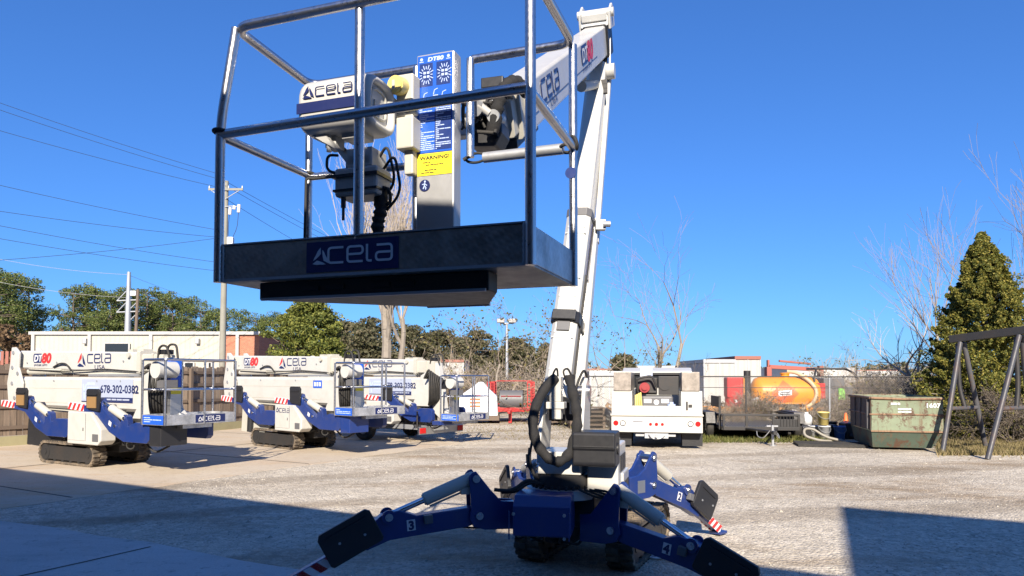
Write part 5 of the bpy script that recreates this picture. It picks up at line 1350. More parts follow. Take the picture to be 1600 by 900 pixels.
ga, gc = P(1508, 533, 16.3), P(1600, 521, 16.2)
zb = 2.62
A1 = V((ga.x, 16.4, 0)); A2 = V((G(1543, 718).x + 1.35, 15.3, 0))
A2 = V((P(1596, 523, 15.4).x, 15.4, 0))
la, lb2 = G(1472, 710), G(1541, 703); lc = G(1543, 718)
half = (lb2 - la) / 2
t = thing('steel_gantry', (A1.x, A1.y, 0), 'black and rusty steel pipe gantry on slanting legs in front of the cedar', 'gantry'); 
za = P(1506, 535, 16.4).z; zb_ = P(1596, 524, 15.4).z
bd_ = (A2 - A1).normalized()
b = B(); M1 = frame(A1 + V((0, 0, za)) - bd_ * 0.25, V((A2.x - A1.x, A2.y - A1.y, zb_ - za)), (0, 0, 1)); LL = (A2 - A1).length
b.box(0, LL + 2.2, -0.005, 0.17, -0.09, 0.09, 0, M1); b.obj('top_beam', darkmetal, t, 0.01)
legs = [(A1 + V((-0.05, 0, za)), la), (A1 + V((0.06, 0.05, za)), lb2), (A2 + V((-0.05, 0, zb_)), lc)]
off = lb2 - la
legs.append((A2 + V((0.08, 0.1, zb_)), lc + off * 1.05))
for k, (a, c) in enumerate(legs):
    b = B(); b.tube([c - V((0, 0, 0.0)), a], 0.055, 12); b.obj('leg', rust_steel if k == 1 else gantry_pipe, t)
for i, j in ((0, 1), (2, 3)):
    f = 0.40
    a = legs[i][1].lerp(legs[i][0], f); c = legs[j][1].lerp(legs[j][0], f)
    b = B(); b.tube([a, c], 0.05, 10); b.obj('cross_pipe', rust_steel, t)
    m = legs[i][1].lerp(legs[i][0], f).lerp(c, 0.55)
    b = B(); b.tube(fillet([V((legs[i][0].x, legs[i][0].y + 0.1, legs[i][0].z - 0.02)), V((legs[i][0].x + 0.02, legs[i][0].y + 0.1, m.z + 0.45)), m], 0.2), 0.05, 10); b.obj('brace', darkmetal, t)

# ------------------------------------------------------------------ yellow vacuum tank trailer behind the fence
tl = P(1228, 640, 27.5); t = thing('tank_trailer', (tl.x, 27.5, 0), 'yellow vacuum tank trailer with orange diamond and pale hose, behind the chain link fence', 'tank trailer', R(-4)); M = WM[t.name]
b = B(M); n = 30; secs = [(-1.34, 0.14), (-1.29, 0.40), (-1.17, 0.58), (-1.0, 0.64), (0.95, 0.64), (1.12, 0.58), (1.22, 0.40), (1.26, 0.1)]
vs = [(x, r_ * math.cos(2 * math.pi * k / n), 1.10 + r_ * math.sin(2 * math.pi * k / n)) for x, r_ in secs for k in range(n)]
b.add(vs, [(i * n + k, (i + 1) * n + k, (i + 1) * n + (k + 1) % n, i * n + (k + 1) % n) for i in range(len(secs) - 1) for k in range(n)], 0, True)
tnk = b.obj('tank', orange, t)
b = B(M); b.cyl((-0.05, -0.1, 1.62), (-0.05, -0.1, 1.86), 0.16, n=16); b.cyl((-0.05, -0.1, 1.86), (-0.05, -0.1, 1.90), 0.2, n=16); b.box(0.6, 0.75, -0.2, 0.1, 1.6, 1.8); b.obj('tank_hatch', orange, tnk, 0.01)
b = B(M); F = frame((-0.12, -0.575, 1.12), (1, 0, 0), (0, 0, 1))
def curved(poly, dz):                                         # wrap a flat outline onto the tank
    return [(-0.22 + x, -math.sqrt(max(0.001, (0.64 + dz) ** 2 - min(abs(y), 0.6) ** 2)), 1.10 + y) for x, y in poly]
def wrapped(b, fn, nx, ny, dz, mat):
    for i in range(nx):
        for j in range(ny):
            qd = [fn((i + a) / nx, (j + c) / ny) for a, c in ((0, 0), (1, 0), (1, 1), (0, 1))]
            b.add(curved(qd, dz), [(0, 1, 2, 3)], mat)
dia = lambda u, v, s: ((u - v) * s, (u + v - 1) * s)
wrapped(b, lambda u, v: dia(u, v, 0.52), 8, 8, 0.008, 0)
wrapped(b, lambda u, v: ((u - 0.5) * 0.50, (v - 0.5) * 0.2 + 0.02 + 0.05 * (u - 0.5)), 6, 4, 0.013, 1)
wrapped(b, lambda u, v: ((u - 0.5) * 0.34, (v - 0.5) * 0.04 + 0.05), 6, 1, 0.017, 2); wrapped(b, lambda u, v: ((u - 0.5) * 0.40, (v - 0.5) * 0.04 - 0.02), 6, 1, 0.017, 2)
b.obj('diamond_sign', [ordecal, printwhite, grey], tnk)
b = B(M); b.box(-3.1, 1.5, -0.55, -0.42, 0.42, 0.58); b.box(-3.1, 1.5, 0.42, 0.55, 0.42, 0.58); b.box(-3.1, -2.98, -0.42, 0.42, 0.44, 0.56); b.box(-1.2, -1.05, -0.42, 0.42, 0.42, 0.7); b.box(0.9, 1.05, -0.42, 0.42, 0.42, 0.7); b.box(-2.9, -1.4, -0.41, 0.41, 0.50, 0.54); b.obj('trailer_frame', orange, t, 0.01)
for s_ in (-1, 1):
    for x in (-0.75, 0.05): wheel(t, (x, s_ * 0.62, 0.34), (0, 1, 0), 0.34, 0.2, M, rubber, galv)
    b = B(M @ frame((0, 0, 0), (1, 0, 0), (0, 0, 1))); b.prism([(-1.3, 0.42), (-1.2, 0.76), (0.5, 0.76), (0.62, 0.42), (0.55, 0.42), (0.45, 0.71), (-1.15, 0.71), (-1.23, 0.42)], -s_ * 0.5, -s_ * 0.76); b.obj('fender', orange, t)
b = B(M); b.tube(fillet([(0.05, -0.1, 1.95), (0.35, -0.3, 1.9), (0.75, -0.62, 1.55), (0.98, -0.68, 1.15), (0.8, -0.68, 0.72), (0.4, -0.66, 0.50)], 0.4, 8), 0.07, 10); b.obj('suction_hose', hosebeige, t)
b = B(M); b.cyl((-2.02, -0.1, 0.55), (-2.02, -0.1, 0.95), 0.33, n=20); b.box(-2.33, -1.72, -0.4, 0.2, 0.951, 1.72); b.obj('pump_housing', red, t, 0.03)
b = B(M); b.cyl((-2.0, -0.44, 0.8), (-2.0, -0.43, 0.8), 0.06, n=14); b.obj('gauge', printwhite, t)
b = B(M); b.cyl((-1.52, -0.2, 0.56), (-1.52, -0.2, 1.98), 0.13, n=16); b.obj('filter_stack', darkmetal, t)
b = B(M); b.box(-1.68, -1.60, -0.3, 0.2, 0.6, 1.7); b.obj('side_plate', orange, t)
b = B(M); b.box(-1.5, -1.2, -0.4, 0.3, 0.56, 0.85); b.tube(fillet([(-1.6, -0.4, 0.7), (-1.2, -0.5, 0.95), (-1.0, -0.45, 0.8)], 0.2), 0.05, 8); b.obj('pump', galv, t, 0.02)
# ------------------------------------------------------------------ buildings and fences behind the yard
t = thing('warehouse', (-23, 45, 0), 'long low beige warehouse with a red brick end beyond the wooden fence', 'building')
zr = 4.45
b = B(); b.box(P(50, 588, 45).x, P(346, 588, 45).x, 45, 60, 0, zr); wl = b.obj('beige_wall', siding, t)
xb0, xb1 = P(346, 588, 45).x + 0.005, P(404, 588, 45).x
b = B(); b.prism([(xb0, 45.03), (xb1, 45.03), (xb1 - 2.6, 64), (xb0, 64)], 0, zr - 0.03); b.obj('brick_wall', brick, t)
b = B(); b.box(P(50, 588, 45).x - 0.2, xb1 + 0.1, 44.85, 44.98, zr - 0.02, zr + 0.18); b.box(P(50, 588, 45).x - 0.1, xb0, 45, 60, zr + .005, zr + 0.12); b.obj('roof_edge', siding_white, t)
for px in (52, 140, 236, 345, 371): 
    b = B(); x = P(px, 588, 45).x; b.box(x - 0.10, x + 0.10, 44.86, 44.995, 0, zr - 0.025); b.obj('downpipe', siding_white, t)
for (a, c, y0, y1) in ((163, 202, 537, 553), (288, 303, 567, 577), (325, 331, 567, 577)):
    b = B(); p, q_ = P(a, y1, 44.9), P(c, y0, 44.9); b.box(p.x, q_.x, 44.9, 44.99, p.z, q_.z); w_ = b.obj('window', glass, t)
    b = B(); 
    for xx in (p.x, q_.x): b.box(xx - 0.05, xx + 0.05, 44.87, 44.898, p.z - 0.05, q_.z + 0.05)
    b.box(p.x, q_.x, 44.872, 44.897, q_.z, q_.z + 0.08); b.obj('frame', siding_white, w_)
for px in (132, 308):
    b = B(); p = P(px, 533, 44.8); b.cbox((p.x, 44.85, p.z), (0.25, 0.25, 0.35)); b.obj('wall_lamp', galv, t, 0.04)

def board_fence(pts, top, label, name='wooden_fence'):
    t = thing(name, (pts[0][0], pts[0][1], 0), label, 'fence')
    b = B(); rails = B(); posts = B(); kick = B()
    for (a, c) in zip(pts[:-1], pts[1:]):
        a, c = V((*a, 0)), V((*c, 0)); d = c - a; L = d.length; M = frame(a, d, (0, 0, 1))       # x along, y up, z to the yard
        if (M.to_3x3().col[2]).dot(-a) < 0: s_ = -1
        else: s_ = 1
        n = int(L / 0.145)
        for k in range(n):
            x = k * L / n; h = top + random.uniform(-0.03, 0.03); z0 = random.uniform(-0.008, 0.008)
            b.prism([(x, 0.26), (x + L / n - 0.008, 0.26), (x + L / n - 0.008, h - 0.03), (x + L / n - 0.04, h), (x + 0.03, h), (x, h - 0.03)], z0 - 0.01, z0 + 0.01, M)
        for y in (0.42, 0.95, 1.45, top - 0.22): rails.box(0, L - 0.02, y, y + 0.09, s_ * 0.022 if s_ > 0 else -0.06, 0.06 if s_ > 0 else -0.022, 0, M)
        kick.box(0, L, 0, 0.25, -0.03, 0.03, 0, M)
        for k in range(int(L / 2.4) + 1): posts.box(k * 2.4, k * 2.4 + 0.09, 0, top - 0.05, s_ * 0.065 if s_ > 0 else -0.155, 0.155 if s_ > 0 else -0.065, 0, M)
    b.obj('boards', fencewood, t); rails.objs('rail', darkwood, t); posts.objs('post', darkwood, t); kick.obj('kickboard', paint('treated_wood', (0.30, 0.27, 0.15), 0.85, dirt=0.4), t)
board_fence([(-15.2, 14.2), (-10.0, 21.7), (-8.7, 25.2), (-3.9, 31.5)], 2.05, 'weathered brown board fence behind the folded lifts')

t = thing('red_fence', (-27, 32, 0), 'rust red slatted fence with an orange rail at the far left', 'fence')
b = B()
for k in range(26): b.box(-27 + 0.22 * k, -26.86 + 0.22 * k, 32, 32.04, 0, 2.9)
b.obj('slats', brickred, t); b = B(); b.box(-27, -21.3, 31.9, 31.96, 2.0, 2.12); b.box(-27, -21.3, 31.9, 31.96, 1.5, 1.6)
for k in range(5): b.box(-26.8 + 1.3 * k, -26.7 + 1.3 * k, 31.9, 31.96, 1.2, 2.3)
b.obj('orange_rail', orange, t)

# chain link fence along the far side
CF0, CF1 = V((2.4, 22.5, 0)), V((22.0, 19.8, 0))
t = thing('chain_link_fence', CF0, 'rusty chain link fence with a top rail behind the truck and trailers', 'fence', math.atan2(CF1.y - CF0.y, CF1.x - CF0.x)); M = WM[t.name]; L = (CF1 - CF0).length
# the link pattern is laid in the fence's own x and z
b = B(M); b.add([(0, 0, 0.05), (L, 0, 0.05), (L, 0, 1.75), (0, 0, 1.75)], [(0, 1, 2, 3)]); b.obj('link_mesh', chain, t)
b = B(M)
b.tube([(0, 0.01, 1.76), (L * 0.5, 0.0, 1.74), (L, 0.01, 1.76)], 0.022, 6); b.tube([(0, 0.02, 1.42), (L * .5, 0.02, 1.40), (L, 0.02, 1.42)], 0.012, 6); b.objs('rail', darkmetal, t)
for k in range(int(L / 2.45) + 1):
    b = B(M); b.tube([(k * 2.45, 0.03, 0), (k * 2.45 + random.uniform(-.03, .03), 0.03, 1.8)], 0.03, 7); b.obj('post', galv if k % 2 else darkmetal, t)

# white boxes beyond the fence
def box_body(name, x0, x1, Y, depth, z0, z1, label, cat, ribs=4, roof=None, rz=0, red_top=False):
    t = thing(name, ((x0 + x1) / 2, Y, 0), label, cat, rz); M = WM[t.name]; w = (x1 - x0) / 2
    b = B(M); b.box(-w, w, 0, depth, z0, z1); b.obj('body', siding_white, t, 0.02)
    b = B(M)
    for k in range(ribs + 1): x = -w + 2 * w * k / ribs; b.box(x - 0.025, x + 0.025, -0.03, -0.002, z0, z1)
    b.objs('rib', galv, t)
    b = B(M); b.box(-w - 0.03, w + 0.03, -0.05, depth + 0.03, z1 + 0.003, z1 + 0.16); b.obj('roof_edge', roof or galv, t)
    if z0 > 0.1:
        b = B(M)
        b.box(-w + 0.1, w - 0.1, 0.2, depth - 0.1, z0 - 0.2, z0 - 0.01); b.obj('underframe', darkmetal, t)
        for x in (-w * 0.6, w * 0.6): wheel(t, (x, 0.25, 0.45), (0, 1, 0), 0.45, 0.25, M)
    return t
box_body('box_trailer', P(1100, 588, 31).x, P(1148, 588, 31).x, 31, 5, 0.6, 2.35, 'plain white box trailer behind the fence between the truck and the red pump', 'trailer', 2)
box_body('box_trailer', P(1149, 588, 33).x, P(1188, 588, 33).x, 33, 5, 0.6, 2.55, 'white box trailer with a faded red roof edge behind the tank', 'trailer', 2, brickred)
box_body('white_container', P(922, 588, 24.5).x, P(972, 588, 24.5).x, 24.5, 4, 0.0, 1.78, 'white slatted container behind the wooden pallets', 'container', 5)
box_body('white_shed', P(655, 588, 42).x, P(724, 588, 42).x, 42, 6, 0.0, 2.6, 'small white shed with faded red roof edge behind the stored lifts', 'shed', 3, brickred)
box_body('low_shed', P(600, 588, 52).x, P(650, 588, 52).x, 52, 6, 0.0, 2.3, 'far grey white shed half hidden by brown brush', 'shed', 3)
box_body('far_warehouse', P(985, 588, 105).x, P(1110, 588, 105).x, 105, 20, 0.0, 3.2, 'long pale warehouse on the horizon behind the white truck', 'building', 6)
box_body('far_warehouse', P(1230, 588, 120).x, P(1335, 588, 120).x, 120, 20, 0.0, 3.1, 'long pale warehouse on the horizon behind the yellow tank', 'building', 6)
box_body('far_warehouse', P(1340, 588, 140).x, P(1405, 588, 140).x, 140, 20, 0.0, 2.9, 'small far warehouse with a reddish roof above the brush', 'building', 3, brickred)
box_body('far_warehouse', P(850, 588, 80).x, P(960, 588, 80).x, 80, 12, 0.0, 2.5, 'low pale warehouse seen through bare branches beside the boom', 'building', 5, brickred)

# red folded crane boom, caged machine
c = P(1236, 582, 36); t = thing('red_crane', (c.x, 36, 0), 'folded red truck crane boom above the yellow tank', 'crane'); M = WM[t.name]
b = B(M); b.box(-1.3, -1.05, -0.2, 0.2, 0.6, 2.25); b.box(-1.22, -1.12, -0.1, 0.1, 2.25, 2.6); b.obj('crane_column', salmon, t, 0.02)
b = B(); prof(M @ V((-1.1, 0, 2.25)), M @ V((1.5, 0, 2.1)), (0, 1, 0), 0.2, 0.2, 0.02, b); prof(M @ V((-0.6, 0.0, 2.55)), M @ V((1.0, 0, 2.40)), (0, 1, 0), 0.14, 0.10, 0.02, b); b.objs('crane_boom', salmon, t)
b = B(M); b.box(1.4, 1.6, -0.2, 0.2, 1.7, 2.3); b.obj('boom_tip', brickred, t, 0.02)
b = B(M); b.box(-2.2, 2.2, -0.8, 0.8, 0.5, 0.8); b.obj('truck_bed', darkmetal, t); 
for x in (-1.5, 1.5): wheel(t, (x, -0.8, 0.45), (0, 1, 0), 0.45, 0.28, M)
c = P(1303, 600, 27); t = thing('caged_machine', (c.x, 27, 0), 'grey machine in a black pipe cage with red and green covers', 'machine'); M = WM[t.name]
b = B(M); b.box(-0.75, 0.85, 0, 1.2, 0.45, 1.35); b.box(-0.3, 0.5, 0.2, 1.0, 1.35, 1.7); b.obj('housing', grey, t, 0.03)
b = B(M)
for x in (-0.75, 0.9): b.tube(fillet([(x, 0, 0.4), (x, 0, 1.8), (x * 0.7, 0.3, 2.05), (x * 0.7, 1.2, 2.05)], 0.25), 0.04, 7)
b.tube([(-0.6, 0.3, 2.05), (0.65, 0.3, 2.05)], 0.035, 7); b.objs('cage_pipe', darkmetal, t)
b = B(M); b.box(-0.72, -0.35, -0.06, -0.004, 0.9, 1.5); b.obj('red_cover', red, t, 0.02); b = B(M); b.box(0.15, 0.4, -0.06, -0.004, 0.85, 1.3); b.obj('green_cover', paint('lime_paint', (0.25, 0.6, 0.12), 0.5), t, 0.02)
for x in (-0.5, 0.55): wheel(t, (x, 0.0, 0.4), (0, 1, 0), 0.4, 0.25, M)

# pallets
pc = G(952, 672)
def pallet(loc, rz, tilt, label, mat):
    t = thing('wooden_pallet', loc, label, 'pallet', rz, 'wooden pallets by the fence'); 
    M = WM[t.name] @ Matrix.Rotation(tilt, 4, 'Y')
    b = B(M)
    for k in range(6): b.box(-0.6, 0.6, 0.21 * k, 0.21 * k + 0.12, 0.11, 0.13)
    b.obj('deck', mat, t); b = B(M)
    for x in (-0.55, 0, 0.55): b.box(x - 0.04, x + 0.04, 0, 1.17, 0.02, 0.108)
    b.objs('bearer', mat, t)
    b = B(M)
    for k in range(3): b.box(-0.6, 0.6, 0.5 * k, 0.5 * k + 0.12, 0.0, 0.018)
    b.obj('bottom_boards', mat, t)
    t['label'] = label
for k in range(5): pallet((pc.x - 0.65, pc.y + 0.5, 0.145 * k), R(6 * math.sin(k * 2.3)), 0, ['lowest dark grey pallet of the stack behind the lift', 'second dark pallet from the ground in the stack', 'middle dark pallet of the stack of five', 'dark pallet just under the topmost one in the stack', 'topmost dark pallet of the stack behind the lift'][k], darkwood)
pallet((pc.x + 0.35, pc.y - 0.15, 0.45), R(-8), R(33), 'light brown pallet leaning slanted beside the dark pallet stack', palletw)
b = B(); o = G(880, 668)
t = thing('timber_stack', (o.x, o.y + 1, 0), 'stack of weathered boards on bearers seen through the boom base', 'timber'); M = WM[t.name]
b = B(M)
for k in range(7):
    for j in range(4): b.box(-0.9 + random.uniform(-.08, .08), 0.9 + random.uniform(-.1, .1), 0.22 * j, 0.22 * j + 0.19, 0.1 + 0.09 * k, 0.15 + 0.09 * k)
b.obj('boards', darkwood, t); b = B(M)
for x in (-0.6, 0.6): b.box(x - 0.06, x + 0.06, -0.05, 0.95, 0, 0.098)
b.objs('bearer', darkwood, t)

# buckets, jugs, cone, hose, mat by the fence
def lathe_thing(name, loc, secs, mat, label, cat, group=None, extra=None):
    t = thing(name, loc, label, cat, 0, group); M = WM[t.name]; n = 22
    b = B(M); vs = [(r_ * math.cos(2 * math.pi * k / n), r_ * math.sin(2 * math.pi * k / n), z) for r_, z in secs for k in range(n)]
    b.add(vs, [(i * n + k, i * n + (k + 1) % n, (i + 1) * n + (k + 1) % n, (i + 1) * n + k) for i in range(len(secs) - 1) for k in range(n)], 0, True); b.obj('body', mat, t)
    return t, M
def bucket(px, py, mat, label, h=0.38, z=0.0):
    p = G(px, py)
    t, M = lathe_thing('bucket', (p.x, p.y, z), [(0.001, 0), (0.13, 0), (0.155, h), (0.165, h), (0.165, h - 0.03), (0.148, h - 0.03), (0.14, h - 0.02), (0.001, h - 0.02)], mat, label, 'bucket', 'buckets by the fence')
    b = B(M); b.tube([(0.165 * math.cos(R(a)), -0.165 * math.sin(R(a)) , h - 0.03 - 0.16 * math.sin(R(a))) for a in range(0, 181, 15)], 0.006, 5); b.obj('handle', galv, t)
bucket(1272, 686, printwhite, 'white plastic bucket beside the pale hose loop')
bucket(1288, 688, printwhite, 'white bucket under the yellow one', 0.40)
bucket(1287, 688, knobyel, 'yellow bucket standing on a white bucket', 0.36, 0.42)
bucket(1312, 687, paint('bucket_blue', (0.10, 0.20, 0.50), 0.4), 'blue bucket near the black mat')
bucket(1299, 683, black, 'black bucket among the pails by the fence', 0.45)
p = G(1272, 684); lathe_thing('jug', (p.x - 0.02, p.y + 0.45, 0.35), [(0.001, 0), (0.15, 0), (0.155, 0.2), (0.11, 0.28), (0.05, 0.31), (0.05, 0.36), (0.001, 0.36)], printwhite, 'white jug on a drum beside the pails', 'jug')
lathe_thing('drum', (p.x - 0.02, p.y + 0.45, 0.0), [(0.001, 0), (0.2, 0), (0.2, 0.345), (0.001, 0.345)], black, 'short black drum under the white jug', 'drum')
p = G(1322, 683); t, M = lathe_thing('traffic_cone', (p.x, p.y, 0.03), [(0.14, 0.0), (0.03, 0.66), (0.02, 0.67), (0.001, 0.67)], cone_or, 'orange traffic cone beside the rusty dumpster', 'traffic cone')
b = B(M); b.box(-0.19, 0.19, -0.19, 0.19, -0.03, -0.001); b.obj('base', cone_or, t)
b = B(M); b.cyl((0, 0, 0.3), (0, 0, 0.42), 0.094, 0.074, 20); b.obj('band', printwhite, t)
p = G(1270, 692); t = thing('hose_loop', (p.x, p.y, 0), 'pale ribbed hose looped on the ground before the buckets', 'hose'); M = WM[t.name]
b = B(M); b.tube(fillet([(0.9, 0.3, 0.05), (0.35, -0.05, 0.05), (0.1, -0.1, 0.08), (-0.2, 0.05, 0.18), (-0.15, 0.2, 0.36), (0.1, 0.22, 0.36), (0.35, 0.05, 0.15), (0.8, -0.1, 0.05)], 0.22, 8), 0.035, 9); b.obj('hose', paint('hose_grey', (0.26, 0.24, 0.2), 0.6), t)
p = G(1300, 697); t = thing('rubber_mat', (p.x, p.y, 0), 'black corrugated mat lying on the gravel left of the dumpster', 'mat', R(-14)); M = WM[t.name]
b = B(M)
b.box(-0.85, 0.75, -0.4, 0.5, 0.01, 0.05)
for k in range(9): b.box(-0.85, 0.75, -0.38 + 0.1 * k, -0.33 + 0.1 * k, 0.051, 0.08)
b.obj('mat', rubber, t)
p = G(1283, 690); t = thing('scrap_pile', (p.x + 0.6, p.y + 0.8, 0), 'dark heap of pipes and tubs behind the buckets', 'scrap'); M = WM[t.name]
for k in range(9):
    b = B(M); x = random.uniform(-1.2, 1.0); a = V((x, random.uniform(-.2, .3), 0.06 + 0.05 * (k % 3))); d = V((random.uniform(-.6, .6), random.uniform(-.3, .3), random.uniform(-0.0, .25))); b.tube([a, a + d], 0.05, 9); b.obj('pipe', rubber if k % 2 else darkmetal, t)
for k in range(3):
    b = B(M); b.box(-0.8 + 0.6 * k, -0.4 + 0.6 * k, -0.1, 0.35, 0, 0.35 + 0.05 * k); b.obj('tub', [black, darkmetal, black][k], t, 0.03)
p = G(1023, 871); t, M = lathe_thing('paint_tin_lid', (p.x, p.y, 0.004), [(0.001, 0), (0.085, 0), (0.09, 0.012), (0.075, 0.02), (0.001, 0.02)], printwhite, 'small round white lid on the gravel under outrigger four', 'lid')
b = B(M); b.tube([(0.06 * math.cos(R(a)), 0.06 * math.sin(R(a)), 0.022) for a in range(0, 360, 20)], 0.004, 5, closed=True); b.obj('lid_rim', navy, t)
# wrapped goods behind the third lift
p = G(745, 664); t = thing('wrapped_load', (p.x, p.y + 1.2, 0), 'white tarpaulin wrapped load with a red printed panel behind the trailer lift basket', 'load'); M = WM[t.name]
b = B(M); q4 = lambda w, d, z, o=0: [(-w + o, -d, z), (w + o, -d, z), (w + o, d, z), (-w + o, d, z)]
shell(b, [q4(0.75, 0.5, 0.3), q4(0.72, 0.5, 1.0), q4(0.35, 0.3, 1.3, 0.05), q4(0.08, 0.08, 1.55, 0.1)]); b.add(q4(0.08, 0.08, 1.55, 0.1), [(0, 1, 2, 3)]); tp_ = b.obj('tarpaulin', printwhite, t, 0.06, 3)
b = B(M); b.box(-0.35, 0.15, -0.54, -0.51, 0.55, 1.15, 0)
for k in range(4): b.box(-0.3, 0.1, -0.55, -0.542, 0.62 + 0.13 * k, 0.68 + 0.13 * k, 1)
b.obj('printed_panel', [printwhite, ordecal], tp_)
b = B(M); b.box(-0.8, 0.8, -0.55, 0.55, 0.12, 0.29); b.obj('skid', darkwood, t)
wl_ = G(712, 664); t = thing('spare_wheel', (wl_.x, wl_.y, 0.0), 'wheel with faded orange rim on the ground by the grey basket', 'wheel'); M = WM[t.name]; wheel(t, (0, 0, 0.34), (0.15, 1, 0), 0.34, 0.25, M, rubber, cone_or)

# ------------------------------------------------------------------ poles and wires
PX = P(347, 560, 40); t = thing('utility_pole', (PX.x, 40, 0), 'tall grey wooden utility pole with one crossarm and white equipment boxes', 'utility pole'); M = WM[t.name]
ztop = P(350, 283, 40).z
b = B(M); b.tube([(0, 0, 0), (0.04, 0, ztop * 0.5), (0.1, 0, ztop)], [0.19, 0.165, 0.13], 12); b.obj('pole', oldwood, t)
za_ = P(350, 297, 40).z
b = B(M); b.box(-0.85, 1.12, -0.19, -0.13, za_ - 0.06, za_ + 0.06, 0, Matrix.Rotation(R(-4), 4, 'Y') if False else None); b.obj('crossarm', oldwood, t)
for x in (-0.8, 0.3, 1.08):
    b = B(M); b.cyl((x, -0.16, za_ + 0.06), (x, -0.16, za_ + 0.2), 0.05, 0.03, 10); b.obj('insulator', galv, t)
b = B(M); b.tube([(0.9, -0.15, za_ - 0.06), (0.12, -0.15, za_ - 0.55)], 0.025, 6); b.tube([(-0.7, -0.15, za_ - 0.06), (0.02, -0.15, za_ - 0.55)], 0.025, 6); b.objs('crossarm_brace', galv, t)
for x, dz, h in ((0.38, -1.25, 0.4), (0.88, -1.1, 0.45), (0.62, -1.05, 0.2)):
    b = B(M); b.cyl((x, -0.15, za_ + dz - h / 2), (x + 0.03, -0.15, za_ + dz + h / 2), 0.09, n=12); b.obj('fuse_unit', printwhite, t)
b = B(M); b.tube(fillet([(0.1, -0.15, za_ - 1.0), (0.5, -0.15, za_ - 0.95), (0.95, -0.15, za_ - 1.0)], 0.2), 0.03, 6); b.obj('bracket_arm', galv, t)
b = B(M); b.box(0.28, 0.62, -0.3, 0.0, za_ - 3.6, za_ - 2.75, 0, None); b.obj('equipment_box', printwhite, t, 0.04)
b = B(M)
b.tube(fillet([(0.88, -0.15, za_ - 1.3), (0.82, -0.15, za_ - 2.2), (0.55, -0.15, za_ - 2.8)], 0.3), 0.015, 5); b.tube(fillet([(0.38, -0.15, za_ - 1.4), (0.30, -0.15, za_ - 2.2), (0.36, -0.15, za_ - 2.8)], 0.3), 0.015, 5); b.objs('drop_wire', rubber, t)
wires = [(0, 162, 330, 272, 'higher of the pair of thin cables from the top left'), (0, 173, 334, 281, 'lower of the pair of thin cables from the top left'), (0, 205, 331, 293, 'single cable reaching the end of the pole crossarm'), (0, 290, 338, 361, 'single black cable reaching the pole halfway down'),
         (0, 330, 333, 371, 'cable sagging under the halfway cable on the left'), (0, 353, 336, 411, 'cable crossing the rising one on the left'), (0, 373, 334, 424, 'lowest cable meeting the pole just above the basket floor'), (0, 405, 328, 372, 'cable rising to the pole and crossing two others')]
for (x0, y0, x1, y1, lab) in wires:
    k = (y1 - y0) / (x1 - x0); a = P(-330, y0 - k * 330 - 14, 28); c = P(x1 + 12, y1, 39.8)
    b = B(); b.tube(sag(a, c, 0.25, 24), 0.011, 5); tag(b.obj('overhead_cable', rubber), 'black overhead ' + lab, 'cable', 'overhead cables')
for (x0, y0, x1, y1, lab) in ((352, 283, 700, 452, 'upper of two cables leaving the pole to the right'), (352, 290, 700, 462, 'lower of two cables leaving the pole to the right'), (355, 312, 620, 452, 'thin cable leaving the pole below its crossarm')):
    a = P(x0, y0, 39.8); c = P(x1, y1, 78); b = B(); b.tube(sag(a, c, 0.5, 24), 0.012, 5); tag(b.obj('overhead_cable', rubber), 'black ' + lab, 'cable', 'overhead cables')
for (y0, lab) in ((392, 'far power line reaching the top of the steel pylon'), (428, 'far power line reaching the pylon crossarm')):
    a = P(-60, y0, 68); c = P(199, y0 + 37, 70.0); b = B(); b.tube(sag(a, c, 0.4, 16), 0.018, 5); tag(b.obj('overhead_cable', galv), 'faint ' + lab, 'cable', 'overhead cables')
    a = c; c = P(470, 520, 110); b = B(); b.tube(sag(a, c, 0.4, 16), 0.018, 5); tag(b.obj('overhead_cable', galv), 'faint line running right from the pylon, ' + ('upper one' if y0 < 400 else 'lower one'), 'cable', 'overhead cables')
TX = P(199, 560, 70); t = thing('steel_pylon', (TX.x, 70, 0), 'grey steel transmission pylon with triangular arms above the pines', 'pylon'); M = WM[t.name]; zt_ = P(199, 425, 70).z
b = B(M); b.tube([(0, 0, 0), (0, 0, zt_)], [0.5, 0.17], 10); b.obj('mast', galv, t)
for zz in (P(0, 470, 70).z, P(0, 488, 70).z):
    b = B(M); b.tube([(-1.15, 0, zz), (1.1, 0, zz + 0.1)], 0.08, 6); b.tube([(-1.15, 0, zz), (0, 0, zz + 1.2)], 0.06, 6); b.tube([(1.1, 0, zz + .1), (0, 0, zz - 1.0)], 0.06, 6); b.obj('arm', galv, t)
c = P(211, 560, 50); t = thing('wooden_pole', (c.x, 50, 0), 'thin brown wooden pole with a white lamp box beside the pylon', 'pole'); M = WM[t.name]
b = B(M); b.tube([(-0.1, 0, 0), (0.12, 0, P(0, 452, 50).z)], [0.14, 0.10], 8); b.obj('pole', darkwood, t); b = B(M); z = P(0, 458, 50).z; b.box(-0.35, 0.05, -0.2, 0.0, z - 0.2, z + 0.15); b.obj('lamp_box', printwhite, t, 0.03)
c = P(792, 600, 46); t = thing('lamp_post', (c.x, 46, 0), 'slim yard lamp post with two white floodlights among bare branches', 'lamp post'); M = WM[t.name]; z = P(0, 505, 46).z
b = B(M); b.tube([(0, 0, 0), (0, 0, z)], [0.12, 0.07], 8); b.box(-0.45, 0.45, -0.04, 0.04, z - 0.05, z + 0.02); b.obj('pole', galv, t)
for x in (-0.4, 0.35):
    b = B(M); b.box(x - 0.25, x + 0.25, -0.3, 0.1, z + 0.02, z + 0.28); b.obj('floodlight', unitgrey, t, 0.04)
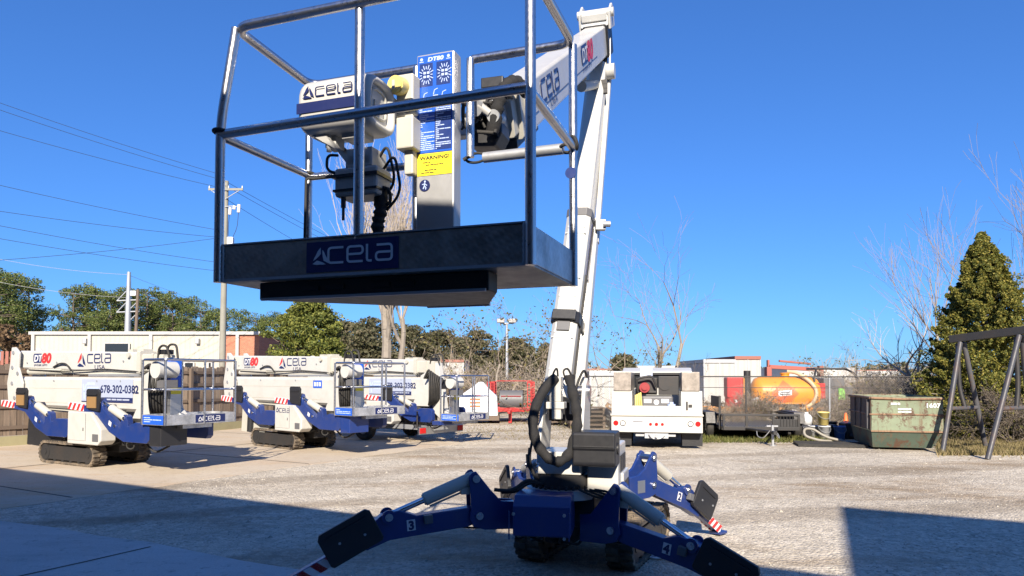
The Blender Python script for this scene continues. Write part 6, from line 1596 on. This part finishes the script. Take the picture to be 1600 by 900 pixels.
c = P(90, 588, 75); t = thing('lamp_post', (c.x, 62, 0), 'small lamp post with two white heads in front of the pines', 'lamp post'); M = WM[t.name]; z = P(0, 497, 62).z
b = B(M); b.tube([(0, 0, 0), (0, 0, z)], 0.08, 8); b.obj('pole', galv, t)
for x in (-0.5, 0.5): b = B(M); b.ball((x, 0, z), (0.38, 0.25, 0.18)); b.obj('lamp_head', printwhite, t)

# ------------------------------------------------------------------ trees
def seg_verts(segs, n):
    S_ = np.array([(tuple(a) + tuple(c) + (r0, r1)) for a, c, r0, r1 in segs]); p0, p1 = S_[:, :3], S_[:, 3:6]
    d = p1 - p0; d /= np.maximum(np.linalg.norm(d, axis=1), 1e-9)[:, None]
    h = np.where(np.abs(d[:, 2:3]) < 0.9, np.array([[0, 0, 1.0]]), np.array([[1.0, 0, 0]]))
    x = np.cross(d, h); x /= np.linalg.norm(x, axis=1)[:, None]; y = np.cross(d, x); qs = []
    for k in range(n):
        a0, a1 = 2 * math.pi * k / n, 2 * math.pi * (k + 1) / n
        u0, u1 = x * math.cos(a0) + y * math.sin(a0), x * math.cos(a1) + y * math.sin(a1)
        qs.append(np.stack([p0 + u0 * S_[:, 6:7], p0 + u1 * S_[:, 6:7], p1 + u1 * S_[:, 7:8], p1 + u0 * S_[:, 7:8]], 1))
    return np.concatenate(qs).reshape(-1, 3)
def grow(rnd, segs, p, d, L, r, level, maxl, up=0.15, kids_=(2, 4), spread=(25, 55), wob=0.18, shrink=(0.55, 0.8), rmin=0.007):
    n = max(2, int(3 + L)); sl = L / n
    for i in range(n):
        d = (d + V((rnd.gauss(0, wob), rnd.gauss(0, wob), rnd.gauss(0, wob * 0.7) + up * 0.3)) * 0.6).normalized()
        q = p + d * sl; r1 = max(rmin, r * (1 - 0.55 * (i + 1) / n) if level else r * (1 - 0.45 * (i + 1) / n)); r0 = max(rmin, r * (1 - 0.55 * i / n) if level else r * (1 - 0.45 * i / n))
        segs.append((p, q, r0, r1)); p = q
        if level < maxl and (i >= n * 0.3 or level > 0):
            for _ in range(rnd.randint(0 if i < n - 1 else kids_[0], kids_[1] - 1 if i < n - 1 else kids_[1])):
                if len(segs) > 6500: return
                ang = R(rnd.uniform(*spread)); ax = d.orthogonal().normalized(); ax.rotate(Matrix.Rotation(rnd.uniform(0, 6.283), 3, d))
                nd = (d * math.cos(ang) + ax * math.sin(ang)); nd = (nd + V((0, 0, up))).normalized()
                grow(rnd, segs, p, nd, L * rnd.uniform(*shrink) * (1 - 0.25 * i / n if False else 1), max(rmin, r1 * rnd.uniform(0.5, 0.75)), level + 1, maxl, up, kids_, spread, wob, shrink, rmin)
def bare_tree(name, base, stems, label, seed, tm=bark, cm=twig, leaf=None, nleaf=0, cat='tree', group=None, cut=0.035, lsize=0.06, **kw):
    rnd = random.Random(seed); segs = []
    t = thing(name, base, label, cat, 0, group)
    for (d, L, r) in stems: 
        s_ = []; grow(rnd, s_, V(base) - V((0, 0, 0.05)), V(d).normalized(), L, r, 0, kw.get('maxl', 4), **{k: v for k, v in kw.items() if k != 'maxl'}); segs += s_
    th = [s_ for s_ in segs if s_[2] >= cut]; tn = [s_ for s_ in segs if s_[2] < cut]
    if th: npmesh('trunk', seg_verts(th, 7), 4, tm, t)
    if tn: npmesh('crown', seg_verts(tn, 3), 4, cm, t)
    if leaf is not None and nleaf:
        e = np.array([tuple(s_[1]) for s_ in tn]); c = e[rng.integers(0, len(e), nleaf)] + rng.normal(0, 0.08, (nleaf, 3)); npmesh('leaves', leaf_quads(c, lsize), 4, leaf, t)
    return t
def clumps(centres, radii, n, size, flat=0.6, up=0.2):
    out = []
    for c, r in zip(centres, radii):
        d = rng.normal(size=(n, 3)); d /= np.linalg.norm(d, axis=1)[:, None]
        rr = rng.uniform(0.25, 1.0, (n, 1)) ** 0.5 * r
        p = d * rr; p[:, 2] *= flat; out.append(p + np.array(c))
    return leaf_quads(np.concatenate(out), size, up)

def pine(loc, h, seed, label, group, leafm=leaf_pine, width=0.2, low=0.35):
    rnd = random.Random(seed); t = thing('pine_tree', loc, label, 'tree', 0, group); X, Y, _ = loc
    segs = [((X, Y, 0), (X + 0.1, Y, h * 0.5), 0.22, 0.17), ((X + 0.1, Y, h * 0.5), (X, Y, h * 0.95), 0.17, 0.04)]
    cs = []; rs = []
    for k in range(60):
        f = rnd.uniform(low, 1.0) if k > 6 else rnd.uniform(low - .1, 0.7); a = rnd.uniform(0, 6.283)
        rad = h * width * (0.45 + 0.75 * math.sin(math.pi * min(1, (1 - f) / (1 - low) * 0.75 + 0.12))) * rnd.uniform(0.25, 1.0)
        c = (X + rad * math.cos(a), Y + rad * math.sin(a), h * f); cs.append(c); rs.append(h * 0.055 * rnd.uniform(0.7, 1.5))
        segs.append(((X, Y, h * f - 0.4), c, 0.06, 0.02))
    npmesh('trunk', seg_verts(segs, 6), 4, bark_dark, t); npmesh('crown', clumps(cs, rs, 130, 0.105, 0.7), 4, leafm, t); return t
prot = []
GP = 'pines of the treeline behind the warehouse'
LP_ = 'dark green pine of the treeline behind the warehouse'
row = [(-12, 424, 0), (18, 428, 1), (42, 438, 2), (112, 449, 0), (132, 446, 1), (172, 455, 2), (228, 452, 0), (246, 462, 1), (268, 466, 2), (292, 466, 0), (312, 474, 1), (334, 486, 2), (372, 486, 0), (398, 490, 1), (428, 492, 2), (455, 500, 0), (150, 452, 2), (212, 458, 1), (190, 450, 1), (282, 470, 2), (352, 484, 1), (5, 432, 2), (257, 458, 0), (412, 494, 1)]
for i, (px, py, k) in enumerate(row):
    Yd = 72 + 9 * ((i * 7) % 5) / 4.0; h = P(px, py, Yd).z; loc = (P(px, 588, Yd).x, Yd, 0)
    if len(prot) < 3: prot.append((pine(loc, h, 40 + i, LP_, GP, low=[0.38, 0.3, 0.45][k], width=[0.19, 0.22, 0.17][k]), h)); continue
    src, h0 = prot[k]
    c = copy_tree(src); c.location = loc; c.scale = (h / h0 * random.uniform(0.9, 1.15), h / h0, h / h0); c.rotation_euler = (0, 0, random.uniform(0, 6.28))
for i, (px, py, w) in enumerate(((70, 462, 2.0), (92, 470, 1.6), (288, 494, 1.5), (200, 486, 1.5), (350, 508, 1.4))):
    Yd = 68; z = P(px, py, Yd).z; X = P(px, 588, Yd).x
    bare_tree('bare_tree', (X, Yd, 0), [((0, 0, 1), z * 0.30, 0.14)], 'brownish half bare tree standing among the dark pines', 90 + i, bark, twig, leaf_brown, 900, group='brown trees among the pines', maxl=3, lsize=0.22, cut=0.05, rmin=0.02, shrink=(0.5, 0.75))
for i, (px, py) in enumerate(((16, 518), (-20, 510))):
    X = P(px, 588, 52).x; cs = [(X + random.uniform(-2.5, 2.5), 52 + random.uniform(-1, 1), random.uniform(0.5, P(0, py, 52).z)) for _ in range(40)]
    t = thing('brown_shrub', (X, 52, 0), 'tangled brown shrub left of the beige warehouse', 'shrub', 0, 'brown shrubs left of the warehouse'); npmesh('foliage', clumps(cs, [0.7] * 40, 60, 0.16), 4, leaf_brown, t)

# broad evergreen beside the warehouse
def bushy(name, loc, W, H, label, leafm, nc, nl, size, seed, z0=0.5, flat=0.5, crad=0.42, trunk=True, group=None, cat='tree', dp=None):
    rnd = random.Random(seed); t = thing(name, loc, label, cat, 0, group); cs, rs, segs = [], [], []
    for k in range(nc):
        f = rnd.random() ** 0.85; a = rnd.uniform(0, 6.283)
        wid = W * math.sqrt(max(0.03, 1 - (f * 1.0) ** 2.2)) * (0.85 + 0.2 * math.sin(3 * a + seed) + 0.12 * math.sin(7 * a + 9 * f))
        rr = wid * (rnd.uniform(0.3, 1) ** 0.5); c = (loc[0] + rr * math.cos(a), loc[1] + rr * math.sin(a) * (dp or 0.8), z0 + f * (H - z0)); cs.append(c); rs.append(crad * rnd.uniform(0.6, 1.4))
        if k % 3 == 0: segs.append(((loc[0], loc[1], z0 + 0.5 * f * (H - z0)), c, 0.05, 0.015))
    if trunk: npmesh('trunk', seg_verts(segs + [((loc[0], loc[1], 0), (loc[0], loc[1], H * 0.8), 0.2, 0.05)], 6), 4, bark_dark, t)
    npmesh('crown' if cat == 'tree' else 'foliage', clumps(cs, rs, nl, size, flat), 4, leafm, t); return t
bushy('evergreen_tree', (P(482, 588, 36).x, 36, 0), 2.45, P(0, 472, 36).z, 'broad light green evergreen tree beside the brick end of the warehouse', leaf_green, 210, 180, 0.072, 5, z0=0.9, flat=0.42, crad=0.5)
for i, (px, py, Yd, W, lf) in enumerate(((585, 500, 55, 2.6, leaf_far), (640, 508, 58, 2.4, leaf_far), (690, 520, 62, 3.2, leaf_far), (745, 520, 66, 3.4, leaf_far), (810, 530, 66, 3.2, leaf_far), (860, 540, 70, 3.0, leaf_far), (540, 505, 58, 2.2, leaf_far), (565, 520, 50, 1.8, leaf_far))):
    bushy('woodland_tree', (P(px, 588, Yd).x, Yd, 0), W, P(0, py, Yd).z, 'olive green woodland tree behind the bare brush', lf, 70, 120, 0.13, 20 + i, z0=0.3, crad=0.8, group='woodland trees behind the brush')
bushy('round_shrub', (P(975, 588, 60).x, 60, 0), 1.5, P(0, 556, 60).z, 'dark green round shrub on the skyline above the white container', leaf_far, 60, 60, 0.16, 61, cat='shrub', trunk=False, crad=0.5)
# cedar by the gantry
CX = P(1540, 588, 20.5); rnd = random.Random(9); t = thing('cedar_tree', (CX.x, 20.5, 0), 'tall conical golden green cedar behind the steel gantry', 'tree')
H = P(0, 362, 20.5).z; cs, rs, segs = [], [], [((CX.x, 20.5, 0), (CX.x, 20.5, H * 0.95), 0.16, 0.02)]
for k in range(760):
    f = rnd.random() ** 1.35; a = rnd.uniform(0, 6.283)
    prof_w = 2.0 * (1 - f) ** 0.78 * min(1.0, 0.78 + 1.6 * f) * (0.80 + 0.16 * math.sin(2 * a + 5 * f) + 0.22 * math.sin(5 * a + 23 * f)) + 0.05
    rr = prof_w * rnd.uniform(0.35, 1.0) ** 0.6; z = 0.25 + f * (H - 0.35)
    c = (CX.x + rr * math.cos(a), 20.5 + rr * math.sin(a), z); cs.append(c); rs.append((0.17 * (1 - f) + 0.09) * rnd.uniform(0.5, 1.4))
    if k % 3 == 0: segs.append(((CX.x, 20.5, z - 0.15), c, 0.025, 0.01))
for k in range(150):                                          # branch tips that break the outline
    f = rnd.uniform(0.02, 0.93); a = rnd.uniform(0, 6.283); pw = 2.0 * (1 - f) ** 0.78 * min(1.0, 0.78 + 1.6 * f) * rnd.uniform(0.85, 1.12); z = 0.3 + f * (H - 0.4)
    for j in range(3):
        rr = pw * (0.86 + 0.09 * j); cs.append((CX.x + rr * math.cos(a), 20.5 + rr * math.sin(a), z + 0.07 * j)); rs.append(0.10 - 0.022 * j)
npmesh('trunk', seg_verts(segs, 5), 4, bark, t)
npmesh('crown', clumps(cs, rs, 190, 0.035, 1.25, 0.25), 4, leaf_cedar, t)

# bare trees
def at(px, Y): return (P(px, 588, Y).x, Y, 0)
K3 = dict(kids_=(1, 3), rmin=0.0045); K4 = dict(kids_=(1, 2), rmin=0.004)
bare_tree('bare_tree', at(1036, 27), [((-0.22, 0, 1), 3.0, 0.11), ((0.20, 0.1, 1), 3.2, 0.10), ((-0.75, 0.2, 0.8), 2.5, 0.06), ((0.6, -0.1, 0.7), 1.5, 0.04), ((0.02, 0, 1), 2.4, 0.06)], 'bare grey tree with a wide V of limbs behind the white truck', 3, bark, twig, maxl=4, up=0.10, spread=(18, 45), shrink=(0.5, 0.8), **K4)
bare_tree('bare_tree', at(606, 33), [((-0.04, 0, 1), 5.4, 0.30), ((0.10, 0, 1), 4.6, 0.18)], 'thick trunked bare tree whose fan of twigs shows above the basket floor', 14, bark, twig_pale, maxl=4, up=0.42, spread=(10, 34), kids_=(1, 3), rmin=0.005)
bare_tree('bare_tree', at(770, 30), [((0.05, 0, 1), 2.4, 0.07), ((-0.5, 0, 1), 2.0, 0.05), ((0.6, 0, 0.9), 2.0, 0.05)], 'thin bare tree with a few vine leaves left of the boom', 21, bark, twig, leaf_vine, 260, maxl=4, up=0.08, lsize=0.07, spread=(20, 60), **K4)
bare_tree('bare_tree', at(845, 27), [((-0.3, 0, 1), 2.2, 0.06), ((0.3, 0, 1), 2.3, 0.06)], 'thin vine hung bare tree directly behind the boom', 23, bark, twig, leaf_vine, 350, maxl=4, up=0.06, lsize=0.06, spread=(20, 60), **K4)
bare_tree('bare_tree', at(925, 26), [((0.5, 0, 0.9), 2.0, 0.05), ((-0.15, 0, 1), 2.2, 0.05)], 'thin slanting bare tree just right of the boom', 27, bark, twig, leaf_vine, 260, maxl=4, up=0.05, lsize=0.05, spread=(20, 60), **K4)
bare_tree('bare_tree', at(720, 36), [((0, 0, 1), 2.4, 0.07), ((-0.6, 0, 0.8), 2.0, 0.05)], 'small bare tree with yellow leaves behind the stored lifts', 29, bark_pale, twig, leaf_vine, 300, maxl=4, up=0.08, lsize=0.08, spread=(20, 60), **K4)
bare_tree('bare_tree', at(655, 34), [((0.4, 0, 0.8), 1.7, 0.05), ((0.1, 0, 1), 1.6, 0.05)], 'pale forked bare sapling behind the trailer lift', 31, bark_pale, twig_pale, maxl=3, up=0.1, **K3)
bare_tree('bare_tree', at(1456, 25), [((-0.16, 0, 1), 2.5, 0.10)], 'pale bare tree with crooked limbs left of the cedar', 35, bark_pale, twig_pale, maxl=3, up=0.08, spread=(20, 50), shrink=(0.45, 0.75), **K3)
bare_tree('bare_tree', at(1500, 26), [((-0.06, 0, 1), 3.4, 0.10)], 'tall bare tree fanning out above the left of the cedar', 36, bark_pale, twig, maxl=3, up=0.30, spread=(15, 40), shrink=(0.55, 0.85), kids_=(2, 3), rmin=0.0045)
bare_tree('bare_tree', at(1655, 23), [((-0.16, 0, 1), 4.0, 0.12), ((-0.38, 0, 0.9), 3.4, 0.08)], 'bare tree reaching in over the cedar from the right', 39, bark, twig, maxl=3, up=0.2, spread=(15, 42), kids_=(2, 3), rmin=0.0045)
for i, px in enumerate((1300, 1330, 1385, 1420)):
    bare_tree('bare_sapling', at(px, 30 + 3 * i), [((0, 0, 1), 1.4 + 0.2 * (i % 2), 0.03), ((0.5, 0, 0.8), 1.1, 0.02)], ['bare sapling with few leaves right of the caged machine', 'small bare sapling behind the dumpster left corner', 'small bare sapling above the middle of the dumpster', 'small bare sapling between the dumpster and the cedar'][i], 50 + i, bark, twig, leaf_vine, 80, maxl=3, up=0.08, lsize=0.05, **K3)

# brush: three kinds of bare shrub, copied
shr = []
def shrub_proto(i, leafm, nl):
    rnd = random.Random(70 + i)
    st = [((rnd.uniform(-.9, .9), rnd.uniform(-.9, .9), rnd.uniform(0.5, 1)), rnd.uniform(0.7, 1.2), 0.02) for _ in range(11)]
    return bare_tree('bare_shrub', (0, 0, 0), st, 'tangled brown bare shrub', 70 + i, bark, [twig, bark_dark, twig_pale][i % 3], leafm, nl, cat='shrub', cut=0.5, maxl=3, up=0.02, lsize=0.045, rmin=0.006, spread=(20, 70), kids_=(2, 3), wob=0.3, shrink=(0.5, 0.8))
shr = [shrub_proto(0, leaf_brown, 350), shrub_proto(1, leaf_vine, 450), shrub_proto(2, leaf_vine, 250)]
spots = []
for k in range(26): spots.append((random.uniform(560, 930), random.uniform(31, 44), random.uniform(0.7, 1.25), 'in the brush behind the stored lifts'))
for k in range(15): spots.append((1094 + 15.5 * k + random.uniform(-6, 6), random.uniform(21.2, 23.4), random.uniform(0.45, 0.72), 'along the chain link fence'))
for k in range(26): spots.append((random.uniform(1290, 1470), random.uniform(23, 33), random.uniform(0.7, 1.1), 'in the brush behind the dumpster'))
for k in range(7): spots.append((random.uniform(1570, 1640), random.uniform(18, 22), random.uniform(0.6, 0.9), 'under the cedar at the right'))
for k in range(6): spots.append((random.uniform(900, 965), random.uniform(25.5, 29), random.uniform(0.8, 1.2), 'around the white container'))
for i, (px, Y, sc, where) in enumerate(spots):
    o = shr[i % 3]
    c = o if i < 3 else copy_tree(o)
    c.location = at(px, Y); s_ = sc * random.uniform(0.9, 1.1); c.scale = (s_, s_, s_ * random.uniform(0.8, 1.1)); c.rotation_euler = (0, 0, random.uniform(0, 6.28))
    c['label'] = 'tangled brown bare shrub ' + where; c['group'] = 'bare shrubs ' + where

# far woods on the horizon
cs = []; 
for px in range(900, 1500, 5):
    Yd = random.uniform(210, 250); X = P(px, 588, Yd).x; top = P(0, 573 + 5 * math.sin(px * 0.021) + random.uniform(-2, 4), Yd).z
    for _ in range(4): cs.append((X + random.uniform(-1, 1), Yd + random.uniform(-2, 2), random.uniform(0.5, top)))
o = npmesh('far_woodland', clumps(cs, [1.4] * len(cs), 26, 0.55, 0.8), 4, leaf_far); tag(o, 'low far woods along the horizon on the right', 'woods', kind='stuff')
cs = []
for px in range(440, 905, 6):
    Yd = random.uniform(120, 150); X = P(px, 588, Yd).x; top = P(0, 545 + 12 * (px - 440) / 465 + random.uniform(-5, 6), Yd).z
    for _ in range(5): cs.append((X + random.uniform(-1, 1), Yd, random.uniform(0.5, top)))
o = npmesh('far_woodland', clumps(cs, [1.5] * len(cs), 30, 0.45, 0.8), 4, leaf_far); tag(o, 'brown green far woods behind the brush', 'woods', kind='stuff')
# grass at the verge: blades
def blades(name, n, fn, mat, label, hmin=0.05, hmax=0.16):
    p = np.array([fn() for _ in range(n)]); h = rng.uniform(hmin, hmax, n)[:, None]; a = rng.uniform(0, 6.28, n); w = np.stack([np.cos(a), np.sin(a), np.zeros(n)], 1) * 0.012
    tip = p + np.concatenate([rng.normal(0, 0.05, (n, 2)), np.zeros((n, 1))], 1) + np.array([0, 0, 1.0]) * h
    o = npmesh(name, np.stack([p - w, p + w, tip], 1).reshape(-1, 3), 3, mat); tag(o, label, 'grass', kind='stuff')
def strip(px0, px1, py0, py1):
    def f():
        q = G(random.uniform(px0, px1), random.choice([random.uniform(py0, py1), random.gauss((py0 + py1) / 2, (py1 - py0) / 5)])); return (q.x, q.y, 0)
    return f
blades('green_grass', 9000, strip(1092, 1300, 676, 692), leaf_grass, 'patchy green grass under the black trailer')
blades('dry_grass', 14000, strip(1465, 1640, 686, 712), leaf_dry, 'dry brown grass at the foot of the cedar')
blades('dry_weeds', 6000, strip(1090, 1480, 662, 682), leaf_dry, 'dry weeds along the chain link fence', 0.1, 0.4)
blades('dry_leaves', 3500, strip(640, 960, 652, 690), leaf_dry, 'dry litter at the back of the gravel', 0.01, 0.05)
# loose stones on the gravel
n = 12000
v = rng.uniform(0, 1, n) ** 1.3; yy = 5.6 + v * 15; xx = rng.uniform(-0.75, 0.75, n) * yy
ed = np.array([-5.45, 11.5]); keep = ((xx - ed[0]) * 0.866 - (yy - ed[1]) * 0.5) > 0.15
apx = np.array([ap[4].x, ap[4].y]); keep &= ((xx - apx[0]) * 0.43 + (yy - apx[1]) * 0.9) > 0.45
xx, yy = xx[keep], yy[keep]; n = len(xx); c = np.stack([xx, yy, np.zeros(n)], 1); s_ = (0.003 + 0.011 * rng.uniform(0, 1, n) ** 3 * (0.8 + yy / 18))[:, None] * np.where(rng.uniform(0, 1, n) < 0.012, 2.4, 1.0)[:, None]
base = np.array([(1, 0, 0), (0, 1, 0), (-1, 0, 0), (0, -1, 0), (0, 0, 0.8)]); ang = rng.uniform(0, 6.28, n); tri = []
for a_, b_ in ((0, 1), (1, 2), (2, 3), (3, 0)):
    vs = []
    for q_ in (base[a_], base[b_], base[4]):
        rx = q_[0] * np.cos(ang) - q_[1] * np.sin(ang); ry = q_[0] * np.sin(ang) + q_[1] * np.cos(ang); vs.append(c + np.stack([rx, ry, np.full(n, q_[2])], 1) * s_)
    tri.append(np.stack(vs, 1))
o = npmesh('loose_stones', np.concatenate(tri).reshape(-1, 3), 3, paint('stone', (0.36, 0.33, 0.275), 0.9, dirt=0.8, dirtcol=(0.2, 0.17, 0.13), scale=9)); tag(o, 'loose pale stones scattered over the gravel', 'stones', kind='stuff')
